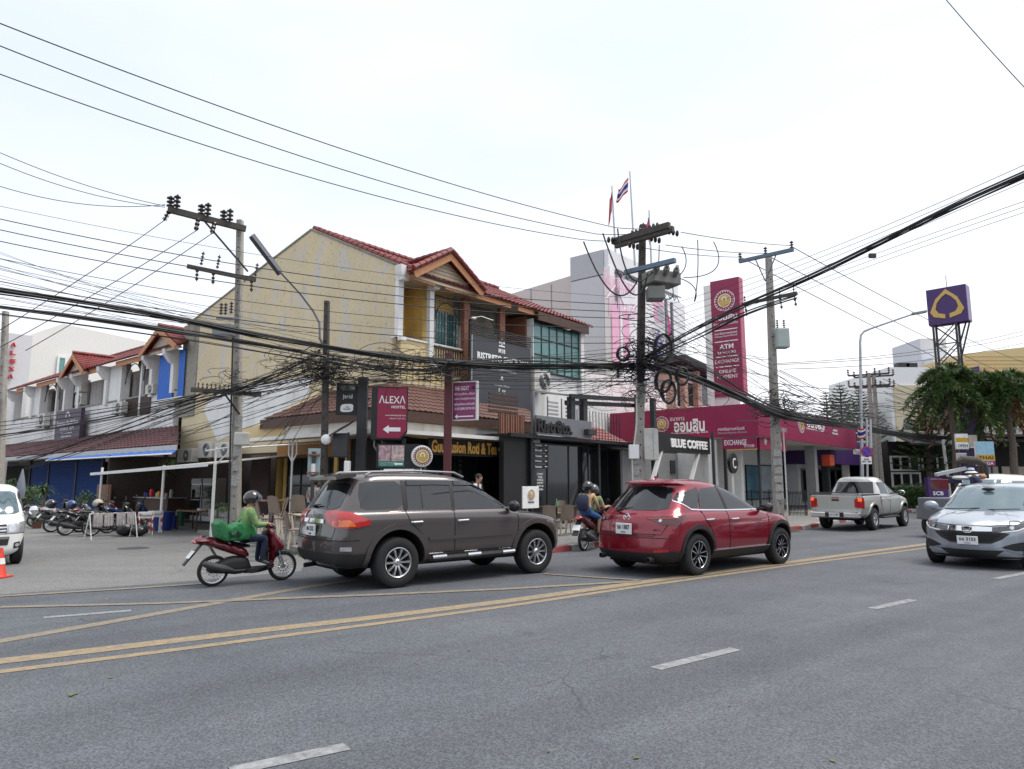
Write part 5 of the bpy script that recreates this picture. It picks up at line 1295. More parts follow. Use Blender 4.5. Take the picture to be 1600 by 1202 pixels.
# ---- pole 4 with transformer
Y4=24.5;b4=at(1216,800,Y4);b4.z=0;z4=at(1200,402,Y4).z
P4=upole('utility_pole','grey concrete utility pole with small transformer in front of the bank canopy',b4,z4,.19,.12,M['pole_concrete'],top=at(1201,402,Y4))
a,b=arm_level(1155,409,1240,390,Y4-.3);arm(P4,a,b,.11,.12,'blue_grey')
for f in(.02,.5,.97):p=a.lerp(b,f);insulator(p+Vector((0,0,.05)),p+Vector((0,0,.32)),.07,P4,3)
for s in(.3,.7):arm(P4,a.lerp(b,s),Vector((b4.x-.1,Y4-.2,a.z-.7)),.03,.03,'grey_metal','strut')
a,b=arm_level(1160,476,1245,458,Y4-.3);arm(P4,a,b,.1,.1)
for f in(.05,.7,.95):p=a.lerp(b,f);insulator(p,p+Vector((.05,0,-.45)),.05,P4,3);insulator(p,p+Vector((0,0,.3)),.04,P4,3)
p=at(1220,545,Y4-.2);arm(P4,Vector((b4.x,Y4-.15,p.z+.5)),Vector((p.x,Y4-.2,p.z+.5)),.08,.08,'grey_metal','bracket');mb=MB();mb.bbox(p.x-.2,p.x+.26,Y4-.45,Y4-.05,p.z,p.z+.72,.05);mb.obj('transformer',mat('trafo',(.38,.44,.42),.45,n=.08),P4)
for dx in(-.1,.14):insulator(Vector((p.x+dx,Y4-.25,p.z+.72)),Vector((p.x+dx,Y4-.25,p.z+1.05)),.055,P4,4)
for i in range(6):mb=MB();z=1.0+i*.3;mb.box(b4.x-.16+.03*(i%2),b4.x+.14,Y4-.226,Y4-.222,z,z+.22);mb.obj('poster_scrap',M['sticker'],P4)
mb=MB();mb.tube([(b4.x+.25,Y4-.2,.1),(b4.x+.25,Y4-.2,3.5)],.025,6);mb.obj('conduit',M['ac_white'],P4)
# ---- far poles
def farpole(px,pyt,Y,label,w=.16):
    b=at(px,780,Y);b.z=0;zt=at(px,pyt,Y).z;t=upole('far_utility_pole',label,b,zt,w,w*.7,M['pole_concrete'])
    for dz in(.1,.8):
        A=Vector((b.x-1.0,Y+.5,zt-dz));B=Vector((b.x+1.0,Y-.5,zt-dz));mb=MB();mb.bar(A,B,.09,.1);mb.obj('crossarm',M['pole_dark'],t)
        for f in(0,.33,.66,1):insulator(A.lerp(B,f),A.lerp(B,f)+Vector((0,0,.4)),.09,t,3)
farpole(1371,583,42,'far concrete pole, left of the close pair before the cream building')
farpole(1379,586,44,'far concrete pole, right of the close pair before the cream building')
b=at(-1,800,27);b.z=0;upole('left_utility_pole','pale concrete pole at the left edge before the ALEXA letters',b,at(9,487,27).z,.15,.11,M['pole_concrete'],top=at(9,487,27))
# ---- high lines
GH='high voltage lines strung over the road'
def hv(i,pts,Ya,Yb,r=.011,label='',g=GH):
    (x0,y0),m,(x1,y1)=pts;wire((x0,y0,Ya),(x1,y1,Yb),m,r,label=label,group=g)
hv(0,((-30,25),(430,197),(962,356)),10,18.7,label='highest of three high lines running from top left to the corner pole')
hv(1,((-30,60),(341,200),(933,366)),10.6,18.6,label='middle of three high lines running from top left to the corner pole')
hv(2,((-30,105),(420,258),(905,374)),11.2,18.5,label='lowest of three high lines running from top left to the corner pole')
for k,(y0,mp_,y1)in enumerate(((230,(130,288),322),(247,(130,300),324),(285,(150,321),320))):wire((-20,y0,16),(258,y1,18.6),mp_,.010,label='%s of the three lines from the left edge to the one-sided crossarm'%('upper','middle','lowest')[k],group=GH)
for k,(x0,y0,x1,y1)in enumerate(((256,345,-10,522),(306,361,-10,548),(331,365,40,548))):wire((x0,y0,18.9),(x1,y1,17+k),None,.011,label='%s slanting stay line dropping left from the one-sided crossarm'%('left','middle','right')[k],group=GH)
for k,(x0,y0,x1,y1)in enumerate(((1064,363,1238,384),(1040,383,1197,396),(1008,388,1157,402))):wire((x0,y0,18.8),(x1,y1,24.3),((x0+x1)/2,(y0+y1)/2+3),.012,label='%s line between the corner pole and the transformer pole top'%('far','middle','near')[k],group=GH)
for k,(p0,m,p1)in enumerate((((1238,386),(1420,485),(1640,580)),((1197,398),(1420,514),(1640,612)),((1157,402),(1440,548),(1640,640)))):wire((*p0,24.3),(*p1,60),m,.016,label='%s line leaving the transformer pole towards the purple tower sign'%('upper','middle','lower')[k],group=GH)
for k,(p0,p1)in enumerate((((1215,568),(1640,505)),((1215,570),(1640,512)),((1225,577),(1640,525)))):wire((*p0,24.5),(*p1,40),None,.012,label='thin %s wire rising right from the transformer pole'%('upper','middle','lower')[k],group=GH)
wire((1470,-10,9),(1640,178,9),None,.006,label='lone thin wire across the top right corner')
for k,(x0,y0,x1,y1)in enumerate(((905,374,952,377),(933,366,985,366),(962,356,1015,358))):wire((x0,y0,18.6),(x1,y1,18.65),None,.011,label='%s short conductor ending on the corner pole crossarm'%('left','middle','right')[k],group=GH)
for px,py,k in((256,345,0),(306,361,.36),(331,365,.57)):insulator(a_top.lerp(b_top,k+.02)-Vector((0,0,.05)),at(px,py,18.9),.07,P1,3)
GL='low voltage lines across the yellow gable'
for k,(y0,m,y1,r)in enumerate(((318,(480,410),466,.006),(338,(480,430),477,.012),(355,(480,445),488,.012),(373,(480,459),498,.012),(400,(480,483),511,.008),(412,(480,500),526,.006),(436,(480,512),536,.012))):
    wire((-20,y0,16),(992,y1,18.9),m,r,label='%s of seven level wires crossing the yellow gable to the corner pole'%('topmost','second','third','fourth','fifth','sixth','lowest')[k],group=GL)
def bundle(pxs,r,n,name,label,spread=.05,kind=None,seed=1,Ys=None):
    rnd=random.Random(seed);P=[at(*p)for p in pxs]
    dense=[]
    for i in range(len(P)-1):
        p0,p1,p2,p3=P[max(i-1,0)],P[i],P[i+1],P[min(i+2,len(P)-1)]
        for k in range(8):
            s=k/8;dense.append(.5*((2*p1)+(p2-p0)*s+(2*p0-5*p1+4*p2-p3)*s*s+(3*p1-p0-3*p2+p3)*s**3))
    dense.append(P[-1]);mb=MB()
    for j in range(n):
        a=rnd.random()*6.28;q=spread*math.sqrt(rnd.random());ph=rnd.random()*6;f=.3+rnd.random()*.5
        pts=[p+Vector((0,math.cos(a+i*.12*f)*q,math.sin(a+i*.12*f)*q-.06*spread*20*abs(math.sin(i*.35*f+ph))*(.3 if j<n*.6 else 1)*.3))for i,p in enumerate(dense)]
        mb.tube(pts,r*(.6+rnd.random()*.9),5)
    return mb.obj(name,M['cable'],label=label,cat='cable bundle',base=dense[0],smooth=True,kind=kind,group='thick bundles of telecom cable')
bundle([(-30,450,14.5),(120,472,15.5),(260,496,16.5),(420,527,17.6),(560,550,18.1),(700,566,18.5),(850,573,18.7),(1000,570,18.8)],.014,12,'cable_bundle','thickest black cable bundle sagging across the whole left half',.075,seed=3)
bundle([(-30,474,14.5),(150,498,15.6),(300,521,16.6),(420,541,17.4),(510,558,18.3)],.014,7,'cable_bundle','second black cable bundle just below the thickest at left',.07,seed=5)
bundle([(-30,482,14.8),(200,513,16),(420,548,17.4),(510,566,18.3)],.01,4,'cable_bundle','thin loose cable bundle below the two thick ones at left',.1,seed=6)
bundle([(510,560,18.4),(640,580,18.5),(760,566,18.6),(900,567,18.7),(1000,576,18.8)],.011,9,'cable_bundle','ragged cable bundle running from the dark pole to the corner pole',.13,seed=8)
bundle([(1005,560,18.8),(1080,517,17),(1160,478,15),(1280,425,13),(1450,342,11),(1640,255,9)],.011,8,'cable_bundle','heavy cable bundle rising from the corner pole to the upper right edge',.06,seed=9)
bundle([(1005,566,18.8),(1090,527,17),(1160,492,15.5),(1245,463,14)],.012,4,'cable_bundle','short lower cable bundle rising right from the corner pole',.05,seed=10)
bundle([(1005,572,18.8),(1080,590,20),(1160,622,22),(1230,648,24.3),(1320,662,30),(1440,680,38),(1640,690,52)],.022,14,'cable_bundle','sagging cable bundle in front of the bank canopy towards the palms',.16,seed=11)
bundle([(1010,530,18.8),(1110,580,21),(1220,640,24.2),(1330,664,30),(1470,690,40)],.014,6,'cable_bundle','thin cable bundle slanting over the bank pylon',.2,seed=12)
GR='thin wires rising to the upper right'
for k in range(7):y=455+k*12;wire((1012,y+30,18.8),(1640,240+k*9+(25 if k>3 else 0),9+k*.3),(1250,400+k*8+y*.04-12),.005,label='%s thin wire of the fan rising right from the corner pole'%('topmost','second','third','middle','fifth','sixth','lowest')[k],group=GR)
GF='fan of house wires'
rnd=random.Random(4)
def fan(n,a0,a1,b0,b1,Ya,Yb,sag,r,label,group,name='service_wire'):
    for i in range(n):
        f=i/(n-1);x0=a0[0]+(a1[0]-a0[0])*f+rnd.uniform(-4,4);y0=a0[1]+(a1[1]-a0[1])*f+rnd.uniform(-3,3);g=rnd.random()
        x1=b0[0]+(b1[0]-b0[0])*g;y1=b0[1]+(b1[1]-b0[1])*g
        wire((x0,y0,Ya+rnd.uniform(-.1,.1)),(x1,y1,Yb+rnd.uniform(-.3,.3)),((x0+x1)/2,(y0+y1)/2+sag*rnd.random()),r*rnd.uniform(.7,1.4),name=name,label=label,group=group,n=4)
fan(26,(325,612),(372,614),(500,545),(512,590),Y1-1,Y2,8,.009,'thin black wire between the lowest crossarm and the dark pole','wires between the lowest crossarm and the dark pole')
fan(26,(320,612),(360,618),(-20,655),(40,735),Y1-1,19.5,10,.008,'thin black wire from the lowest crossarm down to the white shophouses','wires from the lowest crossarm to the white row')
fan(12,(500,560),(510,620),(225,650),(270,700),Y2,23,10,.008,'thin black wire from the dark pole to the side wall','wires from the dark pole to the side wall')
fan(16,(512,545),(512,600),(985,540),(995,600),Y2,18.8,16,.008,'thin black wire strung between the dark pole and the corner pole','wires between the dark pole and the corner pole')
fan(16,(-20,385),(-20,470),(500,520),(505,560),15.5,18.5,8,.005,'thin wire crossing the sky at left above the thick bundles','thin wires above the thick bundles at left')
fan(18,(1010,440),(1010,560),(1205,560),(1215,650),18.8,24.3,8,.007,'thin wire fanning from the corner pole to the transformer pole','wires from the corner pole to the transformer pole')
fan(18,(1215,575),(1222,650),(1340,630),(1440,690),24.3,42,14,.012,'thin wire sagging from the transformer pole to the far poles','wires from the transformer pole to the far poles')
fan(8,(840,600),(890,620),(990,545),(1000,590),20,18.8,10,.007,'thin wire from the corner pole down to the black cafe deck','wires from the corner pole to the cafe deck')
fan(7,(500,575),(512,610),(385,700),(470,690),Y2,20.5,6,.007,'thin wire dropping from the dark pole to the cafe canopy','wires from the dark pole to the cafe canopy')
fan(9,(1378,590),(1385,640),(1560,640),(1620,700),42,60,10,.015,'thin wire running from the far poles into the palms','wires from the far poles into the palms')
fan(7,(1150,660),(1210,600),(1420,660),(1600,585),24,45,20,.010,'thin wire crossing the sky above the conifers','wires above the conifers')
def tangle(c0,c1,Y,n,label,R0=.3,r=.008,seed=0):
    rn=random.Random(seed);mb=MB()
    for i in range(n):
        px=rn.uniform(c0[0],c1[0]);py=rn.gauss((c0[1]+c1[1])/2,abs(c1[1]-c0[1])/4);p=at(px,py,Y+rn.uniform(-.25,.25));rr=R0*rn.uniform(.3,1);a0=rn.random()*6;k=rn.uniform(1.5,5.5);q=rn.uniform(.3,1);ti=rn.uniform(-.5,.5)
        pts=[p+Vector((rr*math.cos(a0+s*k)*(1+s*.5)+ti*s,.15*math.sin(s*6+a0),rr*q*math.sin(a0+s*k)-s*.1))for s in[j/11 for j in range(12)]]
        mb.tube(pts,r*rn.uniform(.7,1.5),4,caps=False)
    return mb.obj('cable_tangle',M['cable'],label=label,cat='cable tangle',kind='stuff')
tangle((985,500),(1025,620),Y3-.3,130,'dense black cable tangle wrapped round the corner pole',.28,.009,1)
tangle((1000,520),(1075,620),Y3-.2,60,'loose cable loops hanging right of the corner pole',.24,.006,2)
tangle((900,560),(1000,640),Y3+.3,40,'thin wire snarl left of the corner pole over the cafe deck',.35,.004,3)
tangle((485,545),(535,610),Y2-.1,110,'black cable tangle wrapped round the slim dark pole',.28,.008,4)
tangle((560,545),(700,600),Y2-.1,110,'matted black cable nest hanging above the hostel sign',.38,.007,5)
tangle((430,545),(500,590),Y2+.2,60,'loose cable loops left of the slim dark pole',.25,.006,6)
tangle((1185,610),(1260,655),Y4-.3,80,'dark cable tangle round the transformer pole',.36,.010,7)
tangle((1250,630),(1350,665),28,45,'messy cable snarl over the magenta canopy',.35,.008,8)
tangle((340,560),(395,625),Y1-.3,40,'small cable loops on the one-sided crossarm pole',.2,.006,9)
tangle((1000,590),(1110,650),19.5,60,'hanging wire loops in front of the bank canopy',.3,.006,10)
p=at(1363,399,11.7);mb=MB();mb.bbox(p.x-.06,p.x+.06,p.y-.03,p.y+.03,p.z-.05,p.z+.03,.01);mb.obj('cable_tag',M['pole_dark'],label='small box hanging from the heavy cable at upper right',cat='tag')
# ================================================================= STREET SIGNS on posts
Ys=18.9
def sgn(px0,py0,px1,py1,Y,yaw,d,name,label,m,cat='sign'):
    c=at((px0+px1)/2,(py0+py1)/2,Y);w=(px1-px0)/1090*Y/math.cos(yaw);h=(py1-py0)/1090*Y
    F=Matrix.Translation(c)@Matrix.Rotation(yaw,4,'Z');t=thing(name,label,cat,Matrix.Translation((c.x,c.y,c.z-h/2))@Matrix.Rotation(yaw,4,'Z'))
    return F,w,h,t
F,w,h,t=sgn(526,598,560,649,Ys,R(14),.1,'art_sign','black gallery sign with white script and small bag drawing',M['black'])
mb=MB(F);mb.bbox(-w/2,w/2,0,.1,-h/2,h/2,.01);mb.obj('panel',M['black'],t);mb=MB(F);mb.box(w/2+.0,w/2+.22,.02,.08,-h/2+.1,h/2);mb.obj('side_panel',M['charcoal'],t)
text('ART MAI',F,(0,-.002,h*.36),w*.62,h*.11,M['letter_white'],t);text('GALLERY HOTEL',F,(0,-.002,h*.28),w*.55,h*.025,M['letter_grey'],t)
text('jarid',F,(0,-.002,h*.06),w*.42,h*.17,M['letter_white'],t)
mb=MB(F);mb.slab([(x*w,0,z*h)for x,z in smooth_poly([(-.3,-.42),(.25,-.40),(.27,-.2),(.2,-.15),(-.22,-.17),(-.3,-.24)],2,.2)],(0,-.008,0));fixn(mb.obj('bag_drawing',M['letter_white'],t));text('THE\nGALLERY',F,(0,-.009,-h*.29),w*.35,h*.1,M['charcoal'],t)
mb=MB();a=at(568,590,Ys+.1);mb.box(a.x-.13,a.x+.13,Ys,Ys+.2,.12,a.z);mb.obj('post',M['charcoal'],t)
for z in(.35,0,-.3):mb=MB(F);mb.box(w/2,w/2+.3,.04,.07,z,z+.04);mb.obj('bracket',M['charcoal'],t)
F,w,h,t=sgn(590,606,635,685,Ys-.3,R(10),.4,'hostel_sign','tall maroon ALEXA HOSTEL light box sign with white left arrow',M['magenta'])
dm('maroon_sign',(.28,.012,.055),.45,n=.04)
hw_=w/2;poly=[(-hw_,-h/2),(hw_-.18,-h/2),(hw_,-h/2+.2),(hw_,h/2),(-hw_,h/2)]
mb=MB(F);mb.slab([(x*1.0+(.03 if x>0 else-.16),.0,z*1.06)for x,z in poly],(0,.42,0));fixn(mb.obj('box',M['black_metal'],t))
mb=MB(F);mb.slab([(x,-.004,z)for x,z in poly],(0,-.008,0));fixn(mb.obj('face',M['maroon_sign'],t))
text('ΛLEXΛ',F,(0,-.013,h*.27),w*.9,h*.155,M['letter_white'],t,bold=.01);text('HOSTEL',F,(w*.22,-.013,h*.12),w*.48,h*.055,M['letter_white'],t,bold=.02)
text('www.alexahostel.com',F,(w*.12,-.013,-h*.045),w*.7,h*.035,M['letter_white'],t);text('+66(0)53 227 272',F,(w*.18,-.013,-h*.115),w*.56,h*.032,M['letter_white'],t)
mb=MB(F);mb.slab([(-.3*w,-.013,-.33*h),(-.1*w,-.013,-.245*h),(-.1*w,-.013,-.29*h),(.3*w,-.013,-.29*h),(.3*w,-.013,-.37*h),(-.1*w,-.013,-.37*h),(-.1*w,-.013,-.415*h)],(0,-.006,0));fixn(mb.obj('arrow',M['letter_white'],t))
zb=at(600,690,Ys-.3).z
for px in(599,630):p=at(px,700,Ys-.15);mb=MB();mb.box(p.x-.05,p.x+.05,Ys-.1,Ys,.12,zb+.1);mb.obj('post',M['black_metal'],t)
F,w,h,t=sgn(592,696,631,729,Ys-.3,R(10),.4,'photo_sign','lit photo panel of a massage with green strip under the hostel sign',M['charcoal'])
mb=MB(F);mb.box(-w/2-.06,w/2+.5,.02,.35,-h/2-.04,h/2+.04);mb.obj('box',M['black_metal'],t)
dm('photo_print',(.42,.28,.30),.4,n=.75,ns=7);dm('photo_print2',(.50,.38,.36),.4,n=.7,ns=9);dm('green_strip',(.03,.22,.18),.5)
mb=MB(F);mb.box(-w/2,-.02,0,.02,-h*.25,h/2);mb.obj('photo',M['photo_print'],t);mb=MB(F);mb.box(.0,w/2,0,.02,-h*.25,h/2);mb.obj('photo',M['photo_print2'],t)
mb=MB(F);mb.box(-w/2,w/2,0,.02,-h/2,-h*.26);mb.obj('strip',M['green_strip'],t)
mb=MB(F);mb.slab([(w*.1,0,-h*.38),(w*.2,0,-h*.30),(w*.2,0,-h*.34),(w*.45,0,-h*.34),(w*.45,0,-h*.42),(w*.2,0,-h*.42),(w*.2,0,-h*.46)],(0,-.006,0));fixn(mb.obj('arrow',M['letter_white'],t))
text('นวดแผนไทย THAI MASSAGE',F,(-w*.15,-.002,-h*.33),w*.6,h*.05,M['letter_white'],t);text('โทร 053 227 272',F,(-w*.18,-.002,-h*.43),w*.5,h*.04,M['letter_white'],t)
F,w,h,t=sgn(600,733,646,745,Ys-.3,R(10),.1,'low_white_sign','low white board with round red seal under the photo panel',M['white_clean'])
mb=MB(F);mb.bbox(-w/2,w/2,0,.06,-h/2-.3,h/2,.01);mb.obj('panel',M['white_clean'],t);text('GUU FUSION ROTI',F,(-.05,-.002,h*.15),w*.6,.05,M['green_strip'],t)
mb=MB(F);mb.slab([(w*.18+.09*math.cos(i*.35),-.002,.0+.09*math.sin(i*.35))for i in range(18)],(0,-.006,0));fixn(mb.obj('seal',M['brown_col'],t))
F,w,h,t=sgn(648,697,672,729,Ys-.2,R(20),.4,'round_lamp_sign','round pink and brown drum sign of the roti cafe',M['white_clean'])
mb=MB(F@Matrix.Rotation(R(90),4,'X'));mb.lathe([(0,.0),(.27,.0),(.29,-.02),(.29,-.3),(.27,-.33),(0,-.33)],32);mb.obj('drum',M['white_clean'],t,smooth=True)
badge(F,(0,-.003,0),.265,t)
mb=MB(F);mb.cyl((0,.16,-.29),(0,.16,-3),.03,8);mb.obj('post',M['white_paint'],t)
F,w,h,t=sgn(707,597,745,656,Ys,R(-22),.1,'massage_sign','purple THE GREAT Thai massage sign with left arrow on a maroon pole',M['purple'])
dm('plum',(.24,.03,.13),.45,n=.05)
mb=MB(F);mb.bbox(-w/2-.03,w/2+.03,.0,.1,-h/2-.03,h/2+.03,.008);mb.obj('frame',M['white_paint'],t);mb=MB(F);mb.box(-w/2,w/2-.02,-.006,0,-h/2,h/2);mb.obj('face',M['plum'],t)
text('THE GREAT',F,(-w*.12,-.008,h*.34),w*.62,h*.11,M['letter_white'],t,bold=.01)
for i,s in enumerate(('ที่นี่ นวดไทย, อโรมา','บริการ โดยผู้เชี่ยวชาญ','พร้อมห้องนวดส่วนตัว','Tel. 053 226947, 091 994 1245')):text(s,F,(0,-.008,h*(.19-.135*i)),w*.88,h*.075,M['letter_white'],t)
mb=MB(F);mb.slab([(-.42*w,-.008,-.42*h),(-.3*w,-.008,-.36*h),(-.3*w,-.008,-.405*h),(.38*w,-.008,-.405*h),(.38*w,-.008,-.435*h),(-.3*w,-.008,-.435*h),(-.3*w,-.008,-.48*h)],(0,-.005,0));fixn(mb.obj('arrow',M['letter_white'],t))
mb=MB(F);mb.slab([(.30*w,-.008,.34*h),(.38*w,-.008,.29*h),(.46*w,-.008,.34*h),(.38*w,-.008,.40*h)],(0,-.005,0));fixn(mb.obj('diamond',M['black'],t))
mb=MB();a=at(701,552,Ys+.05);mb.box(a.x-.1,a.x+.1,Ys-.02,Ys+.2,.12,a.z);mb.obj('pole',mat('maroon_pole',(.10,.02,.025),.6,n=.2),t)
F,w,h,t=sgn(518,667,548,673,Ys-.6,R(-10),.1,'solar_lamp','tilted black solar panel over a dark box on a white post',M['black'],'solar lamp')
mb=MB(F@Matrix.Rotation(R(-28),4,'Y')@Matrix.Rotation(R(18),4,'X'));mb.bbox(-.3,.32,-.25,.25,-.02,.02,.006);mb.obj('solar_panel',M['tint'],t);mb=MB(F);mb.bbox(-.22,.2,-.05,.1,-.75,-.12,.02);mb.obj('lamp_box',M['charcoal'],t)
mb=MB(F);mb.cyl((.2,.03,-.1),(.2,.03,-.85),.03,6);mb.obj('mast',M['black_metal'],t);mb=MB(F);mb.bbox(.13,.27,-.05,.1,-1.75,-.85,.02);mb.obj('controller',M['white_clean'],t);mb=MB(F);mb.cyl((.2,.03,-1.75),(.2,.03,-2.7),.04,6);mb.obj('lower_post',M['white_paint'],t)
mb=MB(F);mb.ball((-.42,.02,-.28),(.15,.1,.14),12,8);mb.obj('lamp_head',M['white_clean'],t,smooth=True)
F,w,h,t=sgn(481,701,500,745,Ys-.9,R(5),.03,'traffic_sign_back','pale blue-grey back of a road sign on a black and red post',M['galv'])
mb=MB(F);mb.bbox(-w/2,w/2,0,.02,-h/2,h/2,.01);mb.obj('plate',mat('sign_back',(.30,.40,.42),.5,n=.06),t);mb=MB(F);mb.cyl((0,-.06,.28),(0,-.06,-1.9),.05,8);mb.obj('post',M['charcoal'],t)
mb=MB(F);mb.cyl((0,-.06,-.03),(0,-.06,-.3),.055,8);mb.obj('white_band',M['white_paint'],t)
for z in(.18,-.28):mb=MB(F);mb.box(-.15,.15,-.12,-.0,z,z+.04);mb.obj('clamp',M['brown_col'],t)
# ---- street lamp (right), no-parking sign, small flag
Yl=30;b=at(1347,800,Yl);b.z=0;t=thing('street_lamp','tall grey street lamp with long arm reaching right towards the purple sign','street lamp',Matrix.Translation(b))
mb=MB();mb.tube([b,at(1344,535,Yl)],[.09,.055],8);mb.obj('pole',M['galv'],t,smooth=True)
mb=MB();mb.tube([at(1344,535,Yl),at(1345,524,Yl),at(1350,518,Yl),at(1362,513,Yl),at(1432,489,Yl-.5)],[.055,.052,.05,.045,.035],8);mb.obj('arm',M['galv'],t,smooth=True)
mb=MB();mb.bar(at(1425,491,Yl-.5),at(1447,487,Yl-.6),.22,.09);mb.obj('lamp_head',M['grey_metal'],t)
Yn=27;b=at(1354,780,Yn);b.z=.12;t=thing('no_parking_sign','round blue and red no parking sign with white plate on a grey post','traffic sign',Matrix.Translation(b))
mb=MB();top=at(1354,655,Yn);mb.cyl(b,top,.045,8);mb.obj('post',M['galv'],t)
c=at(1354,706,Yn-.07);dm('sign_blue',(.03,.04,.35),.4,n=.03)
for rr,dy,m_ in((.22,0,'red'),(.18,-.004,'sign_blue')):mb=MB();mb.slab([c+Vector((rr*math.cos(i*.2618),dy,rr*math.sin(i*.2618)))for i in range(24)],(0,.01,0));fixn(mb.obj('disc',M[m_],t))
mb=MB();mb.bar(c+Vector((-.13,-.006,.13)),c+Vector((.13,-.006,-.13)),.03,.004,(0,1,0));mb.obj('bar',M['red'],t)
c=at(1354,720,Yn-.07);mb=MB();mb.box(c.x-.2,c.x+.2,c.y,c.y+.01,c.z-.13,c.z+.16);mb.obj('plate',M['white_clean'],t);text('ห้ามจอด\n08.00 - 20.00',ID,(c.x,c.y-.001,c.z+.02),.34,.18,M['black'],t)
c0=at(1360,700,Yn+.3);top=at(1357,660,Yn+.3)
flag(c0,at(1360,655,Yn+.3),[at(1358,661,Yn+.3),at(1359,677,Yn+.3),at(1342,686,Yn+.3),at(1343,669,Yn+.3)],['flag_red','flag_white','flag_blue','flag_white','flag_red'],'small striped national flag tilted on the no parking sign post')
# ================================================================= VEHICLES
dm('paint_brown',(.088,.075,.075),.3,metal=.45,n=0,coat=1.0)
dm('paint_red',(.23,.003,.018),.27,metal=.35,n=0,coat=1.0)
dm('paint_silver',(.47,.48,.45),.34,metal=.5,n=0,coat=.7)
dm('paint_bluesilver',(.33,.36,.41),.34,metal=.5,n=0,coat=.9)
dm('paint_white',(.75,.75,.74),.25,n=0,coat=.8)
dm('screen',(.10,.15,.17),.05,n=.15,ns=1.5,spec=1.0,metal=.25)  # pale blue base and metallic stand in for sky reflected in windscreens
dm('trim',(.018,.018,.019),.6,n=.1)
dm('gap',(.004,.004,.004),.8,n=0)
dm('tail_red',(.42,.012,.012),.12,n=.1,coat=1)
dm('tail_dark',(.06,.004,.006),.12,n=.1,coat=1)
dm('tail_orange',(.75,.16,.02),.15,n=0,coat=1)
m_=mat('brake_lit',(1,.16,.03),.3,emit=.35,n=0)
M['brake_lit']=m_
dm('lamp_clear',(.55,.57,.6),.08,metal=.5,n=.2,ns=15,coat=1)
dm('lamp_dark',(.06,.065,.07),.08,metal=.4,n=.4,ns=25,coat=1)
dm('plate_white',(.72,.73,.74),.5,n=.03)
def crom(p,t):
    n=len(p);i=min(int(t),n-2);f=t-i;a,b,c,d=p[max(i-1,0)],p[i],p[i+1],p[min(i+2,n-1)]
    def one(a,b,c,d):
        m1=(c-a)/2;m2=(d-b)/2;dl=c-b
        if dl==0:m1=m2=0
        else:
            m1=max(min(m1/dl,2.5),0)*dl;m2=max(min(m2/dl,2.5),0)*dl
        return b*(2*f**3-3*f*f+1)+m1*(f**3-2*f*f+f)+c*(-2*f**3+3*f*f)+m2*(f**3-f*f)
    return[one(*q)for q in zip(a,b,c,d)]
def car_shell(secs,sub=4,crown=.0):
    rings=[];n=len(secs)
    for k in range((n-1)*sub+1):
        z,xr,xf,w,rxf,ryf,rxr,ryr,bf,br=crom(secs,k/sub)
        rxf=min(rxf,(xf-xr)*.45);rxr=min(rxr,(xf-xr)*.45);ryf=min(ryf,w*.95);ryr=min(ryr,w*.95)
        h=[]
        for i in range(7):t=i/7;h.append((xf-bf*t*t,(w-ryf)*t))
        for i in range(8):a=R(90*i/8);h.append((xf-bf-rxf+rxf*math.cos(a),w-ryf+ryf*math.sin(a)))
        x0=xf-bf-rxf;x1=xr+br+rxr
        for i in range(26):h.append((x0+(x1-x0)*i/26,w+.012*math.sin(math.pi*i/26)))
        for i in range(8):a=R(90*i/8);h.append((xr+br+rxr-rxr*math.sin(a),w-ryr+ryr*math.cos(a)))
        for i in range(8):t=1-i/7;h.append((xr+br*t*t,(w-ryr)*t))
        ring=[Vector((x,y,z))for x,y in h]+[Vector((x,-y,z))for x,y in h[-2:0:-1]]
        rings.append(ring)
    m=len(rings[0]);vs=[p for r in rings for p in r];fs=[]
    for k in range(len(rings)-1):
        for j in range(m):a,b,c,d=k*m+j,k*m+(j+1)%m,(k+1)*m+(j+1)%m,(k+1)*m+j;fs+=[(a,b,c),(a,c,d)]
    fs.append(tuple(range(m))[::-1]);o=(len(rings)-1)*m;fs.append(tuple(range(o,o+m)))
    return vs,fs
def boolean_wells(vs,fs,wells,mats):
    me=bpy.data.meshes.new('body');me.from_pydata(vs,[],fs)
    for m in mats:me.materials.append(m)
    o=bpy.data.objects.new('body',me);COL.objects.link(o)
    bm=bmesh.new()
    for(x,y,z,r,d)in wells:
        s=1 if y>0 else-1
        T=Matrix.Translation((x,s*(abs(y)+.25-d/2),z))@Matrix.Rotation(R(90),4,'X')
        bmesh.ops.create_cone(bm,cap_ends=True,segments=36,radius1=r,radius2=r,depth=d+.5,matrix=T)
    cm=bpy.data.meshes.new('cut');bm.to_mesh(cm);bm.free()
    for m in mats:cm.materials.append(m)
    cm.polygons.foreach_set('material_index',[1]*len(cm.polygons))
    c=bpy.data.objects.new('cut',cm);COL.objects.link(c)
    md=o.modifiers.new('b','BOOLEAN');md.operation='DIFFERENCE';md.object=c;md.solver='EXACT';md.use_self=False
    dg=bpy.context.evaluated_depsgraph_get();dg.update()
    nm=bpy.data.meshes.new_from_object(o.evaluated_get(dg))
    o.modifiers.clear();bpy.data.objects.remove(c);o.data=nm;bpy.data.meshes.remove(me)
    shade(nm,32);return o
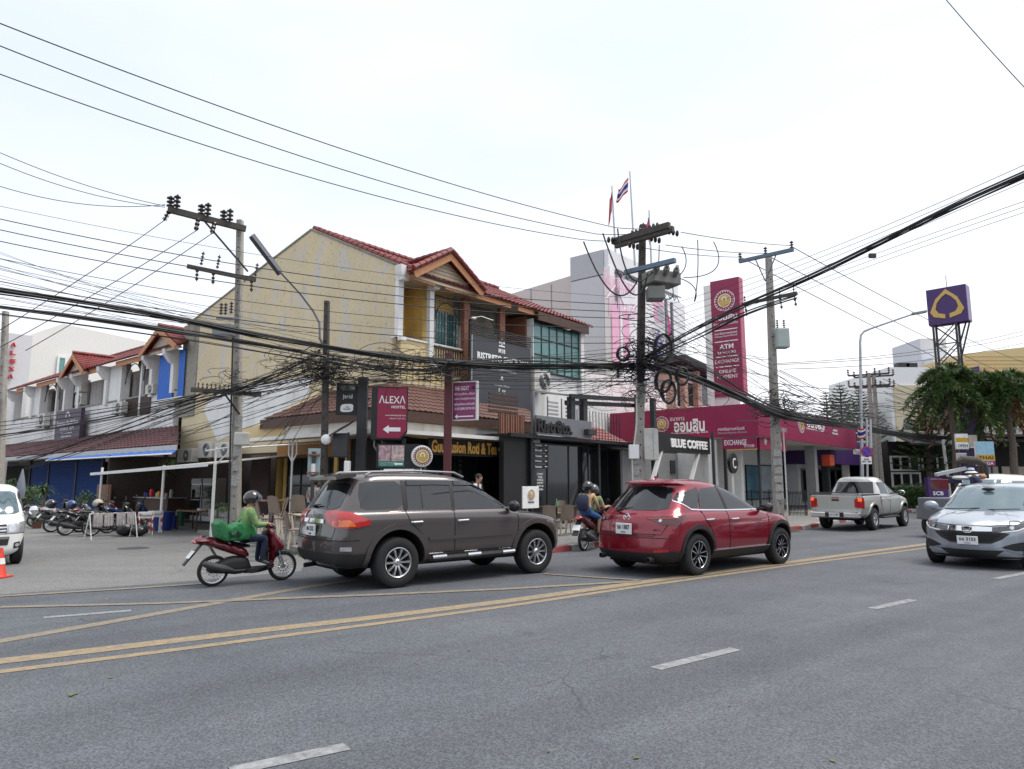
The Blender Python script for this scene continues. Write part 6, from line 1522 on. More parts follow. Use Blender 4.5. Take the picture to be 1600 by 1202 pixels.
def wheel(T,r,w,rr,style,parent,side):
    WMx=T@Matrix.Rotation(R(-90*side),4,'X')
    wt=thing('wheel',None,None,WMx,parent=parent)
    mb=MB(WMx);h=w/2
    mb.lathe([(rr-.01,-h*.8),(rr,-h),(r*.86,-h),(r*.955,-h*.86),(r*.985,-h*.7),(r,-h*.55),(r,-h*.42),(r*.975,-h*.4),(r*.975,-h*.33),(r,-h*.31),(r,-.008),(r*.975,-.006),(r*.975,.006),(r,.008),(r,h*.31),(r*.975,h*.33),(r*.975,h*.4),(r,h*.42),(r,h*.55),(r*.985,h*.7),(r*.955,h*.86),(r*.86,h),(rr+.02,h*.97),(rr,h*.9),(rr-.01,h*.5)],40)
    mb.obj('tyre',M['rubber'],wt,smooth=True,ang=30)
    mb=MB(WMx);mb.lathe([(rr-.004,h*.95),(rr-.012,h*.97),(rr-.025,h*.9),(rr-.035,h*.5),(rr-.05,-h*.8)],36);mb.m=1
    mb.lathe([(rr-.05,-h*.2),(.12,-h*.15),(.11,h*.1),(0,h*.12)],24);mb.m=0
    n,dbl,dk=style
    za=h*.86;zc=h*.62
    for i in range(n):
        a=2*math.pi*i/n
        for s in((-1,1)if dbl else(0,)):
            a0=a+s*.13*(1 if dbl else 0);a1=a+s*(.24 if dbl else 0)
            p=Vector((.045*math.cos(a),.045*math.sin(a),zc));q=Vector(((rr-.03)*math.cos(a1),(rr-.03)*math.sin(a1),za-.01))
            p=Vector((.05*math.cos(a0+s*.3),.05*math.sin(a0+s*.3),zc));mid=p.lerp(q,.55)+Vector((0,0,.01))
            wd=.05 if not dbl else.03
            d=(q-p).normalized();sd2=d.cross(Vector((0,0,1))).normalized()
            vs=[]
            for pt,ww in((p,wd*.75),(mid,wd*.6),(q,wd*.95)):vs+=[pt-sd2*ww/2,pt+sd2*ww/2,pt+sd2*ww*.38+Vector((0,0,.012)),pt-sd2*ww*.38+Vector((0,0,.012)),pt-sd2*ww/2-Vector((0,0,.035)),pt+sd2*ww/2-Vector((0,0,.035))]
            fs=[]
            for k in(0,6):fs+=[(k+3,k+2,k+8,k+9),(k+2,k+1,k+7,k+8),(k+0,k+3,k+9,k+6),(k+1,k+5,k+11,k+7),(k+4,k+0,k+6,k+10)]
            mb.add(vs,fs)
    mb.lathe([(.0,zc+.03),(.03,zc+.03),(.042,zc+.02),(.07,zc),(.075,zc-.05)],20)
    for i in range(5):a=2*math.pi*(i+.5)/5;mb.m=1;mb.cyl((.056*math.cos(a),.056*math.sin(a),zc),(.056*math.cos(a),.056*math.sin(a),zc+.012),.009,6);mb.m=0
    mb.obj('rim',[M['alloy_dark']if dk==2 else M['alloy'],M['trim']if not dk else M['gap']],wt,smooth=True,ang=30)
    if dk==2:
        mb=MB(WMx)
        for i in range(n):
            a=2*math.pi*i/n
            for s in(-1,1):
                a1=a+s*.24;a0=a+s*.43;p=Vector((.055*math.cos(a0),.055*math.sin(a0),zc+.016));q=Vector(((rr-.035)*math.cos(a1),(rr-.035)*math.sin(a1),za+.006));mb.bar(p,p.lerp(q,.55)+Vector((0,0,.01)),.014,.006,(0,0,1));mb.bar(p.lerp(q,.55)+Vector((0,0,.01)),q,.016,.006,(0,0,1))
        mb.lathe([(rr-.006,h*.96),(rr-.022,h*.975),(rr-.024,h*.95)],36)
        mb.obj('machined_face',M['chrome'],wt)
    return wt
def rot2(pts,a,c=(0,0)):
    return[(c[0]+(x-c[0])*math.cos(a)-(y-c[1])*math.sin(a),c[1]+(x-c[0])*math.sin(a)+(y-c[1])*math.cos(a))for x,y in pts]
def build_car(spec,T):
    S=spec;t=thing(S['name'],S['label'],S['cat'],T,S.get('group'))
    vs,fs=car_shell(S['secs'])
    bvh=BVHTree.FromPolygons(vs,fs)
    wb,tr,r=S['wb'],S['tr'],S['r']
    wells=[(sx*wb/2,sy*S['halfw'],r+S.get('wz',.02),r+S.get('wgap',.055),.42)for sx in(-1,1)for sy in(-1,1)]
    o=boolean_wells(vs,fs,wells,[S['paint'],M['well']])
    o.name='body';o.parent=t;WM[o]=T
    for sx in(-1,1):
        for sy in(-1,1):
            st=S.get('steer',0)if sx>0 else 0
            wheel(T@Matrix.Translation((sx*wb/2,sy*(tr/2),r))@Matrix.Rotation(st,4,'Z'),r,S['tw'],S['rr'],S['wstyle'],t,sy)
    def D(name,m,poly,axis,sign=1,off=.004,skirt=.015,res=.09,parent=t,both=False,smooth=True,label=None):
        res_=[]
        for s in((1,-1)if both else(sign,)):
            pl=poly
            if both and axis in 'xz':pl=[((-x if axis=='x' else x),(y if axis=='x' else-y))for x,y in poly]if s<0 else poly
            mb=MB(T);decal(mb,bvh,pl,axis,s if axis=='y' else sign,off,skirt,res);res_.append(mb.obj(name,M[m]if isinstance(m,str)else m,parent,smooth=smooth,ang=40,label=label))
        return res_
    def LINE(name,pts,w,axis,sign=1,both=True,m='gap',off=.0015,parent=t,skirt=.004):
        return D(name,m,line2poly(pts,w),axis,sign,max(off,.003),skirt,.05,parent,both=both)
    def PLATE(txt,c,w,h,sign,small='เชียงใหม่',tilt=0):
        x=None
        hh=bvh.ray_cast(Vector((sign*6,c[0],c[1])),Vector((-sign,0,0)))[0]
        x=hh.x+sign*.03
        mb=MB(T);mb.bbox(x-.012,x+.012,c[0]-w/2,c[0]+w/2,c[1]-h/2,c[1]+h/2,.006);pl=mb.obj('number_plate',M['plate_white'],t)
        rt=(0,-1,0)if sign<0 else(0,1,0)
        text(txt,T,(x+sign*.0125,c[0],c[1]+h*.14),w*.8,h*.42,M['black'],pl,right=rt,depth=.003,bold=.02)
        text(small,T,(x+sign*.0125,c[0],c[1]-h*.3),w*.3,h*.16,M['black'],pl,right=rt,depth=.003)
        return pl
    return t,T,bvh,D,LINE,PLATE
def mirrors(T,t,x,z,y,m,s=1.0,both=True):
    for sg in(1,-1):
        mb=MB(T);mb.bar((x,sg*(y-.08),z-.02),(x+.02,sg*(y+.06),z),.05,.04)
        mb.ball((x+.02,sg*(y+.12),z+.04),(.075*s,.12*s,.085*s),12,8);mi=mb.obj('wing_mirror',m,t,smooth=True)
        mb=MB(T);mb.ball((x-.03,sg*(y+.12),z+.04),(.03,.105*s,.07*s),10,6);mb.obj('mirror_glass',M['tint'],mi,smooth=True)
def handle(T,bvh,t,x,z,m='chrome',L=.17):
    for sg in(1,-1):
        h=bvh.ray_cast(Vector((x,sg*4,z)),Vector((0,-sg,0)))[0]
        mb=MB(T);y=h.y
        mb.tube([(x-L/2,y,z),(x-L/2+.02,y+sg*.03,z),(x+L/2-.02,y+sg*.033,z+.004),(x+L/2,y,z)],[.014,.017,.017,.014],6)
        mb.obj('door_handle',M[m],t,smooth=True)
def carpos(px,py,px2,py2,wb,side=-1,tr=1.5,ang=None):
    a=G(px,py);b=G(px2,py2);m=(a+b)/2;d=(b-a).normalized()
    az=math.atan2(d.x,d.y)if ang is None else ang
    dd=Vector((math.sin(az),math.cos(az),0));left=Vector((-dd.y,dd.x,0))
    o=m-left*(side*tr/2)
    return Matrix.Translation(o)@Matrix.Rotation(math.pi/2-az,4,'Z')
# ---------------------------------------------------------------- 1 brown-grey SUV
T=carpos(624,917,829,896.5,2.8,-1,1.62,R(52))
secs=[(.33,-2.26,2.02,.74,.3,.3,.2,.2,.04,.03),(.42,-2.38,2.16,.85,.5,.3,.22,.22,.06,.04),(.55,-2.44,2.22,.895,.55,.36,.25,.26,.08,.06),(.75,-2.45,2.23,.905,.6,.38,.25,.26,.09,.06),(.90,-2.42,2.19,.905,.6,.38,.24,.26,.09,.06),(.98,-2.41,2.06,.903,.6,.38,.24,.26,.08,.06),(1.05,-2.40,1.70,.897,.6,.4,.24,.26,.06,.06),(1.10,-2.395,1.32,.885,.5,.4,.24,.26,.05,.06),(1.13,-2.39,1.10,.87,.45,.38,.24,.26,.05,.06),(1.18,-2.36,1.0,.842,.4,.35,.24,.26,.06,.07),(1.30,-2.30,.82,.815,.38,.32,.24,.26,.08,.08),(1.46,-2.21,.55,.77,.35,.32,.24,.26,.09,.09),(1.60,-2.12,.28,.72,.35,.32,.24,.26,.09,.09),(1.69,-2.05,.02,.67,.4,.34,.28,.3,.07,.08),(1.745,-1.95,-.25,.58,.5,.36,.4,.34,.05,.06),(1.775,-1.7,-.6,.42,.4,.3,.4,.3,.03,.03),(1.78,-1.3,-.9,.1,.1,.05,.1,.05,0,0)]
t,T,bvh,D,LINE,PLATE=build_car(dict(name='suv',label='brown grey off-road estate with roof rails just ahead of the red scooter rider',cat='car',paint=M['paint_brown'],secs=secs,wb=2.8,tr=1.58,r=.385,halfw=.90,tw=.26,rr=.235,wstyle=(10,False,0),wz=.03,wgap=.09),T)
D('side_window','tint',[(-.33,1.17),(-.33,1.60),(.10,1.60),(.33,1.50),(.60,1.33),(.80,1.185),(.72,1.16)],'y',both=True)
D('side_window','tint',[(-1.22,1.19),(-1.22,1.62),(-.40,1.61),(-.40,1.17)],'y',both=True)
D('side_window','tint',smooth_poly([(-2.02,1.20),(-2.03,1.42),(-1.95,1.62),(-1.30,1.63),(-1.30,1.20)],1,.15),'y',both=True)
for px_ in((-.365,1.15,1.63),(-1.26,1.18,1.64)):D('pillar_trim','trim',[(px_[0]-.035,px_[1]),(px_[0]-.035,px_[2]),(px_[0]+.035,px_[2]),(px_[0]+.035,px_[1])],'y',both=True,off=.006)
LINE('divider',[(-.95,1.19),(-.95,1.6)],.025,'y',off=.007,m='trim')
D('rain_visor','tint',[(-1.2,1.56),(-1.2,1.64),(-.38,1.635),(-.38,1.56),(-.7,1.57)],'y',both=True,off=.02)
D('rain_visor','tint',[(-.3,1.56),(-.3,1.635),(.1,1.625),(.38,1.50),(.36,1.46),(.08,1.56)],'y',both=True,off=.02)
D('rear_screen','tint',smooth_poly([(-.62,1.20),(.62,1.20),(.55,1.60),(-.55,1.60)],1,.12),'x',-1)
D('windscreen','tint',[(-.68,1.2),(.68,1.2),(.56,1.66),(-.56,1.66)],'x',1)
D('tail_light','tail_red',[(-2.45,1.17),(-2.20,1.17),(-1.88,1.04),(-1.90,.97),(-2.2,.93),(-2.45,.94)],'y',both=True,off=.012)
D('tail_light','tail_red',[(.30,1.17),(.62,1.19),(.86,1.16),(.86,.94),(.62,.95),(.45,1.02)],'x',-1,both=True,off=.012)
D('indicator','tail_orange',[(-2.44,1.05),(-2.2,1.05),(-2.12,.96),(-2.44,.95)],'y',both=True,off=.016)
D('tailgate_trim','chrome',[(-.38,.99),(.38,.99),(.36,1.05),(-.36,1.05)],'x',-1,off=.03)
mb=MB(T);h=bvh.ray_cast(Vector((-6,0,1.10)),Vector((1,0,0)))[0]
for a in(90,210,330):
    c=Vector((h.x-.012,.034*math.cos(R(a)),1.10+.034*math.sin(R(a))));mb=MB(T)
    mb.slab([c+Vector((0,.034*math.cos(R(a)),.034*math.sin(R(a)))),c+Vector((0,.017*math.cos(R(a+90)),.017*math.sin(R(a+90)))),c-Vector((0,.034*math.cos(R(a)),.034*math.sin(R(a)))),c+Vector((0,.017*math.cos(R(a-90)),.017*math.sin(R(a-90))))],(-.01,0,0));fixn(mb.obj('badge_diamond',M['chrome'],t))
PLATE('ขษ 2152',(0,.88),.34,.17,-1)
D('bumper_lower','trim',[(-.86,.40),(.86,.40),(.89,.56),(-.89,.56)],'x',-1,off=.012)
D('bumper_lower','trim',[(-2.44,.36),(-2.44,.55),(-1.96,.55),(-1.96,.36)],'y',both=True,off=.012)
D('reflector','lamp_clear',[(-2.32,.60),(-2.32,.66),(-2.18,.66),(-2.18,.60)],'y',both=True,off=.01)
LINE('bumper_seam',[(-.86,.75),(.86,.75)],.012,'x',-1,both=False)
LINE('bumper_seam',[(-2.44,.75),(-2.05,.75)],.012,'y')
for pts in([(-.365,.52),(-.365,1.15),(-.36,1.63),(.1,1.635),(.4,1.50),(.9,1.16),(.98,1.0),(.95,.6)],[(-1.26,1.63),(-1.26,1.15),(-1.2,1.0),(-.98,.8),(-.85,.52)],[(-.85,.5),(.92,.5)],[(1.0,1.09),(1.6,1.05),(2.0,.95)]):LINE('panel_gap',pts,.011,'y')
LINE('panel_gap',[(-.72,1.18),(-.66,.78),(.66,.78),(.72,1.18)],.012,'x',-1,both=False)
LINE('side_moulding',[(-.86,.72),(.85,.74)],.05,'y',m=M['paint_brown'],off=.02)
def flare(D,x,r,w,m,z=.41,a0=-12,a1=192,off=.022):
    pl=arcpts(x,z,r+w,a0,a1,26)+arcpts(x,z,r,a0,a1,26)[::-1];D('arch_flare',m,pl,'y',both=True,off=off,skirt=.05,res=.08)
flare(D,-1.4,.478,.085,M['paint_brown']);flare(D,1.4,.478,.085,M['paint_brown'])
mirrors(T,t,.78,1.16,.88,M['black'],1.15)
handle(T,bvh,t,-.2,.99,L=.2);handle(T,bvh,t,-1.08,.99,L=.2)
for sg in(1,-1):
    mb=MB(T);mb.tube([(-1.85,sg*.6,1.72),(-1.75,sg*.6,1.775),(-1.0,sg*.61,1.80),(-.2,sg*.6,1.775),(.0,sg*.58,1.70)],.02,6);mb.obj('roof_rail',M['grey_metal'],t,smooth=True)
    mb=MB(T);mb.tube([(-.85,sg*.80,.40),(-.78,sg*.92,.40),(.75,sg*.92,.42),(.85,sg*.80,.42)],.045,8);mb.obj('side_step',M['trim'],t,smooth=True)
    for x in(-.68,0,.72):mb=MB(T);mb.tube([(x-.13,sg*.94,.43),(x+.13,sg*.94,.435)],.036,8);mb.obj('step_plate',M['chrome'],t,smooth=True)
mb=MB(T);mb.slab([(-1.98,.56,1.70),(-2.30,.54,1.65),(-2.30,-.54,1.65),(-1.98,-.56,1.70)],(0,0,.045));fixn(mb.obj('rear_spoiler',M['paint_brown'],t,smooth=True))
mb=MB(T);mb.tube([(-2.31,.25,1.23),(-2.37,.1,1.25),(-2.36,-.12,1.27)],[.03,.018,.01],6);mb.obj('rear_wiper',M['black'],t)
mb=MB(T);mb.cyl((-2.1,.3,.33),(-2.42,.3,.31),.035,8);mb.box(-2.2,1.9,-.5,.5,.28,.4);mb.box(-1.55,-1.25,-.7,.7,.3,.45);mb.obj('underbody',M['well'],t)
# ---------------------------------------------------------------- 2 red crossover
T=carpos(1079,900,1221,880.5,2.7,-1,1.6,R(51))
secs=[(.24,-2.10,2.0,.72,.3,.3,.25,.3,.04,.04),(.33,-2.22,2.12,.84,.5,.4,.3,.34,.08,.06),(.48,-2.27,2.18,.905,.6,.46,.34,.40,.10,.08),(.70,-2.25,2.20,.92,.62,.5,.34,.40,.12,.09),(.80,-2.23,2.17,.92,.62,.5,.34,.40,.12,.09),(.90,-2.22,2.08,.915,.62,.5,.34,.40,.12,.10),(.97,-2.20,1.82,.905,.6,.5,.34,.40,.10,.11),(1.02,-2.17,1.48,.89,.6,.5,.32,.38,.10,.11),(1.06,-2.13,1.18,.872,.5,.45,.32,.38,.10,.12),(1.09,-2.10,1.05,.85,.5,.42,.3,.38,.1,.12),(1.16,-2.03,.90,.825,.48,.40,.3,.38,.12,.13),(1.30,-1.90,.62,.775,.45,.38,.3,.36,.13,.13),(1.45,-1.74,.28,.715,.45,.38,.3,.34,.13,.13),(1.55,-1.68,-.02,.66,.5,.4,.3,.34,.1,.10),(1.595,-1.74,-.2,.62,.5,.38,.2,.3,.07,.07),(1.635,-1.70,-.4,.54,.5,.38,.3,.36,.06,.05),(1.668,-1.45,-.6,.40,.3,.3,.3,.3,.03,.03),(1.675,-1.0,-.8,.1,.1,.05,.1,.05,0,0)]
t,T,bvh,D,LINE,PLATE=build_car(dict(name='red_crossover',label='glossy red crossover with black wheel arches and plate 1887 in the middle of the road',cat='car',paint=M['paint_red'],secs=secs,wb=2.7,tr=1.60,r=.36,halfw=.91,tw=.225,rr=.245,wstyle=(5,True,2),wz=.02,wgap=.06),T)
RED=M['paint_red']
D('side_window','tint',[(-.38,1.12),(-.42,1.52),(-.10,1.52),(.22,1.40),(.55,1.22),(.70,1.11)],'y',both=True)
D('side_window','tint',[(-1.20,1.15),(-1.10,1.40),(-.98,1.50),(-.50,1.53),(-.46,1.12)],'y',both=True)
D('side_window','tint',[(-1.70,1.30),(-1.55,1.42),(-1.18,1.50),(-1.04,1.50),(-1.26,1.15),(-1.42,1.16)],'y',both=True)
LINE('window_trim',[(.74,1.095),(-.4,1.105),(-1.2,1.125),(-1.45,1.14),(-1.76,1.31)],.022,'y',m='chrome',off=.009)
LINE('pillar_trim',[(-.42,1.11),(-.45,1.54)],.06,'y',m='trim',off=.006)
D('rear_screen','tint',smooth_poly([(-.68,1.12),(.68,1.12),(.60,1.36),(.50,1.54),(-.50,1.54),(-.60,1.36)],1,.15),'x',-1)
D('windscreen','tint',[(-.70,1.14),(.70,1.14),(.56,1.58),(-.56,1.58)],'x',1)
D('tail_light','tail_dark',[(-2.22,1.02),(-2.0,1.03),(-1.62,1.04),(-1.80,.96),(-1.95,.90),(-2.22,.90)],'y',both=True,off=.01)
D('tail_light','tail_dark',[(.38,1.00),(.62,1.02),(.9,1.03),(.9,.88),(.7,.89),(.52,.94)],'x',-1,both=True,off=.01)
D('lamp_ring','lamp_clear',arcpts(.66,.955,.026,0,330,11),'x',-1,both=True,off=.016,res=.03)
D('lamp_ring','tail_red',[(.42,.99),(.85,1.01),(.85,.99),(.45,.975)],'x',-1,both=True,off=.016)
PLATE('งย 1887',(0.02,.80),.36,.19,-1)
h=bvh.ray_cast(Vector((-6,0,1.0)),Vector((1,0,0)))[0];cx_=h.x-.012
mb=MB(T);mb.tube([(cx_+.0,.068*math.cos(a*.314),1.0+.058*math.sin(a*.314))for a in range(20)],.009,5,closed=True);mb.obj('emblem_ring',M['chrome'],t)
mb=MB(T);mb.tube([(cx_-.003,.062,1.015),(cx_-.003,.03,1.02),(cx_-.003,0,.985),(cx_-.003,-.03,1.02),(cx_-.003,-.062,1.015)],.009,5);mb.obj('emblem_wings',M['chrome'],t)
for s,y,w in(('CX-5',.66,.16),('SKYACTIV',-.62,.14)):
    h=bvh.ray_cast(Vector((-6,y,.80)),Vector((1,0,0)))[0];text(s,T,(h.x-.012,y,.80),w,.03,M['chrome'],t,right=(0,-1,0),depth=.006,bold=.02)
D('lower_cladding','trim',[(-.90,.26),(.90,.26),(.92,.44),(.6,.45),(.5,.40),(-.5,.40),(-.6,.45),(-.92,.44)],'x',-1,off=.012)
D('lower_cladding','trim',[(-2.26,.26),(-2.26,.44),(-1.82,.44),(-1.82,.28)],'y',both=True,off=.012)
D('sill_cladding','trim',[(-.92,.25),(-.92,.40),(.92,.40),(.92,.25)],'y',both=True,off=.014)
LINE('sill_chrome',[(-.92,.415),(.92,.415)],.014,'y',m='chrome',off=.02)
LINE('bumper_crease',[(-.85,.66),(.85,.66)],.012,'x',-1,both=False)
LINE('bumper_crease',[(-.6,.72),(-.55,.69),(.55,.69),(.6,.72)],.01,'x',-1,both=False)
D('fog_reflector','tail_red',[(.58,.42),(.80,.44),(.80,.475),(.58,.46)],'x',-1,both=True,off=.014)
for pts in([(-.42,.42),(-.44,1.1),(-.46,1.54),(-.1,1.545),(.28,1.39),(.78,1.09),(.9,.95),(.88,.6),(.8,.42)],[(-1.1,1.52),(-1.2,1.12),(-1.12,.95),(-.93,.72),(-.86,.42)],[(.92,1.02),(1.5,.97),(1.95,.88)]):LINE('panel_gap',pts,.010,'y')
LINE('panel_gap',[(-.80,1.06),(-.78,.88),(-.70,.72),(.70,.72),(.78,.88),(.80,1.06)],.011,'x',-1,both=False)
flare(D,-1.35,.432,.065,M['trim'],z=.38,a0=-8,a1=188,off=.018);flare(D,1.35,.432,.065,M['trim'],z=.38,a0=-8,a1=188,off=.018)
mirrors(T,t,.66,1.10,.90,M['black'],1.1)
handle(T,bvh,t,-.26,.945,m='chrome',L=.19);handle(T,bvh,t,-1.02,.955,m='chrome',L=.19)
mb=MB(T);mb.slab([(-1.50,.40,1.60),(-1.76,.40,1.58),(-1.76,-.40,1.58),(-1.50,-.40,1.60)],(0,0,.03));fixn(mb.obj('rear_spoiler',RED,t,smooth=True))
mb=MB(T);mb.slab([(-1.42,0,1.66),(-1.2,0,1.665),(-1.38,0,1.73)],(0,.012,0));mb.ball((-1.33,0,1.67),(.12,.03,.02),10,6);mb.obj('shark_fin',RED,t)
mb=MB(T);mb.tube([(-2.1,.3,1.10),(-2.16,.1,1.14),(-2.13,-.1,1.17)],[.03,.018,.008],6);mb.obj('rear_wiper',M['black'],t)
for y in(.55,-.55):mb=MB(T);mb.lathe([(.03,0),(.045,0),(.048,.04),(.045,.12)],14,Matrix.Translation((-2.30,y,.30))@Matrix.Rotation(R(90),4,'Y'));mb.obj('exhaust_tip',M['trim'],t)
mb=MB(T);mb.box(-2.0,1.9,-.6,.6,.20,.3);mb.obj('underbody',M['well'],t)
# ---------------------------------------------------------------- 3 silver pickup
T=carpos(1355,829,1420,822.5,3.08,-1,1.54,R(46))
secs=[(.42,-2.58,2.2,.66,.3,.3,.1,.1,.04,.02),(.52,-2.62,2.30,.80,.5,.3,.12,.12,.08,.02),(.70,-2.60,2.34,.86,.55,.4,.1,.12,.1,.02),(.90,-2.60,2.32,.875,.55,.4,.1,.12,.1,.02),(1.0,-2.60,2.24,.875,.55,.4,.1,.12,.1,.02),(1.08,-2.60,1.9,.87,.55,.4,.1,.12,.08,.02),(1.14,-2.60,1.45,.865,.5,.4,.1,.1,.08,.02),(1.17,-2.595,1.2,.85,.4,.35,.08,.08,.05,.02)]
cab=[(1.165,-.95,1.16,.83,.4,.35,.15,.15,.05,.02),(1.3,-.90,.92,.80,.4,.35,.15,.2,.07,.03),(1.5,-.83,.60,.74,.4,.33,.2,.25,.08,.04),(1.66,-.76,.32,.68,.4,.33,.22,.25,.07,.04),(1.75,-.68,.1,.60,.4,.33,.3,.3,.05,.04),(1.79,-.5,-.15,.42,.2,.2,.2,.2,.02,.02),(1.80,-.35,-.25,.1,.05,.05,.05,.05,0,0)]
t,T,bvh,D,LINE,PLATE=build_car(dict(name='silver_pickup',label='silver double cab pickup with lit brake lights driving beside the bank railings',cat='pickup truck',paint=M['paint_silver'],secs=secs,wb=3.08,tr=1.52,r=.375,halfw=.87,tw=.24,rr=.21,wstyle=(6,False,0),wz=.03,wgap=.09),T)
cvs,cfs=car_shell(cab);cb=BVHTree.FromPolygons(cvs,cfs);mb=MB(T);mb.add(cvs,cfs);mb.obj('cab',M['paint_silver'],t,smooth=True)
def DC(name,m,poly,axis,sign=1,off=.004,both=False):
    for s in((1,-1)if both else(sign,)):
        mb=MB(T);decal(mb,cb,poly,axis,s,off,.015,.09);mb.obj(name,M[m],t,smooth=True,ang=40)
DC('side_window','tint',[(.05,1.2),(.05,1.62),(.22,1.62),(.48,1.45),(.85,1.2)],'y',both=True)
DC('side_window','tint',[(-.72,1.22),(-.66,1.60),(-.03,1.62),(-.03,1.2)],'y',both=True)
DC('rear_window','tint',[(-.66,1.22),(.66,1.22),(.58,1.62),(-.58,1.62)],'x',-1)
DC('windscreen','tint',[(-.7,1.2),(.7,1.2),(.58,1.66),(-.58,1.66)],'x',1)
D('load_bed','well',[(-2.5,-.74),(-1.02,-.74),(-1.02,.74),(-2.5,.74)],'z',1,off=.003)
D('tail_light','brake_lit',[(.72,1.08),(.83,1.08),(.83,.98),(.72,.98)],'x',-1,both=True,off=.014)
D('tail_light','tail_red',[(.71,.975),(.84,.975),(.84,.76),(.71,.76)],'x',-1,both=True,off=.014)
D('tail_light','tail_red',[(-2.6,1.10),(-2.6,.74),(-2.48,.74),(-2.48,1.10)],'y',both=True,off=.012)
LINE('tailgate_gap',[(-.68,1.15),(-.68,.62),(.68,.62),(.68,1.15)],.012,'x',-1,both=False)
D('tailgate_handle','trim',[(-.12,.98),(.12,.98),(.12,1.04),(-.12,1.04)],'x',-1,off=.008)
D('high_stop_lamp','tail_red',[(-.12,1.07),(.12,1.07),(.12,1.10),(-.12,1.10)],'x',-1,off=.01)
mb=MB(T);mb.bbox(-2.76,-2.62,-.8,.8,.44,.62,.03);mb.obj('rear_bumper',M['chrome'],t)
mb=MB(T);mb.box(-2.765,-2.76,-.3,.3,.46,.61);mb.obj('bumper_step',M['trim'],t)
mb=MB(T);mb.bbox(-2.78,-2.765,-.17,.17,.46,.6,.004);p_=mb.obj('number_plate',M['plate_white'],t);text('บต 9180',T,(-2.781,0,.54),.28,.07,M['black'],p_,right=(0,-1,0),depth=.003)
mb=MB(T);mb.tube([(-2.56,.72,1.18),(-2.56,.70,1.25),(-2.56,-.70,1.25),(-2.56,-.72,1.18)],.02,6);mb.obj('tailgate_bar',M['trim'],t)
mb=MB(T)
for s in(1,-1):mb=MB(T);mb.box(-2.55,-.98,s*.84-.03,s*.84+.03,1.17,1.21);mb.obj('bed_rail',M['trim'],t)
for s in(1,-1):
    mb=MB(T);mb.bbox(-.8,.8,s*.82-.1,s*.82+.1,.38,.44,.02);mb.obj('side_step',M['trim'],t)
for pts in([(0,.5),(0,1.17)],[(-.88,1.17),(-.9,.9),(-.75,.7),(-.7,.5)],[(1.0,1.1),(1.02,.6),(.95,.5)],[(-.95,1.17),(-.95,.5)]):LINE('panel_gap',pts,.012,'y')
flare(D,-1.54,.468,.07,M['paint_silver'],z=.405);flare(D,1.54,.468,.07,M['paint_silver'],z=.405)
mirrors(T,t,.82,1.2,.88,M['paint_silver'],1.1)
handle(T,bvh,t,-.14,1.04,L=.18);handle(T,bvh,t,-.78,1.04,L=.16)
mb=MB(T);mb.box(-2.5,2.0,-.5,.5,.35,.5);mb.obj('underbody',M['well'],t)
# ---------------------------------------------------------------- 4 silver-blue compact SUV coming towards us
T=carpos(1466,879,1466,879,2.61,-1,0,R(180+47))
F4=T@Matrix.Translation((-1.305-.02,-.0,0))
Lf=(T.to_3x3()@Vector((0,1,0)))
T=F4@Matrix.Translation((0,.76,0))
secs=[(.20,-2.0,1.96,.72,.3,.3,.3,.3,.06,.04),(.30,-2.10,2.08,.84,.55,.45,.3,.34,.10,.06),(.45,-2.14,2.13,.885,.6,.52,.34,.40,.14,.08),(.62,-2.12,2.14,.89,.62,.55,.34,.40,.16,.09),(.74,-2.10,2.11,.888,.62,.55,.34,.40,.17,.09),(.84,-2.08,2.03,.883,.62,.55,.34,.40,.17,.10),(.91,-2.07,1.84,.875,.6,.55,.34,.40,.14,.11),(.97,-2.05,1.55,.865,.6,.52,.32,.38,.13,.11),(1.02,-2.03,1.28,.85,.55,.48,.32,.38,.14,.12),(1.06,-2.0,1.12,.83,.5,.45,.3,.38,.15,.12),(1.14,-1.93,.95,.80,.48,.42,.3,.38,.17,.13),(1.28,-1.82,.66,.755,.45,.40,.3,.36,.18,.13),(1.42,-1.68,.34,.70,.45,.40,.3,.34,.16,.13),(1.51,-1.58,.08,.65,.5,.4,.34,.34,.12,.12),(1.565,-1.45,-.2,.57,.5,.38,.45,.36,.08,.08),(1.595,-1.2,-.5,.42,.3,.3,.3,.3,.03,.03),(1.605,-1.0,-.7,.1,.1,.05,.1,.05,0,0)]
t,T,bvh,D,LINE,PLATE=build_car(dict(name='silver_crossover',label='silver blue compact crossover with plate 3153 driving towards us at the right edge',cat='car',paint=M['paint_bluesilver'],secs=secs,wb=2.61,tr=1.54,r=.335,halfw=.88,tw=.215,rr=.21,wstyle=(5,True,2),wz=.02,wgap=.055),T)
SB=M['paint_bluesilver']
D('windscreen','screen',smooth_poly([(-.74,1.06),(-.3,1.045),(.3,1.045),(.74,1.06),(.60,1.50),(.2,1.525),(-.2,1.525),(-.60,1.50)],1,.1),'x',1,off=.004)
D('side_window','tint',[(-.40,1.08),(-.42,1.46),(-.05,1.46),(.25,1.36),(.55,1.20),(.74,1.08)],'y',both=True)
D('side_window','tint',[(-1.45,1.16),(-1.3,1.42),(-.50,1.47),(-.46,1.09)],'y',both=True)
D('headlight','lamp_dark',[(.34,.77),(.55,.80),(.88,.87),(.88,.79),(.72,.72),(.45,.70),(.34,.71)],'x',1,both=True,off=.010,res=.06)
D('headlight','lamp_dark',[(1.95,.88),(1.62,.90),(1.45,.88),(1.7,.78),(1.95,.74)],'y',both=True,off=.008,res=.06)
D('headlight_lens','lamp_clear',arcpts(.64,.77,.032,0,330,11),'x',1,both=True,off=.018,res=.04)
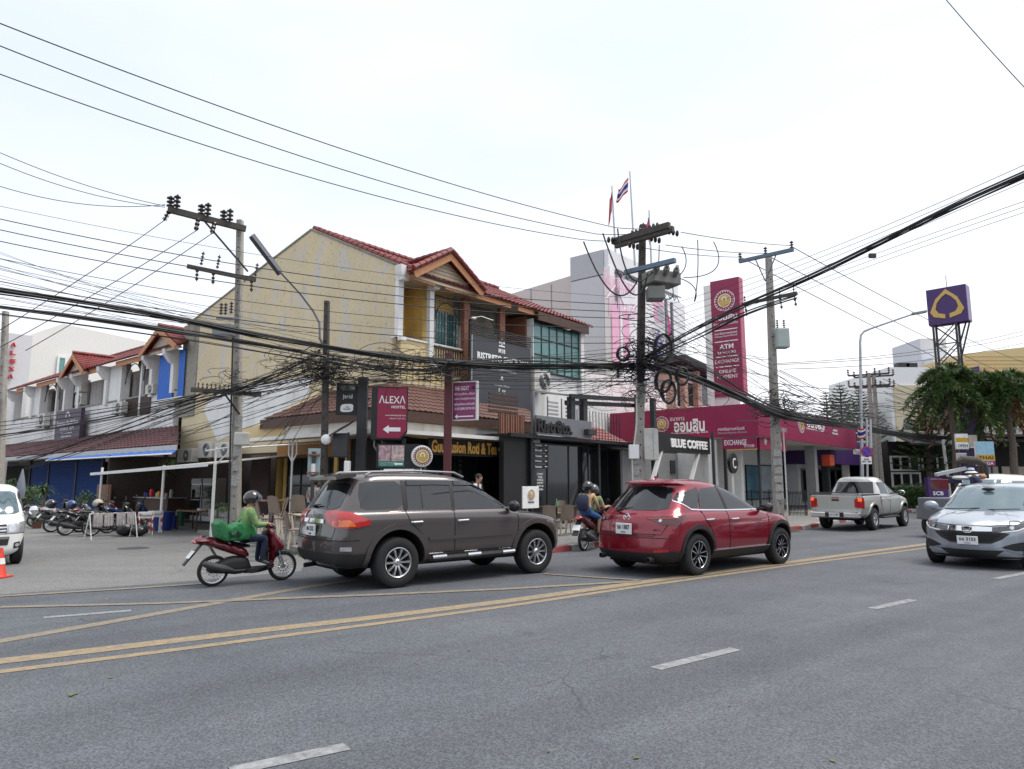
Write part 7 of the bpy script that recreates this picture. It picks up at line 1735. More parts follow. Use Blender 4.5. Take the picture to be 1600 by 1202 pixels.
D('running_light','letter_white',[(.88,.80),(.72,.715),(.50,.685),(.50,.70),(.72,.735),(.88,.83)],'x',1,both=True,off=.016,res=.06)
D('chrome_bar','chrome',[(-.36,.70),(.36,.70),(.36,.775),(.14,.79),(-.14,.79),(-.36,.775)],'x',1,off=.022)
D('grille','trim',[(-.42,.695),(.42,.695),(.62,.67),(.50,.56),(.34,.48),(-.34,.48),(-.50,.56),(-.62,.67)],'x',1,off=.006)
for z_ in(.53,.56,.59,.62,.65):LINE('grille_slat',[(-.36-(z_-.53)*1.2,z_),(.36+(z_-.53)*1.2,z_)],.012,'x',1,both=False,m='well',off=.012)
D('fog_recess','trim',[(.50,.42),(.55,.48),(.80,.52),(.86,.44),(.76,.36),(.56,.36)],'x',1,both=True,off=.006)
D('lower_grille','trim',[(-.52,.36),(.52,.36),(.44,.30),(.36,.24),(-.36,.24),(-.44,.30)],'x',1,off=.008)
D('chin','trim',[(-.85,.19),(.85,.19),(.85,.24),(.5,.25),(-.5,.25),(-.85,.24)],'x',1,off=.008)
LINE('bumper_blade',[(-.86,.56),(-.62,.50),(-.44,.42),(.44,.42),(.62,.50),(.86,.56)],.035,'x',1,both=False,m=SB,off=.018)
LINE('bumper_blade',[(-.80,.31),(-.55,.385),(.55,.385),(.80,.31)],.02,'x',1,both=False,m=SB,off=.014)
h=bvh.ray_cast(Vector((6,0,.735)),Vector((-1,0,0)))[0];ex=h.x+.035
for a,b in(((-.05,.775),(-.042,.695)),((.05,.775),(.042,.695)),((-.045,.735),(.045,.735))):mb=MB(T);mb.bar((ex,a[0],a[1]),(ex,b[0],b[1]),.018,.012,(1,0,0));mb.obj('emblem_letter',M['chrome'],t)
mb=MB(T);mb.tube([(ex-.004,y,z)for y,z in smooth_poly([(-.085,.79),(.085,.79),(.068,.68),(-.068,.68)],1,.2)],.008,5,closed=True);mb.obj('emblem_frame',M['chrome'],t)
mb=MB(T);mb.slab([(ex-.02,-.085,.79),(ex-.02,.085,.79),(ex-.02,.068,.68),(ex-.02,-.068,.68)],(.008,0,0));fixn(mb.obj('emblem_back',M['trim'],t))
PLATE('งข 3153',(0,.535),.34,.155,1)
LINE('bonnet_gap',[(-.80,.90),(-.74,.835),(-.35,.80),(.35,.80),(.74,.835),(.80,.90)],.012,'x',1,both=False)
LINE('bonnet_crease',[(.62,.89),(.50,.98),(.42,1.02)],.012,'x',1,both=True,m=SB,off=.006)
for y0_ in(-.62,.05):mb=MB(T);mb.tube([(1.06,y0_,1.075),(1.08,y0_+.3,1.085),(1.05,y0_+.6,1.10)],.009,5);mb.obj('wiper',M['black'],t)
for pts in([(-.42,.42),(-.44,1.06),(-.46,1.47),(-.1,1.48),(.3,1.36),(.78,1.07),(.9,.9),(.86,.5)],[(-1.2,1.42),(-1.15,.95),(-.95,.72),(-.9,.42)]):LINE('panel_gap',pts,.010,'y')
mirrors(T,t,.70,1.08,.86,SB,1.2)
mb=MB(T);mb.box(-1.9,1.8,-.6,.6,.18,.28);mb.obj('underbody',M['well'],t)
flare(D,-1.305,.395,.05,M['trim'],z=.355,a0=-8,a1=188,off=.012);flare(D,1.305,.395,.05,M['trim'],z=.355,a0=-8,a1=188,off=.012)
mb=MB(T);mb.ball((.35,0,1.47),(.05,.12,.04),8,6);mb.obj('mirror',M['black'],t)
# ---------------------------------------------------------------- 5 white minivan at the left edge
T=Matrix.Translation(G(24,880)+Vector((0,0,0)))@Matrix.Rotation(math.pi/2-R(140),4,'Z')@Matrix.Translation((-1.0,-.66,0))
secs=[(.20,-1.7,1.52,.60,.3,.3,.1,.1,.06,.02),(.28,-1.75,1.60,.70,.35,.3,.1,.1,.08,.02),(.45,-1.76,1.63,.735,.35,.32,.1,.1,.1,.02),(.66,-1.76,1.62,.74,.35,.32,.1,.1,.1,.02),(.80,-1.76,1.58,.74,.32,.3,.1,.1,.1,.02),(.90,-1.76,1.46,.735,.3,.3,.1,.1,.1,.02),(.97,-1.75,1.34,.73,.3,.3,.1,.1,.1,.02),(1.15,-1.74,1.16,.705,.28,.28,.1,.15,.1,.02),(1.35,-1.72,.93,.67,.28,.28,.12,.15,.1,.03),(1.47,-1.68,.74,.63,.3,.3,.15,.2,.08,.03),(1.54,-1.6,.5,.55,.3,.3,.2,.25,.05,.03),(1.575,-1.4,.2,.4,.2,.2,.2,.2,.02,.02),(1.58,-1.0,-.2,.1,.05,.05,.05,.05,0,0)]
t,T,bvh,D,LINE,PLATE=build_car(dict(name='white_van',label='white van nosing in at the left edge beside the orange cone',cat='van',paint=M['paint_white'],secs=secs,wb=2.1,tr=1.3,r=.29,halfw=.735,tw=.18,rr=.17,wstyle=(6,False,0),wz=.01,wgap=.05),T)
D('windscreen','screen',smooth_poly([(-.64,.98),(.64,.98),(.56,1.43),(-.56,1.43)],1,.08),'x',1)
D('side_window','tint',[(.55,1.0),(.55,1.42),(.72,1.40),(1.02,1.03)],'y',both=True)
D('side_window','tint',[(-.3,1.0),(-.3,1.42),(.48,1.42),(.48,1.0)],'y',both=True)
D('headlight','lamp_clear',[(.44,.80),(.72,.84),(.72,.64),(.46,.65)],'x',1,both=True,off=.012,res=.05)
D('headlight','lamp_clear',[(1.45,.84),(1.22,.82),(1.24,.66),(1.45,.64)],'y',both=True,off=.01,res=.05)
D('grille','trim',[(-.42,.80),(.42,.80),(.44,.64),(-.44,.64)],'x',1,off=.006)
for z_ in(.68,.74):LINE('grille_bar',[(-.42,z_),(.42,z_)],.03,'x',1,both=False,m='chrome',off=.014)
D('lower_intake','trim',[(-.48,.56),(.48,.56),(.46,.40),(-.46,.40)],'x',1,off=.008)
LINE('intake_bar',[(-.47,.54),(.47,.54)],.05,'x',1,both=False,m='grey_metal',off=.014)
D('fog_lamp','trim',[(.56,.44),(.66,.46),(.66,.34),(.56,.33)],'x',1,both=True,off=.01)
D('fog_lens','lamp_clear',arcpts(.61,.395,.035,0,330,10),'x',1,both=True,off=.016,res=.04)
LINE('bumper_gap',[(-.7,.62),(.7,.62)],.01,'x',1,both=False)
for z_ in(.32,.42):LINE('panel_gap',[(1.5,.62),(1.1,.62)],.01,'y')
LINE('panel_gap',[(.52,.3),(.52,1.44),(.8,1.4)],.01,'y')
mb=MB(T)
for s in(1,-1):mb=MB(T);mb.bar((1.12,s*.70,1.0),(1.17,s*.82,1.02),.04,.03);mb.ball((1.17,s*.87,1.04),(.06,.09,.1),10,8);mb.obj('wing_mirror',M['chrome'],t,smooth=True)
mb=MB(T);mb.tube([(1.30,-.5,.99),(1.27,-.1,1.02)],.01,5);mb.obj('wiper',M['black'],t)
# ---------------------------------------------------------------- 6 white van and loaded truck behind the silver crossover
T=Matrix.Translation(at(1545,745,24.5)*1.0);T=Matrix.Translation((T.translation.x,T.translation.y,0))@Matrix.Rotation(math.pi/2-R(228),4,'Z')
secs=[(.3,-2.2,2.0,.75,.3,.3,.1,.1,.06,.02),(.5,-2.3,2.2,.84,.35,.3,.1,.1,.08,.02),(.9,-2.3,2.2,.85,.35,.32,.1,.1,.1,.02),(1.1,-2.3,1.9,.85,.35,.32,.1,.1,.1,.02),(1.2,-2.28,1.6,.83,.35,.32,.1,.1,.1,.02),(1.5,-2.24,1.1,.78,.35,.32,.1,.1,.1,.02),(1.75,-2.2,.7,.72,.35,.32,.12,.12,.1,.02),(1.86,-2.0,.4,.6,.35,.32,.3,.3,.1,.02),(1.9,-1.5,.0,.3,.2,.2,.2,.2,.0,.0)]
t,T,bvh,D,LINE,PLATE=build_car(dict(name='white_minibus',label='white minibus whose rounded roof shows above the silver blue crossover',cat='van',paint=M['paint_white'],secs=secs,wb=2.6,tr=1.5,r=.33,halfw=.84,tw=.2,rr=.2,wstyle=(5,False,0)),T)
D('windscreen','screen',[(-.7,1.2),(.7,1.2),(.6,1.7),(-.6,1.7)],'x',1)
D('side_window','tint',[(-1.8,1.2),(-1.8,1.65),(.4,1.65),(1.0,1.2)],'y',both=True)
# ================================================================= SCOOTERS AND PEOPLE
def SM(s):return Matrix.Scale(s,4)
def bwheel(T,x,r,parent):
    W0=T@Matrix.Translation((x,0,r))@Matrix.Rotation(R(90),4,'X')
    w=thing('wheel',None,None,W0,parent=parent)
    mb=MB(W0);mb.lathe([(r-.055,-.03),(r-.03,-.042),(r-.008,-.03),(r,0),(r-.008,.03),(r-.03,.042),(r-.055,.03),(r-.055,-.03)],32);mb.obj('tyre',M['rubber'],w,smooth=True)
    mb=MB(W0);mb.lathe([(r-.055,-.025),(r-.07,-.02),(r-.07,.02),(r-.055,.025)],28)
    for i in range(24):a=i*math.pi/12;mb.cyl((.035*math.cos(a+.4),.035*math.sin(a+.4),.03*(-1)**i),((r-.06)*math.cos(a),(r-.06)*math.sin(a),0),.004,4)
    mb.cyl((0,0,-.06),(0,0,.06),.04,10);mb.lathe([(.09,.045),(.1,.045),(.1,.05),(.09,.05)],20);mb.obj('rim',M['alloy'],w,smooth=True)
dm('bike_red',(.12,.004,.012),.3,n=.05,coat=.8);dm('bike_grey',(.25,.25,.26),.35,n=.05,coat=.6);dm('bike_black',(.015,.015,.017),.3,n=.05,coat=.6);dm('bike_white',(.6,.6,.6),.35,n=.05,coat=.6);dm('bike_blue',(.02,.05,.14),.35,n=.05,coat=.6)
def scooter(T,label,col,col2='bike_grey',plate='กขค 482',group='scooters and motorbikes',cat='scooter',name='scooter',screen=False):
    t=thing(name,label,cat,T,group);c=M[col]
    def pl(nm,poly,w,m,y0=0,edge=.06,ew=.4,it=1):mb=MB(T);pillow(mb,smooth_poly(poly,it,.2),w,y0,edge,.06,ew);return mb.obj(nm,m,t,smooth=True,ang=50)
    bwheel(T,-.63,.275,t);bwheel(T,.63,.275,t)
    pl('tail_fairing',[(-1.0,.84),(-.90,.90),(-.5,.80),(-.1,.66),(.0,.50),(-.12,.48),(-.45,.60),(-.75,.72),(-.98,.77)],.13,c)
    pl('fairing_stripe',[(-.93,.81),(-.55,.73),(-.2,.60),(-.2,.64),(-.5,.77),(-.88,.85)],.135,M[col2],edge=.03)
    pl('seat',[(-.86,.91),(-.5,.83),(-.1,.73),(.0,.70),(-.02,.64),(-.3,.69),(-.7,.82),(-.88,.88)],.115,M['bike_black']if col!='bike_black' else M['trim'])
    pl('engine',[(-.75,.34),(-.62,.40),(-.35,.52),(-.05,.50),(.05,.25),(-.2,.18),(-.5,.22),(-.72,.24)],.12,M['trim'],edge=.08)
    pl('footboard',[(-.15,.30),(.0,.30),(.38,.30),(.46,.34),(.44,.24),(.1,.18),(-.15,.20)],.15,M['trim'])
    pl('leg_shield',[(.26,1.0),(.36,1.02),(.50,.80),(.64,.66),(.62,.60),(.46,.54),(.44,.34),(.36,.28),(.36,.60),(.30,.80)],.19,c,edge=.09)
    pl('inner_shield',[(.24,.95),(.31,.9),(.33,.6),(.34,.32),(.30,.32),(.27,.6),(.22,.85)],.17,M['trim'])
    pl('headlight',[(.44,.90),(.52,.82),(.63,.70),(.60,.64),(.50,.76),(.42,.86)],.15,M['lamp_clear'],edge=.05)
    pl('front_mudguard',[(.36,.46),(.42,.56),(.56,.62),(.72,.58),(.86,.48),(.88,.44),(.74,.53),(.62,.57),(.50,.52),(.40,.43)],.06,M[col2],edge=.03)
    mb=MB(T)
    for s in(-1,1):mb.tube([(.63,s*.07,.275),(.52,s*.065,.60),(.42,s*.03,.85)],.018,6)
    mb.obj('fork',M['alloy'],t)
    mb=MB(T);mb.tube([(.22,.34,1.02),(.30,.22,1.05),(.34,0,1.0),(.30,-.22,1.05),(.22,-.34,1.02)],.014,6);mb.obj('handlebar',M['trim'],t,smooth=True)
    mb=MB(T);mb.ball((.35,0,1.03),(.09,.13,.06),10,6);mb.obj('dashboard',M['trim'],t,smooth=True)
    for s in(-1,1):
        mb=MB(T);mb.tube([(.22,s*.35,1.02),(.27,s*.24,1.045)],.02,6);mb.obj('grip',M['rubber'],t)
        mb=MB(T);mb.tube([(.29,s*.2,1.05),(.31,s*.26,1.2)],.007,5);mb.ball((.31,s*.28,1.22),(.015,.06,.04),10,6);mb.obj('mirror',M['black'],t,smooth=True)
    mb=MB(T);mb.tube([(-.1,-.13,.26),(-.3,-.16,.26),(-.42,-.19,.30),(-.5,-.19,.32),(-.82,-.19,.42),(-.86,-.19,.43)],[.02,.025,.05,.065,.06,.03],10);mb.obj('exhaust',M['charcoal'],t,smooth=True)
    mb=MB(T);mb.bar((-.85,0,.76),(-1.14,0,.40),.14,.02);mb.obj('rear_mudguard',M['trim'],t)
    mb=MB(T);q=Matrix.Translation((-1.03,0,.58))@Matrix.Rotation(R(38),4,'Y');mb.bbox(-.012,0,-.1,.1,-.08,.08,.003,q);pp=mb.obj('number_plate',M['plate_white'],t)
    mb=MB(T);mb.ball((-.98,0,.80),(.05,.09,.035),10,6);mb.obj('tail_light',M['tail_red'],t,smooth=True)
    mb=MB(T);mb.tube([(-.55,.12,.50),(-.70,.12,.72)],.025,6);mb.obj('shock_absorber',M['alloy'],t)
    if screen:mb=MB(T);mb.box(.36,.375,-.1,.1,1.08,1.28);mb.obj('phone_screen',M['tint'],t)
    return t
def person(name,label,T,J,cols,rad=None,group=None,sc=1.0,fingers=True):
    t=thing(name,label,'person',T,group)
    rr=dict(pelvis=.15,waist=.135,chest=.155,neckb=.075,neck=.055,head=.085,top=.07,sh=.075,el=.047,wr=.032,hand=.04,hip=.10,kn=.065,an=.043,heel=.045,toe=.038)
    if rad:rr.update(rad)
    V=[];E=[];Rd=[];seg=[]
    def v(p,r):V.append(Vector(p));Rd.append(r if isinstance(r,tuple)else(r,r));return len(V)-1
    def e(a,b,m):E.append((a,b));seg.append((V[a],V[b],m))
    P={k:Vector(p)for k,p in J.items()}
    w=P['pelvis'].lerp(P['chest'],.45)
    pe=v(P['pelvis'],rr['pelvis']);wa=v(w,rr['waist']);ch=v(P['chest'],rr['chest']);nb=v(P['neck']-Vector((0,0,.06)),rr['neckb']);ne=v(P['neck'],rr['neck'])
    hd=v(P['head'],rr['head']);tp=v(P['head']+(P['head']-P['neck']).normalized()*.10,rr['top'])
    e(pe,wa,'shirt');e(wa,ch,'shirt');e(ch,nb,'shirt');e(nb,ne,'skin');e(ne,hd,'skin');e(hd,tp,'hair')
    for s in('l','r'):
        sh=v(P['sh'+s],rr['sh']);el=v(P['el'+s],rr['el']);wr=v(P['wr'+s],rr['wr']);e(ch,sh,'shirt');um=v(P['sh'+s].lerp(P['el'+s],.5),rr['el']*1.15)
        e(sh,um,'shirt');e(um,el,cols.get('sleeve','shirt'));fm=v(P['el'+s].lerp(P['wr'+s],.35),rr['el']*.95);e(el,fm,cols.get('forearm','skin'));e(fm,wr,cols.get('forearm','skin'))
        d=(P['wr'+s]-P['el'+s]).normalized();pa=v(P['wr'+s]+d*.06,(.038,.024));e(wr,pa,'skin')
        if fingers:
            sd_=d.cross(Vector((0,0,1)));sd_=sd_.normalized()if sd_.length>.1 else Vector((0,1,0))
            dn=d.cross(sd_).normalized()
            if dn.z>0:dn=-dn
            for k,L in((-1.5,.055),(-.5,.07),(.5,.075),(1.5,.066)):
                f1=v(P['wr'+s]+d*.10+sd_*k*.019,.011);f2=v(P['wr'+s]+d*(.10+L*.45)+sd_*k*.02+dn*.015,.009);f3=v(P['wr'+s]+d*(.10+L*.6)+sd_*k*.02+dn*.045,.008);e(pa,f1,'skin');e(f1,f2,'skin');e(f2,f3,'skin')
            q=-1 if s=='l' else 1
            th=v(P['wr'+s]+d*.05+sd_*q*.045+dn*.01,.012);t2=v(P['wr'+s]+d*.085+sd_*q*.055+dn*.03,.009);e(pa,th,'skin');e(th,t2,'skin')
        hp=v(P['hip'+s],rr['hip']);kn=v(P['kn'+s],rr['kn']);an=v(P['an'+s],rr['an']);tm=v(P['hip'+s].lerp(P['kn'+s],.5),rr['hip']*.86);cf=v(P['kn'+s].lerp(P['an'+s],.35),rr['kn']*.92)
        e(pe,hp,'trousers');e(hp,tm,'trousers');e(tm,kn,cols.get('thigh','trousers'));e(kn,cf,cols.get('shin','trousers'));e(cf,an,cols.get('shin','trousers'))
        to=v(P['to'+s],(rr['toe']*1.1,rr['toe']*.8));e(an,to,'shoe')
    fw=P['face'].normalized();up=Vector((0,0,1));sdv=fw.cross(up).normalized()
    no=v(P['head']+fw*.105-up*.005,.012);e(hd,no,'skin')
    me=bpy.data.meshes.new('body');me.from_pydata([p for p in V],E,[]);o=bpy.data.objects.new('body',me);COL.objects.link(o)
    md=o.modifiers.new('s','SKIN');md.use_smooth_shade=True
    sk=me.skin_vertices[0].data if me.skin_vertices else None
    if sk is None:
        bm=bmesh.new();bm.from_mesh(me);bm.verts.layers.skin.verify();bm.to_mesh(me);bm.free();sk=me.skin_vertices[0].data
    for i,r_ in enumerate(Rd):sk[i].radius=r_
    sk[0].use_root=True
    sb=o.modifiers.new('u','SUBSURF');sb.levels=1;sb.render_levels=1
    dg=bpy.context.evaluated_depsgraph_get();dg.update();nm=bpy.data.meshes.new_from_object(o.evaluated_get(dg))
    keys=['skin','shirt','trousers','shoe','hair'];nm.materials.clear()
    for k in keys:nm.materials.append(M[cols.get(k,'skin')]if cols.get(k)in M else M['skin'])
    def near(c):
        bd=9;bk='skin'
        for a,b,k in seg:
            ab=b-a;tt=max(0,min(1,(c-a).dot(ab)/max(1e-9,ab.dot(ab))));d=(c-a-ab*tt).length
            if d<bd:bd=d;bk=k
        return bk
    for p in nm.polygons:
        k=near(p.center);p.material_index=keys.index(k if k in keys else 'skin');p.use_smooth=True
    o.modifiers.clear();o.data=nm;bpy.data.meshes.remove(me);o.parent=t;WM[o]=T
    h=P['head']
    for s in(-1,1):
        mb=MB(T);mb.ball(h+fw*.082+sdv*s*.032+up*.012,.011,8,6);mb.obj('eye',M['black'],t,smooth=True)
        mb=MB(T);mb.ball(h+sdv*s*.088-up*.005,(.018,.018,.03),8,6);mb.obj('ear',M[cols['skin']],t,smooth=True)
    mb=MB(T);mb.tube([h+fw*.088-sdv*.022-up*.05,h+fw*.095-up*.052,h+fw*.088+sdv*.022-up*.05],.006,5);mb.obj('mouth',mat('lips',(.3,.1,.09),.5),t)
    return t,P,fw
def helmet(T,t,P,fw,m,r=.145,visor=True,open_=True):
    h=P['head']+Vector((0,0,.025));yaw=math.atan2(fw.y,fw.x);F=T@Matrix.Translation(h)@Matrix.Rotation(yaw,4,'Z')
    mb=MB(F);vs=[];fs=[];nu,nv=24,12
    for i in range(nv+1):
        for j in range(nu):
            a=2*math.pi*j/nu;front=math.cos(a)
            lim=R(78)if front>.45 else R(128);b=lim*i/nv if i else 0.001
            vs.append((r*1.12*math.sin(b)*math.cos(a),r*math.sin(b)*math.sin(a),r*1.02*math.cos(b)))
    for i in range(nv):
        for j in range(nu):fs.append((i*nu+j,(i+1)*nu+j,(i+1)*nu+(j+1)%nu,i*nu+(j+1)%nu))
    mb.add(vs,fs);hm=mb.obj('helmet',m,t,smooth=True,ang=60)
    if visor:
        mb=MB(F);vs=[];fs=[];n=14
        for k,b in enumerate((62,80,98,112)):
            for j in range(n+1):a=R(-62+124*j/n);q=1.06+.06*(k>0);vs.append((r*1.13*q*math.sin(R(b))*math.cos(a),r*1.02*q*math.sin(R(b))*math.sin(a),r*1.02*math.cos(R(b))))
        for k in range(3):
            for j in range(n):fs.append((k*(n+1)+j,(k+1)*(n+1)+j,(k+1)*(n+1)+j+1,k*(n+1)+j+1))
        mb.add(vs,fs);mb.obj('visor',mat('visor',(.12,.15,.2),.08,alpha=.55,n=0,spec=.9),hm,smooth=True)
    mb=MB(F);mb.tube([(.02,r*.9,-.05),(.05,.05,-r*1.0),(.05,-.05,-r*1.0),(.02,-r*.9,-.05)],.008,5);mb.obj('chin_strap',M['black'],hm)
    return hm
dm('jacket_green',(.13,.24,.09),.8,n=.5,ns=4,dirt=.5,dirtc=(.30,.32,.16),ds=5,bump=.5,bs=9);dm('jacket_bright',(.03,.20,.06),.75,n=.3,ns=4,bump=.5,bs=8);dm('denim',(.015,.025,.06),.85,n=.3,ns=9,bump=.3,bs=12);dm('shorts_blue',(.03,.09,.25),.8,n=.2)
dm('peach_shirt',(.55,.36,.20),.85,n=.12,bump=.4,bs=9);dm('sage_shirt',(.22,.30,.14),.85,n=.2,bump=.4,bs=9);dm('white_shirt',(.7,.7,.7),.85,n=.06,bump=.4,bs=9);dm('grey_shirt',(.33,.32,.32),.85,n=.1);dm('shoe',(.08,.08,.085),.7,n=.3,ns=20);dm('helmet_black',(.012,.012,.014),.15,n=0,coat=1);dm('helmet_grey',(.06,.05,.07),.2,n=.05,coat=1);dm('bag_green',(.012,.14,.045),.7,n=.2,ns=4,bump=.4,bs=10);dm('bag_dark',(.01,.06,.03),.8,n=.2);dm('navy',(.02,.025,.06),.85,n=.15)
# --- red scooter with green jacket rider
a=G(330,917);b_=G(441,906.5);m0=(a+b_)/2;az=R(52);S1=.87
T=Matrix.Translation(m0)@Matrix.Rotation(math.pi/2-az,4,'Z')@SM(S1)
scooter(T,'red scooter with wire wheels ridden by the green jacket rider','bike_red',screen=True)
J=dict(pelvis=(-.20,0,.86),chest=(-.10,0,1.22),neck=(-.04,0,1.42),head=(.0,0,1.53),shl=(-.08,.19,1.33),shr=(-.08,-.19,1.33),ell=(.02,.27,1.07),elr=(.02,-.27,1.07),wrl=(.19,.30,1.08),wrr=(.19,-.30,1.08),hipl=(-.15,.09,.84),hipr=(-.15,-.09,.84),knl=(.24,.14,.82),knr=(.24,-.15,.82),anl=(.18,.13,.40),anr=(.18,-.14,.40),tol=(.34,.13,.35),tor=(.34,-.14,.35),face=(1,-.15,0))
t,P,fw=person('person','rider in a green jacket and black helmet on the red scooter',T,J,dict(skin='skin',shirt='jacket_green',trousers='denim',shoe='shoe',hair='hair',forearm='shirt'),dict(pelvis=.16,waist=.165,chest=.175,sh=.09,el=.065,wr=.045))
helmet(T,t,P,fw,M['helmet_black'])
mb=MB(T);pillow(mb,smooth_poly([(-.36,1.10),(-.10,1.16),(.08,1.02),(.10,.84),(-.02,.78),(-.30,.80),(-.38,.9)],2,.25),.20,0,.09,.06,.45);mb.obj('jacket_hem',M['jacket_bright'],t,smooth=True)
mb=MB(T);mb.tube([(-.02,-.17,1.38),(-.14,-.15,1.28),(-.26,-.05,1.10),(-.3,.05,.98)],.014,5);mb.obj('bag_strap',M['black'],t)
for s in(-1,1):mb=MB(T);mb.ball((.23,s*.32,1.07),(.06,.045,.045),10,6);mb.obj('glove',M['bike_red'],t,smooth=True)
GB=thing('delivery_bag','slumped bright green delivery bag behind the rider on the red scooter seat','bag',T@Matrix.Translation((-.5,0,.84)))
for y0,w in((0,.23),):
    mb=MB(T);pillow(mb,smooth_poly([(-.66,1.10),(-.58,1.18),(-.50,1.12),(-.42,1.04),(-.30,1.10),(-.22,1.12),(-.16,.84),(-.22,.80),(-.50,.80),(-.62,.86)],1,.04),w,y0,.02,.045,.9);mb.obj('bag_body',M['bag_green'],GB,smooth=True)
mb=MB(T);pillow(mb,smooth_poly([(-.50,1.0),(-.40,.98),(-.20,1.0),(-.18,.84),(-.46,.84)],1,.2),.245,0,.05,.05,.7);mb.obj('dark_panel',M['bag_dark'],GB,smooth=True)
for x in(-.44,-.30):mb=MB(T);mb.tube([(x,-.25,.98),(x+.02,-.262,.90),(x,-.25,.84)],.012,5);mb.obj('strap',M['black'],GB)
# --- scooter with two riders between the cars
T=Matrix.Translation(G(912,861))@Matrix.Rotation(math.pi/2-R(30),4,'Z')@Matrix.Translation((.63*.96,0,0))@SM(.96)
scooter(T,'red and black scooter carrying two riders, half hidden by the red crossover','bike_red','bike_black')
J2=dict(pelvis=(-.50,0,.93),chest=(-.40,0,1.26),neck=(-.36,0,1.43),head=(-.33,0,1.54),shl=(-.38,.17,1.35),shr=(-.38,-.17,1.35),ell=(-.28,.24,1.10),elr=(-.28,-.24,1.10),wrl=(-.06,.17,1.02),wrr=(-.06,-.17,1.02),hipl=(-.45,.09,.92),hipr=(-.45,-.09,.92),knl=(-.06,.20,.80),knr=(-.06,-.20,.80),anl=(-.12,.19,.42),anr=(-.12,-.19,.42),tol=(.04,.19,.37),tor=(.04,-.19,.37),face=(1,-.2,0))
t,P,fw=person('person','pillion rider in peach top and blue shorts with a dark backpack',T,J2,dict(skin='skin',shirt='peach_shirt',trousers='shorts_blue',shoe='shoe',hair='hair',shin='skin',forearm='skin',sleeve='skin'),dict(pelvis=.15,waist=.13,chest=.14,sh=.07))
helmet(T,t,P,fw,M['helmet_black'],.14,False)
mb=MB(T);mb.ball(P['head']-Vector((.06,0,.12)),(.06,.06,.1),8,6);mb.obj('hair',M['hair'],t,smooth=True)
BP=thing('backpack','dark backpack on the back of the peach topped pillion rider','backpack',T@Matrix.Translation((-.6,0,1.0)))
mb=MB(T);pillow(mb,smooth_poly([(-.74,1.02),(-.76,1.2),(-.66,1.38),(-.54,1.38),(-.56,1.0),(-.68,.96)],2,.25),.15,0,.07,.05,.5);mb.obj('pack',M['navy'],BP,smooth=True)
for s in(-1,1):mb=MB(T);mb.tube([(-.55,s*.1,1.38),(-.42,s*.13,1.43),(-.28,s*.15,1.32),(-.36,s*.17,1.1),(-.55,s*.13,1.02)],.014,5);mb.obj('shoulder_strap',M['black'],BP)
J1=dict(pelvis=(-.12,0,.86),chest=(-.04,0,1.18),neck=(.0,0,1.36),head=(.03,0,1.46),shl=(-.02,.19,1.27),shr=(-.02,-.19,1.27),ell=(.06,.27,1.03),elr=(.06,-.27,1.03),wrl=(.20,.30,1.06),wrr=(.20,-.30,1.06),hipl=(-.1,.09,.84),hipr=(-.1,-.09,.84),knl=(.26,.15,.80),knr=(.26,-.15,.80),anl=(.18,.13,.40),anr=(.18,-.13,.40),tol=(.33,.13,.35),tor=(.33,-.13,.35),face=(1,.1,0))
t,P,fw=person('person','front rider in sage green shirt and dark purple helmet steering the shared scooter',T,J1,dict(skin='skin',shirt='sage_shirt',trousers='denim',shoe='shoe',hair='hair',forearm='skin',sleeve='skin'),dict(pelvis=.16,chest=.165))
helmet(T,t,P,fw,M['helmet_grey'],.145,False)
# --- standing people
def stand(T,label,cols,face=(1,0,0),bend=0,rad=None,sit=False,arm=.0):
    y=.17
    J=dict(pelvis=(0,0,.95),chest=(.03+bend*.5,0,1.28),neck=(.04+bend,0,1.48),head=(.07+bend*1.4,0,1.60-bend*.3),shl=(.03+bend,.19,1.40),shr=(.03+bend,-.19,1.40),ell=(.0+bend,.25,1.12),elr=(.0+bend,-.25,1.12),wrl=(.12+arm+bend,.22,.92+arm),wrr=(.12+arm+bend,-.2,.92+arm),hipl=(0,.09,.92),hipr=(0,-.09,.92),knl=(.05,.1,.50),knr=(-.02,-.1,.50),anl=(.02,.1,.09),anr=(-.08,-.1,.09),tol=(.17,.12,.04),tor=(.07,-.12,.04),face=face)
    return person('person',label,T,J,cols,rad)
T=Matrix.Translation(at(741,752,18.2).xy.to_3d()+Vector((0,0,.12)))@Matrix.Rotation(R(-20),4,'Z')
t,P,fw=stand(T,'dark haired man in white T-shirt looking down behind the dark car',dict(skin='skin',shirt='white_shirt',trousers='navy',shoe='shoe',hair='hair',forearm='skin',sleeve='skin'),(1,-.5,-.4),.05,arm=.1)
mb=MB(T);mb.ball(P['head']+Vector((-.02,0,.045)),(.10,.09,.085),12,8);mb.obj('hair',M['hair'],t,smooth=True)
mb=MB(T)
for s in(-1,1):mb=MB(T);mb.tube([(-.1,s*.1,1.1),(.0,s*.12,1.5),(.16,s*.12,1.45),(.2,s*.13,1.2)],.02,5);mb.obj('backpack_strap',M['black'],t)
T=Matrix.Translation(at(487,770,19.6).xy.to_3d()+Vector((0,0,.12)))@Matrix.Rotation(R(60),4,'Z')@SM(.92)
t,P,fw=stand(T,'person in grey top with dark shoulder strap beside the road sign back',dict(skin='skin',shirt='grey_shirt',trousers='navy',shoe='shoe',hair='hair',forearm='skin',sleeve='skin'),(1,.4,-.3),.06,arm=.15)
mb=MB(T);mb.ball(P['head']+Vector((-.03,0,.03)),(.11,.1,.10),12,8);mb.obj('hair',M['hair'],t,smooth=True)
mb=MB(T);mb.tube([(-.02,.14,1.46),(-.13,0,1.25),(-.16,-.15,1.0)],.018,5);mb.obj('shoulder_strap',M['black'],t)
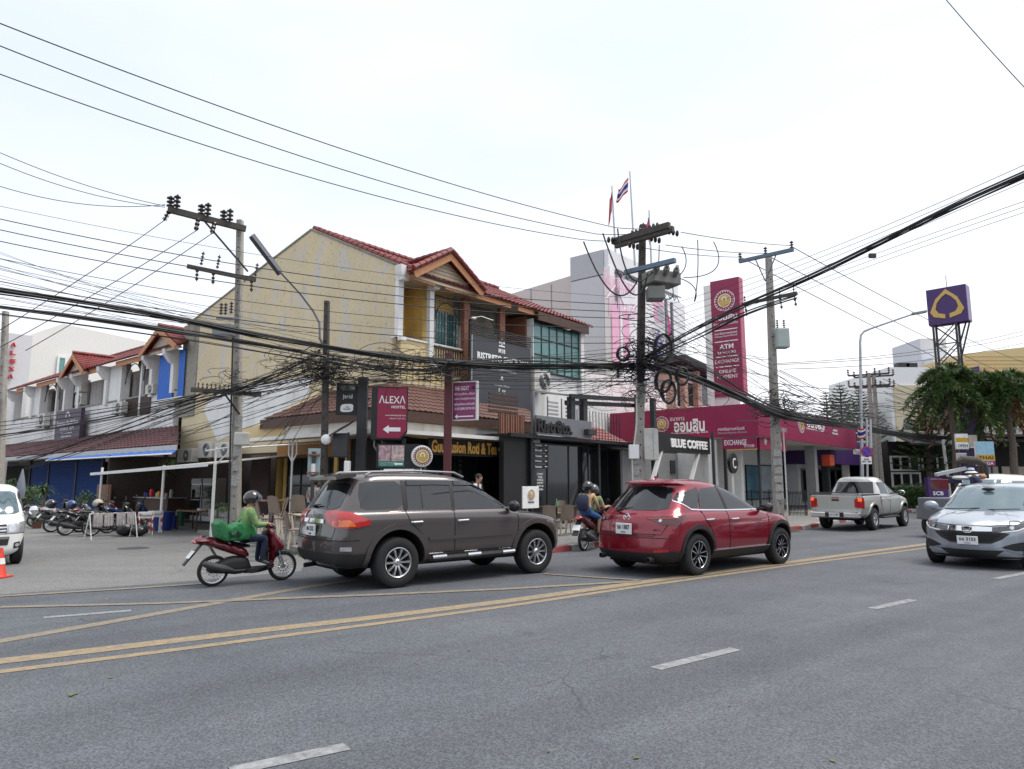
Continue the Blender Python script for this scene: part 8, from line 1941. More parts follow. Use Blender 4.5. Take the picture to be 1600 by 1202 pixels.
# --- parked scooters and motorbikes at left
pk=[(52,824,'bike_black','bike_white','white trimmed black scooter half behind the white van'),(78,832,'bike_grey','bike_black','grey parked scooter, second from the white van'),(100,837,'bike_black','bike_grey','black and silver parked scooter in the middle of the parked line'),(122,832,'bike_red','bike_black','red parked scooter with dark seat in front of the blue shutters'),(140,838,'bike_black','bike_red','long black parked motorbike with a pale helmet on its mirror'),(172,830,'bike_blue','bike_black','dark blue parked scooter behind the towel rack')]
for i,(px,py,c,c2,lb)in enumerate(pk):
    g=G(px,py);T=Matrix.Translation(g)@Matrix.Rotation(R(50+(i*37%17)-8+(0 if i!=4 else-25)),4,'Z')@Matrix.Translation((.6,0,0))@SM(.92)@Matrix.Rotation(R(6),4,'X')
    scooter(T,lb,c,c2)
    if i==4:HT=T
def loose_helmet(T,label,m,vm='tint'):
    t=thing('helmet',label,'helmet',T);mb=MB(T);vs=[];nu,nv=20,8;r=.14
    for k in range(nv+1):
        for j in range(nu):a=2*math.pi*j/nu;b=(R(80)if math.cos(a)>.5 else R(125))*k/nv+.001;vs.append((r*1.1*math.sin(b)*math.cos(a),r*math.sin(b)*math.sin(a),r*math.cos(b)))
    mb.add(vs,[(k*nu+j,(k+1)*nu+j,(k+1)*nu+(j+1)%nu,k*nu+(j+1)%nu)for k in range(nv)for j in range(nu)]);mb.obj('shell',M[m],t,smooth=True)
    mb=MB(T);mb.ball((0,0,-.01),(.12,.12,.12),12,8);mb.obj('lining',M['trim'],t,smooth=True)
loose_helmet(Matrix.Translation(at(153,787,(HT.translation).y+.25)),'pale helmet with red stripe hung on the long black motorbike','beige_plastic')
loose_helmet(Matrix.Translation(at(80,788,20.8)),'dark helmet resting on a parked scooter beside the white van','helmet_black')
loose_helmet(Matrix.Translation(at(112,789,20.6)),'blue grey helmet resting on the red parked scooter','bike_blue')
# ================================================================= CAFE FURNITURE, STREET CLUTTER
def make_chair(T,label,m='taupe_plastic',m2='beige_plastic'):
    t=thing('plastic_chair',label,'chair',T,'plastic chairs of the roti cafe');mb=MB(T);mb.bbox(-.21,.21,-.21,.21,.41,.445,.015);mb.obj('seat',M[m],t)
    mb=MB(T);n=8;vs=[]
    for k in range(6):
        for j in range(n+1):y=-.2+.4*j/n;vs.append((-.2-.02*k-.03*(1-(y/.2)**2)*0-(.04*(y/.2)**2)*-1,y*(1-.03*k),.44+.42*k/5-(.03*(y/.2)**2 if k==5 else 0)))
    k2=len(vs);vs+=[(x-.018,y,z)for x,y,z in vs];fs=[(k*(n+1)+j,k*(n+1)+j+1,(k+1)*(n+1)+j+1,(k+1)*(n+1)+j)for k in range(5)for j in range(n)]
    fs+=[tuple(i+k2 for i in reversed(f))for f in fs];mb.add(vs,fs);mb.obj('backrest',M[m],t,smooth=True)
    for sx in(-1,1):
        for sy in(-1,1):mb=MB(T);mb.bar((sx*.17,sy*.17,.42),(sx*.22,sy*.21,0),.045,.035,(0,1,0));mb.obj('leg',M[m2],t)
    return t
proto=None
chairs=[(413,838,.44,40,'on the terrace just right of the concrete pole'),(437,832,.44,60,'on the terrace under the cafe window'),(468,826,.44,90,'on the terrace beside the white canopy post'),(445,851,.125,20,'lower row, left of the dark car tail'),(462,857,.125,30,'lower row, touching the dark car tail'),(424,842,.44,200,'on the terrace with its back to the road'),(862,838,.125,70,'left of the three pale legs beside the dark car bonnet'),(884,836,.125,100,'middle of the cafe chairs beside the welcome board'),(900,834,.125,130,'right behind the pillion rider'),(845,815,.125,250,'behind the welcome board'),(915,822,.125,60,'in the shade in front of the black glass'),(875,822,.125,260,'across the small dark table')]
for i,(px,py,z,rz,lb)in enumerate(chairs):
    g=G(px,py,z);Tm=Matrix.Translation(g)@Matrix.Rotation(R(rz),4,'Z')
    if i==0:proto=make_chair(Tm,'taupe plastic cafe chair '+lb)
    else:copy_tree(proto,None,Tm,'taupe plastic cafe chair '+lb)
def table(g,rz,label,m='beige_plastic',w=.6,l=.8,h=.72):
    T=Matrix.Translation(g)@Matrix.Rotation(R(rz),4,'Z');t=thing('cafe_table',label,'table',T,'cafe tables');mb=MB(T);mb.bbox(-l/2,l/2,-w/2,w/2,h-.03,h,.008);mb.obj('table_top',M[m],t)
    mb=MB(T);mb.cyl((0,0,.02),(0,0,h-.03),.03,8);mb.obj('column',M['black_metal'],t);mb=MB(T);mb.bbox(-.22,.22,-.22,.22,0,.03,.01);mb.obj('foot',M['black_metal'],t);return T
table(G(480,850,.125),40,'pale cafe table in the lower row behind the dark car tail')
table(G(425,826,.44),40,'cafe table inside the terrace by the window','wood')
T2=table(G(870,826,.125),40,'dark cafe table with a green bottle beside the welcome board','wood_dark',.6,1.5)
table(G(742,830,.125),40,'small table in the shade behind the dark car roof','wood_dark')
t=thing('bottle','green sauce bottle standing on the dark cafe table','bottle',T2@Matrix.Translation((0,0,.72)));mb=MB(T2@Matrix.Translation((0,0,.722)));mb.lathe([(0,0),(.035,0),(.035,.12),(.012,.17),(.012,.2),(0,.2)],12);mb.obj('glass',mat('bottle_green',(.05,.3,.1),.1,n=0),t,smooth=True);mb=MB(T2@Matrix.Translation((0,0,.922)));mb.lathe([(0,0),(.014,0),(.014,.02),(0,.02)],10);mb.obj('cap',M['letter_white'],t)
g=G(-3,903);t=thing('traffic_cone','orange red traffic cone at the left edge in front of the white van','cone',Matrix.Translation(g));dm('cone',(.62,.05,.03),.5,n=.08)
mb=MB(Matrix.Translation(g));mb.bbox(-.15,.15,-.15,.15,0,.035,.01);mb.obj('base',M['cone'],t);mb=MB(Matrix.Translation(g));mb.lathe([(.12,.035),(.11,.05),(.03,.5),(.0,.5)],20);mb.obj('cone_body',M['cone'],t,smooth=True)
mb=MB(Matrix.Translation(g));mb.lathe([(.082,.22),(.064,.32)],20,Matrix.Scale(1.03,4));mb.obj('band',M['white_paint'],t)
g=G(168,842);T=Matrix.Translation(g)@Matrix.Rotation(R(58),4,'Z');t=thing('drying_rack','folding rack with grey mop cloths hung out in front of the parked motorbikes','rack',T)
for x in(-.55,.75):
    for s in(-1,1):mb=MB(T);mb.cyl((x,s*.2,0),(x,0,.72),.014,6);mb.obj('leg',M['white_paint'],t)
mb=MB(T);mb.cyl((-.55,0,.72),(.75,0,.72),.014,6);mb.obj('rail',M['white_paint'],t)
dm('cloth_grey',(.34,.32,.32),.9,n=.35,ns=12)
for k,x in enumerate((-.45,-.15,.2,.5)):
    mb=MB(T);n=10;w=.26
    for s in(-1,1):
        vs=[]
        for i in range(n+1):
            xx=x+w*i/n;o=.015*math.sin(i*1.9)
            vs+=[(xx,s*.012,.735),(xx,s*(.03+o),.6),(xx,s*(.045+o*1.3),.36+.03*math.sin(i*2.7+k))]
        mb.add(vs,[(3*i+a,3*i+3+a,3*i+4+a,3*i+1+a)for i in range(n)for a in(0,1)])
    mb.obj('cloth',M['cloth_grey'],t,smooth=True)
dm('bag_black',(.018,.02,.022),.3,n=.2,ns=6,bump=1.0,bs=9)
def rbag(px,py,s,label,fl=1.0):
    g=G(px,py);mb=MB();rn=random.Random(px);n,m_=18,10;vs=[]
    for i in range(m_+1):
        b=math.pi*i/m_
        for j in range(n):a=2*math.pi*j/n;k=1+.09*math.sin(a*5+i)+.05*rn.random();vs.append(g+Vector((s*.5*k*math.sin(b)*math.cos(a),s*.5*k*math.sin(b)*math.sin(a),max(0,s*.42*fl*(1+math.cos(b)*(1 if math.cos(b)>0 else.95))))))
    mb.add(vs,[(i*n+j,(i+1)*n+j,(i+1)*n+(j+1)%n,i*n+(j+1)%n)for i in range(m_)for j in range(n)]);mb.obj('rubbish_bag',M['bag_black'],label=label,cat='rubbish bag',group='rubbish bags',smooth=True,ang=80)
rbag(195,838,.5,'tall black rubbish bag at the left of the pair by the folding barrier');rbag(216,838,.5,'low black rubbish bag in front of the folding barrier',.8)
g=G(214,832);mb=MB(Matrix.Translation(g+Vector((0,0,.38)))@Matrix.Rotation(R(20),4,'Z'));mb.bbox(-.22,.22,-.15,.15,0,.12,.005);mb.obj('cardboard_box',mat('cardboard',(.33,.19,.09),.8,n=.15),label='flattened brown cardboard box lying on the low rubbish bag',cat='box')
for px,py,lb in((226,836,'left red and white folding barrier beside the rubbish bags'),(241,833,'right red and white folding barrier next to the shelter post')):
    g=G(px,py);T=Matrix.Translation(g)@Matrix.Rotation(R(35),4,'Z');t=thing('folding_barrier',lb,'barrier',T,'folding barriers')
    for x in(-.18,.18):
        for s in(-1,1):
            for k in range(6):a=Vector((x,s*.2,0)).lerp(Vector((x,0,.68)),k/6);b=Vector((x,s*.2,0)).lerp(Vector((x,0,.68)),(k+1)/6);mb=MB(T);mb.bar(a,b,.045,.02,(1,0,0));mb.obj('leg_band',M['red']if k%2 else M['white_paint'],t)
    mb=MB(T);mb.bbox(-.22,.22,-.025,.025,.50,.70,.01);mb.obj('plate',M['white_paint'],t);text('ห้ามจอด',T,(0,-.027,.6),.34,.09,M['charcoal'],t)
dm('bin_blue',(.015,.035,.22),.5,n=.1)
for px,py,w,h,lb in((254,829,.6,.62,'large blue tub right of the shelter post'),(270,826,.35,.45,'small blue tub beside the large blue tub')):
    g=G(px,py);T=Matrix.Translation(g);t=thing('tub',lb,'tub',T,'blue tubs');mb=MB(T);r=w/2;mb.lathe([(0,0),(r*.82,0),(r,h),(r*1.06,h),(r*1.06,h-.03),(r*.96,h-.02),(r*.8,.03),(0,.03)],20);mb.obj('body',M['bin_blue'],t,smooth=True)
    mb=MB(T);mb.lathe([(r*1.0,h*.55),(r*.98,h*.5)],20);mb.obj('rib',M['bin_blue'],t)
def bxt(name,label,cat,u0,u1,v0,v1,z0,z1,m,parts=()):
    t=bthing(name,label,cat,(u0+u1)/2,(v0+v1)/2,z0);mb=MB(BF);mb.bbox(u0,u1,v0,v1,z0,z1,.01);mb.obj('body',M[m],t)
    for nm,a,m2 in parts:mb=MB(BF);mb.box(*a);mb.obj(nm,M[m2],t)
    return t
q1=BFI@G(158,820);u_=-3.0
vv=onu(150,780,u_).y;v2=onu(171,780,u_).y
bxt('stall_board','upright brown board standing left of the food stall','board',u_,u_+.06,v2,vv,0,1.5,'wood',[('batten',(u_-.02,u_,v2+.1,v2+.16,0,1.5),'wood_dark')])
va,vb=onu(262,780,-2.2).y,onu(212,780,-2.2).y
bxt('stall_counter','dark food stall counter in the shade under the sheet shelter','counter',-2.2,-1.5,va,vb,0,.95,'wood_dark',[('top',(-2.3,-1.45,va-.05,vb+.05,.95,.99),'galv')])
rn=random.Random(2)
for i in range(9):
    v=va+.2+(vb-va-.4)*i/8;z=.99;h=rn.uniform(.12,.34);c=rn.choice(['letter_grey','bin_blue','gold','red','beige_plastic','leaf']);g=BF@Vector((-1.9+rn.uniform(-.1,.1),v,z))
    T=Matrix.Translation(g);mb=MB(T);r=rn.uniform(.05,.1);mb.lathe([(0,0),(r,0),(r*1.1,h*.7),(r*.7,h),(0,h)],12);mb.obj('stall_pot',M[c],label='pot or jar standing on the dark stall counter, number %s from the right'%('one','two','three','four','five','six','seven','eight','nine')[i],cat='pot',group='pots on the stall counter',smooth=True)
va,vb=onu(316,780,-1.3).y,onu(299,780,-1.3).y
for px0,px1,lb in((298,314,'left glass door fridge under the shelter'),(316,331,'right glass door fridge next to the timber screen')):
    va,vb=onu(px1,780,-1.5).y,onu(px0,780,-1.5).y
    bxt('display_fridge',lb,'fridge',-1.5,-.95,va,vb,.1,1.75,'galv',[('door',(-1.53,-1.5,va+.06,vb-.06,.3,1.5),'tint'),('shelf',(-1.54,-1.53,va+.06,vb-.06,.9,.93),'letter_grey'),('header',(-1.53,-1.5,va+.03,vb-.03,1.55,1.72),'letter_grey')])
va,vb=onu(312,800,-3.6).y,onu(280,800,-3.6).y
bxt('side_table','low cluttered work table left of the terrace wall','table',-3.7,-3.1,va,vb,.62,.66,'wood',[('leg',(-3.68,-3.64,va+.03,va+.07,0,.62),'wood_dark'),('leg',(-3.68,-3.64,vb-.07,vb-.03,0,.62),'wood_dark'),('leg',(-3.15,-3.11,vb-.07,vb-.03,0,.62),'wood_dark'),('leg',(-3.15,-3.11,va+.03,va+.07,0,.62),'wood_dark'),('bowl',(-3.5,-3.3,va+.2,va+.4,.66,.74),'letter_grey')])
mb=MB();g=G(280,822);mb.lathe([(0,0),(.15,0),(.15,.55),(.08,.62),(0,.62)],14,Matrix.Translation(g));mb.obj('gas_cylinder',mat('cyl_green',(.02,.10,.05),.5),label='dark green gas cylinder beside the work table',cat='cylinder',smooth=True)
g=G(27,822);t=thing('folded_parasol','folded grey parasol standing between the van and the plants','parasol',Matrix.Translation(g));mb=MB(Matrix.Translation(g));mb.lathe([(0,1.0),(.12,1.0),(.16,1.3),(.1,1.7),(.02,2.1)],12);mb.obj('canopy',mat('parasol_grey',(.2,.22,.28),.8),t,smooth=True);mb=MB(Matrix.Translation(g));mb.cyl((0,0,0),(0,0,1.1),.025,6);mb.obj('pole',M['galv'],t)
# ================================================================= PLANTS AND TREES
def leaf_cards(mb,c,r,n,size,rn,up=.3,lens=2.2):
    for _ in range(n):
        d=Vector((rn.gauss(0,1),rn.gauss(0,1),rn.gauss(0,1))).normalized();k=rn.random()**.45
        p=c+Vector((d.x*r[0],d.y*r[1],d.z*r[2]))*k;a=(d+Vector((rn.uniform(-.8,.8),rn.uniform(-.8,.8),rn.uniform(-.4,1)))).normalized();b=a.cross(Vector((rn.random()-.5,rn.random()-.5,rn.random()))).normalized()
        s=size*rn.uniform(.6,1.3);mb.m=rn.choice((0,0,0,1,1,2));tip=p+a*s*lens+Vector((0,0,-.3*s))
        mb.add([p,p+a*s*.9+b*s*.35,tip,p+a*s*.9-b*s*.35],[(0,1,2,3)])
LM=[M['leaf'],M['leaf_dark'],M['leaf_yellow']]
def bush(px,py,w,h,label,name='potted_bush',n=500,size=.05,pot=True,cat='plant',z0=.3,lm=None,seed=1):
    g=G(px,py);T=Matrix.Translation(g);t=thing(name,label,cat,T);rn=random.Random(px*7+seed)
    if pot:mb=MB(T);mb.lathe([(0,0),(.14,0),(.18,.28),(.2,.3),(.17,.3),(0,.27)],16);mb.obj('pot',M['roof_brown'],t,smooth=True)
    mb=MB(T)
    for k in range(4):mb.tube([(0,0,.2),(rn.uniform(-.15,.15)*w,rn.uniform(-.15,.15)*w,z0+h*.4),(rn.uniform(-.4,.4)*w,rn.uniform(-.4,.4)*w,z0+h*.75)],[.03,.02,.008],5)
    mb.obj('stems',M['bark'],t,kind='stuff');mb=MB(T)
    for k in range(7):c=Vector((rn.uniform(-.3,.3)*w,rn.uniform(-.3,.3)*w,z0+h*rn.uniform(.3,.8)));leaf_cards(mb,c,(w*.3,w*.3,h*.22),n//7,size,rn)
    mb.obj('foliage',lm or LM,t,kind='stuff')
def strap_plant(px,py,n,L,h0,label,name='spiky_plant',w=.035,trunk=0.0,lm=None,Y=None,droop=.6):
    g=G(px,py);T=Matrix.Translation(g);t=thing(name,label,'plant',T);rn=random.Random(px*3+n)
    mb=MB(T);mb.lathe([(0,0),(.13,0),(.17,.25),(.15,.25),(0,.22)],14);mb.obj('pot',M['roof_brown'],t,smooth=True)
    if trunk:mb=MB(T);mb.tube([(0,0,.2),(.05,0,h0*.6),(0,.03,h0)],[.05,.035,.03],6);mb.obj('trunk',M['bark'],t)
    mb=MB(T)
    for i in range(n):
        a=rn.random()*6.283;el=rn.uniform(.2,1.4);c=Vector((0,0,h0+rn.uniform(-.15,.1)));q=[];l=L*rn.uniform(.6,1.1)
        for k in range(5):s=k/4;q.append(c+Vector((math.cos(a)*l*s*math.cos(el),math.sin(a)*l*s*math.cos(el),l*s*math.sin(el)-droop*l*s*s)))
        sd_=Vector((-math.sin(a),math.cos(a),0));mb.m=rn.choice((0,0,1,2));vs=[]
        for k,p in enumerate(q):ww=w*(.5,1,.9,.6,.05)[k];vs+=[p-sd_*ww,p+sd_*ww]
        mb.add(vs,[(2*k,2*k+1,2*k+3,2*k+2)for k in range(4)])
    mb.obj('leaves',lm or LM,t,kind='stuff')
strap_plant(63,818,130,.75,1.25,'tall drooping palm like pot plant before the first blue shutter','potted_palm',.02,1.2)
bush(127,820,.75,.95,'round leafy pot shrub in front of the middle blue shutter',z0=.35)
strap_plant(95,822,34,.55,.35,'broad leaved yellow green pot plant between the parked scooters','potted_lily',.05,lm=[M['leaf_yellow'],M['leaf'],M['leaf_yellow']])
bush(22,815,1.3,1.6,'dense dark shrub behind the white van at the left edge','shrub',800,.07,False)
bush(45,816,.9,1.3,'dark leafy shrub between the parasol and the first shutter','shrub',500,.07,False)
strap_plant(57,826,26,.4,.3,'small light green pot plant at the foot of the tall potted palm','small_potted_plant',.04)
g=BF@Vector((-2.0,11.5,2.2));T=Matrix.Translation(g);t=thing('hanging_plant','leafy plant hanging in the shade above the food stall','plant',T);rn=random.Random(5);mb=MB(T);leaf_cards(mb,Vector((0,0,0)),(.4,.6,.3),350,.06,rn);mb.obj('foliage',LM,t,kind='stuff');mb=MB(T);mb.cyl((0,0,.2),(0,0,.8),.01,4);mb.obj('hanger',M['black'],t)
bush(666,842,.9,.9,'green shrub under the round lamp sign behind the dark car roof','shrub',450,.05,True,z0=1.0)
for px,lb in((360,'left tuft of leaves in the terrace planter blocks'),(345,'right tuft of leaves in the terrace planter blocks')):
    p=at(px,794,21.6);T=Matrix.Translation(p);t=thing('planter_tuft',lb,'plant',T);mb=MB(T);leaf_cards(mb,Vector((0,0,.02)),(.3,.2,.12),180,.04,random.Random(px));mb.obj('foliage',LM,t,kind='stuff');mb=MB(T);mb.cyl((0,0,-.1),(0,0,.05),.01,4);mb.obj('stem',M['bark'],t)
mb=MB();rn=random.Random(9)
for px,py in[(455+i*6,868+rn.uniform(-4,4))for i in range(12)]+[(1100+i*5,842)for i in range(3)]+[(1225+i*3,832)for i in range(8)]:
    g=G(px,py)
    for k in range(14):a=rn.random()*6.3;l=rn.uniform(.03,.1);b=g+Vector((rn.uniform(-.08,.08),rn.uniform(-.08,.08),.01));mb.add([b-Vector((.006,0,0)),b+Vector((.006,0,0)),b+Vector((math.cos(a)*l*.6,math.sin(a)*l*.6,l))],[(0,1,2)])
mb.obj('weeds',M['leaf_yellow'],kind='stuff',label='dry weeds along the broken pavement edge',cat='weeds')
def palm(px,Y,ytop,ycrown,label,nf=26,L=2.6,seed=1,crown_r=1.0,dens=46):
    b=at(px,780,Y);b.z=0;T=Matrix.Translation(b);top=at(px,ycrown,Y);h=top.z;rn=random.Random(seed);t=thing('palm_tree',label,'tree',T,'bushy palms at the right')
    mb=MB(T);k=14;mb.tube([(.05*math.sin(i),.03*math.cos(i*.7),h*i/k)for i in range(k+1)],[.22-.09*i/k+(.012 if i%2 else 0)for i in range(k+1)],10);mb.obj('trunk',M['bark'],t,smooth=True)
    mb=MB(T);nfr=nf
    for i in range(nfr):
        a=i*2.399+rn.uniform(-.2,.2);el=rn.uniform(-.5,1.4);l=L*rn.uniform(.8,1.12);q=[]
        for s_ in range(9):s=s_/8;q.append(Vector((0,0,h))+Vector((math.cos(a)*l*s*math.cos(el),math.sin(a)*l*s*math.cos(el),l*s*math.sin(el)-.85*l*s*s*(.6+.4*math.cos(el)))))
        rust=3 if el<-.1 and rn.random()<.5 else None
        for j in range(dens*2):
            s=.08+.92*j/(dens*2);kx=min(7,int(s*8));f=s*8-kx;p=q[kx].lerp(q[min(8,kx+1)],f);d=(q[min(8,kx+1)]-q[kx]).normalized()
            th=rn.random()*6.283;sx=d.cross(Vector((0,0,1)));sx=sx.normalized()if sx.length>.05 else Vector((1,0,0));sy=sx.cross(d)
            o=(sx*math.cos(th)+sy*math.sin(th)*.8+d*.7).normalized();ll=(.62*(1-(2*s-1)**2*.45))*rn.uniform(.6,1)*L/2.6;wd=(d.cross(o)).normalized()*.05
            mb.m=rust if rust is not None and rn.random()<.7 else rn.choice((0,0,1,2));e=p+o*ll+Vector((0,0,-.22*ll));mb.add([p-wd,p+wd,e],[(0,1,2)])
    mb.obj('crown',LM+[M['leaf_rust']],t,kind='stuff')
palm(1500,38,575,604,'large bushy palm with drooping rusty fronds left of the pair at right',60,2.8,1)
palm(1540,40,585,612,'bushy palm in the middle, close behind the loaded truck',54,2.6,2)
palm(1590,37,600,612,'bushy palm cropped by the right edge',50,2.6,3)
def conifer(px,Y,ytop,label,w=2.2,seed=1,name='norfolk_pine',ybase=700):
    b=at(px,780,Y);b.z=0;T=Matrix.Translation(b);h=at(px,ytop,Y).z;rn=random.Random(seed);t=thing(name,label,'tree',T,'Norfolk pines behind the bank')
    mb=MB(T);mb.tube([(0,0,0),(0,0,h*.5),(0,0,h)],[.22,.14,.02],8);mb.obj('trunk',M['bark'],t);mb=MB(T);z=h*.3;
    while z<h-.1:
        l=w*(1-(z/h))**.75*1.15+.12;n=7;a0=rn.random()*6
        for i in range(n):
            a=a0+i*6.283/n+rn.uniform(-.15,.15);prev=Vector((0,0,z));d0=Vector((math.cos(a),math.sin(a),0));K=6
            for k in range(1,K+1):
                s=k/K;p=Vector((0,0,z))+d0*l*s+Vector((0,0,.22*l*s*s));mb.m=rn.choice((0,1,1));mb.tube([prev,p],[.035,.03],4,caps=False)
                sd_=Vector((-d0.y,d0.x,0))
                for q in(-1,1):
                    for m_ in range(2):
                        ll=.30*l*(1-s*.55)*rn.uniform(.7,1.1);st=prev.lerp(p,rn.random());e=st+(sd_*q+d0*.6+Vector((0,0,rn.uniform(.1,.5)))).normalized()*ll;mb.add([st-d0*.06,st+d0*.06,e+d0*.02,e-d0*.02],[(0,1,2,3)])
                prev=p
        z+=max(.28,h*.05*(1-z/h)+.16)
    mb.obj('crown',[M['leaf_dark'],M['leaf']],t,kind='stuff')
conifer(1301,62,610,'smallest Norfolk pine, leftmost of the conifers over the magenta roof',2.2,1)
conifer(1324,58,598,'pointed Norfolk pine left of the street lamp pole',3.0,2)
conifer(1353,64,608,'dense Norfolk pine directly behind the street lamp pole',4.0,3)
conifer(1395,70,625,'dark pine between the far poles and the cream building',3.5,4)
conifer(1456,45,606,'Norfolk pine poking out left of the bushy palms',2.4,5)
HG=G(1405,790);HG2=G(1470,786);T=ID;t=thing('clipped_hedge','low clipped green hedge behind the pickup at the far pavement','hedge',Matrix.Translation((HG+HG2)/2));mb=MB();rn=random.Random(3)
A=at(1402,770,40);B=at(1466,770,40);A.z=B.z=0
for i in range(46):c=A.lerp(B,i/45);c.z=.75;leaf_cards(mb,c,(.4,.6,.75),130,.07,rn)
mb.obj('foliage',LM,t,kind='stuff');mb=MB()
for i in range(8):c=A.lerp(B,i/7);mb=MB();mb.cyl((c.x,c.y,0),(c.x,c.y,.8),.05,5);mb.obj('stem',M['bark'],t)
def belt(name,pts,h,label,seed,n=2600):
    mb=MB();rn=random.Random(seed)
    for(x0,y0),(x1,y1)in zip(pts,pts[1:]):
        L=math.hypot(x1-x0,y1-y0);k=int(L/4)
        for i in range(k):
            f=(i+rn.random())/k;c=Vector((x0+(x1-x0)*f,y0+(y1-y0)*f,0));hh=h*rn.uniform(.5,1.1);c.z=hh*.55;leaf_cards(mb,c,(3.2,3.2,hh*.5),110,.55,rn)
            c.z=.8;leaf_cards(mb,c,(2.5,2.5,1.2),30,.5,rn)
    mb.obj(name,LM,label=label,cat='trees',kind='stuff')
belt('distant_trees',[(60,120),(130,105),(200,90)],7,'far line of trees closing the road at right',1)
belt('distant_trees',[(-130,75),(-60,95)],6,'far line of trees beyond the side street at left',2)
# ================================================================= RIGHT BACKGROUND
def fbox(name,label,cat,px0,px1,pyt,Y,depth,m,extra=None,yaw=0.0):
    a=at(px0,pyt,Y);b=at(px1,pyt,Y);F=Matrix.Translation(((a.x+b.x)/2,Y,0))@Matrix.Rotation(yaw,4,'Z');w=(b.x-a.x)/2;h=a.z
    t=thing(name,label,cat,F);mb=MB(F);mb.box(-w,w,0,depth,0,h);mb.obj('wall',M[m],t);return F,w,h,t
dm('cream_panel',(.62,.54,.38),.8,n=.05);dm('brick_brown',(.17,.065,.05),.85,n=.15);dm('yellow_clad',(.62,.50,.26),.7,n=.06);dm('pale_grey_bld',(.60,.62,.66),.8,n=.04)
F,w,h,t=fbox('cream_building','white framed building with a big blank cream panel behind the far poles','building',1388,1452,574,62,12,'white_clean')
mb=MB(F);mb.box(-w*.85,w*.8,-.12,0,3,h*.86);mb.obj('cream_panel',M['cream_panel'],t)
for x in(-.5,-.1):mb=MB(F);mb.box(w*x,w*x+1,0,.8,h,h+.4);mb.obj('roof_vent',M['charcoal'],t)
F,w,h,t=fbox('stair_tower','pale grey stair tower rising behind the cream panel building','building',1437,1478,529,80,6,'pale_grey_bld')
mb=MB(F);mb.box(-w*.9,w*1.6,-2,0,0,h*.86);mb.obj('roof_room',M['pale_grey_bld'],t)
F,w,h,t=fbox('brown_building','long dark red brown building behind the palms with yellow clad upper floor','building',1478,1660,582,66,14,'brick_brown')
a=at(1506,553,72);b=at(1660,536,72);mb=MB();mb.slab([(a.x,72,h*.9),(b.x,72,h*.9),(b.x,72,b.z),(a.x,72,a.z)],(0,8,0));fixn(mb.obj('yellow_cladding',M['yellow_clad'],t))
for k in range(12):z=h*.92+k*.4;mb=MB();mb.box(a.x+.1,b.x,71.95,72,z,z+.04);mb.obj('cladding_joint',M['gold'],t)if z<a.z-.2 else None
for px in(1500,1575,1592):p=at(px,606,65.9);window(p.x-1.1,p.x+1.1,65.97,p.z-1.0,p.z+1.0,M['glass_teal'],M['white_paint'],2,1,t,F=ID,fw=.15,d=.1)
p0=at(1482,590,64);p1=at(1530,572,64)
mb=MB();mb.slab([(p0.x,64,p0.z-3),(p1.x,64,p0.z-3),(p1.x,64,p1.z),(p0.x,64,p1.z-.6)],(0,1,0));fixn(mb.obj('purple_panel',M['purple'],t))
c=at(1503,583,63.9);mb=MB();mb.tube([c+Vector((-1.1,0,-1.1)),c+Vector((-.9,0,.1)),c+Vector((0,0,1.1)),c+Vector((.9,0,.1)),c+Vector((1.1,0,-1.1))],.16,5);mb.obj('panel_emblem',M['gold'],t)
YT=45;ps=at(1479,475,YT);T=Matrix.Translation((ps.x,ps.y,0))@Matrix.Rotation(R(-2),4,'Z');S=1090/YT;w=27.5/S;zt=at(1479,449,YT).z;zb_=at(1479,505,YT).z
t=thing('tower_sign','purple square sign with gold leaf shaped outline on a dark lattice tower','sign',T);zc_=(zt+zb_)/2;hh=(zt-zb_)/2
T=T@Matrix.Rotation(R(-44),4,'Z');w*=1.02
mb=MB(T);mb.box(-w,w,0,.9,zb_,zt+.0);mb.obj('box',M['purple'],t);mb=MB(T);mb.box(w,w+.03,.02,.88,zb_+.05,zt-.05);mb.obj('side',mat('lilac_grey',(.30,.26,.38),.6),t)
outer=[(0,.78),(.50,.32),(.78,-.32),(.62,-.58),(.10,-.72),(.10,-.50),(.38,-.42),(.52,-.2),(.45,.10),(.22,.38),(0,.54)]
for s in(1,-1):mb=MB(T);mb.slab([(x*w*s-(0 if x else 0),-.002,zc_+z*hh)for x,z in[(max(x,.0)*1.1,z*1.08+.05)for x,z in outer]],(0,-.05,0));fixn(mb.obj('leaf_emblem',M['gold'],t))
lx=[-w*.78,w*.05]
for x in(-w*.8,w*.35):
    for y in(.1,.8):mb=MB(T);mb.bar((x,y,0),(x,y,zb_),.12,.12,(1,0,0));mb.obj('tower_leg',M['charcoal'],t)
nz_=9;dz=zb_/nz_
for k in range(nz_):
    z=k*dz
    for y in(.1,.8):
        mb=MB(T);mb.bar((-w*.8,y,z),(w*.35,y,z+dz),.06,.06);mb.obj('brace',M['charcoal'],t);mb=MB(T);mb.bar((w*.35,y,z),(-w*.8,y,z+dz),.06,.06);mb.obj('brace',M['charcoal'],t)
    mb=MB(T);mb.bar((-w*.8,.1,z+dz),(w*.35,.1,z+dz),.07,.07);mb.obj('brace',M['charcoal'],t)
for a,b in(((w*.35,.4,zb_-2.6),(w*.98,.4,zb_)),((w*.35,.4,zb_-1.6),(w*.8,.4,zb_))):mb=MB(T);mb.bar(a,b,.09,.09);mb.obj('strut',M['charcoal'],t)
mb=MB(T);mb.cyl((0,.4,zt),(0,.4,zt+.9),.02,5);mb.obj('lightning_rod',M['charcoal'],t)
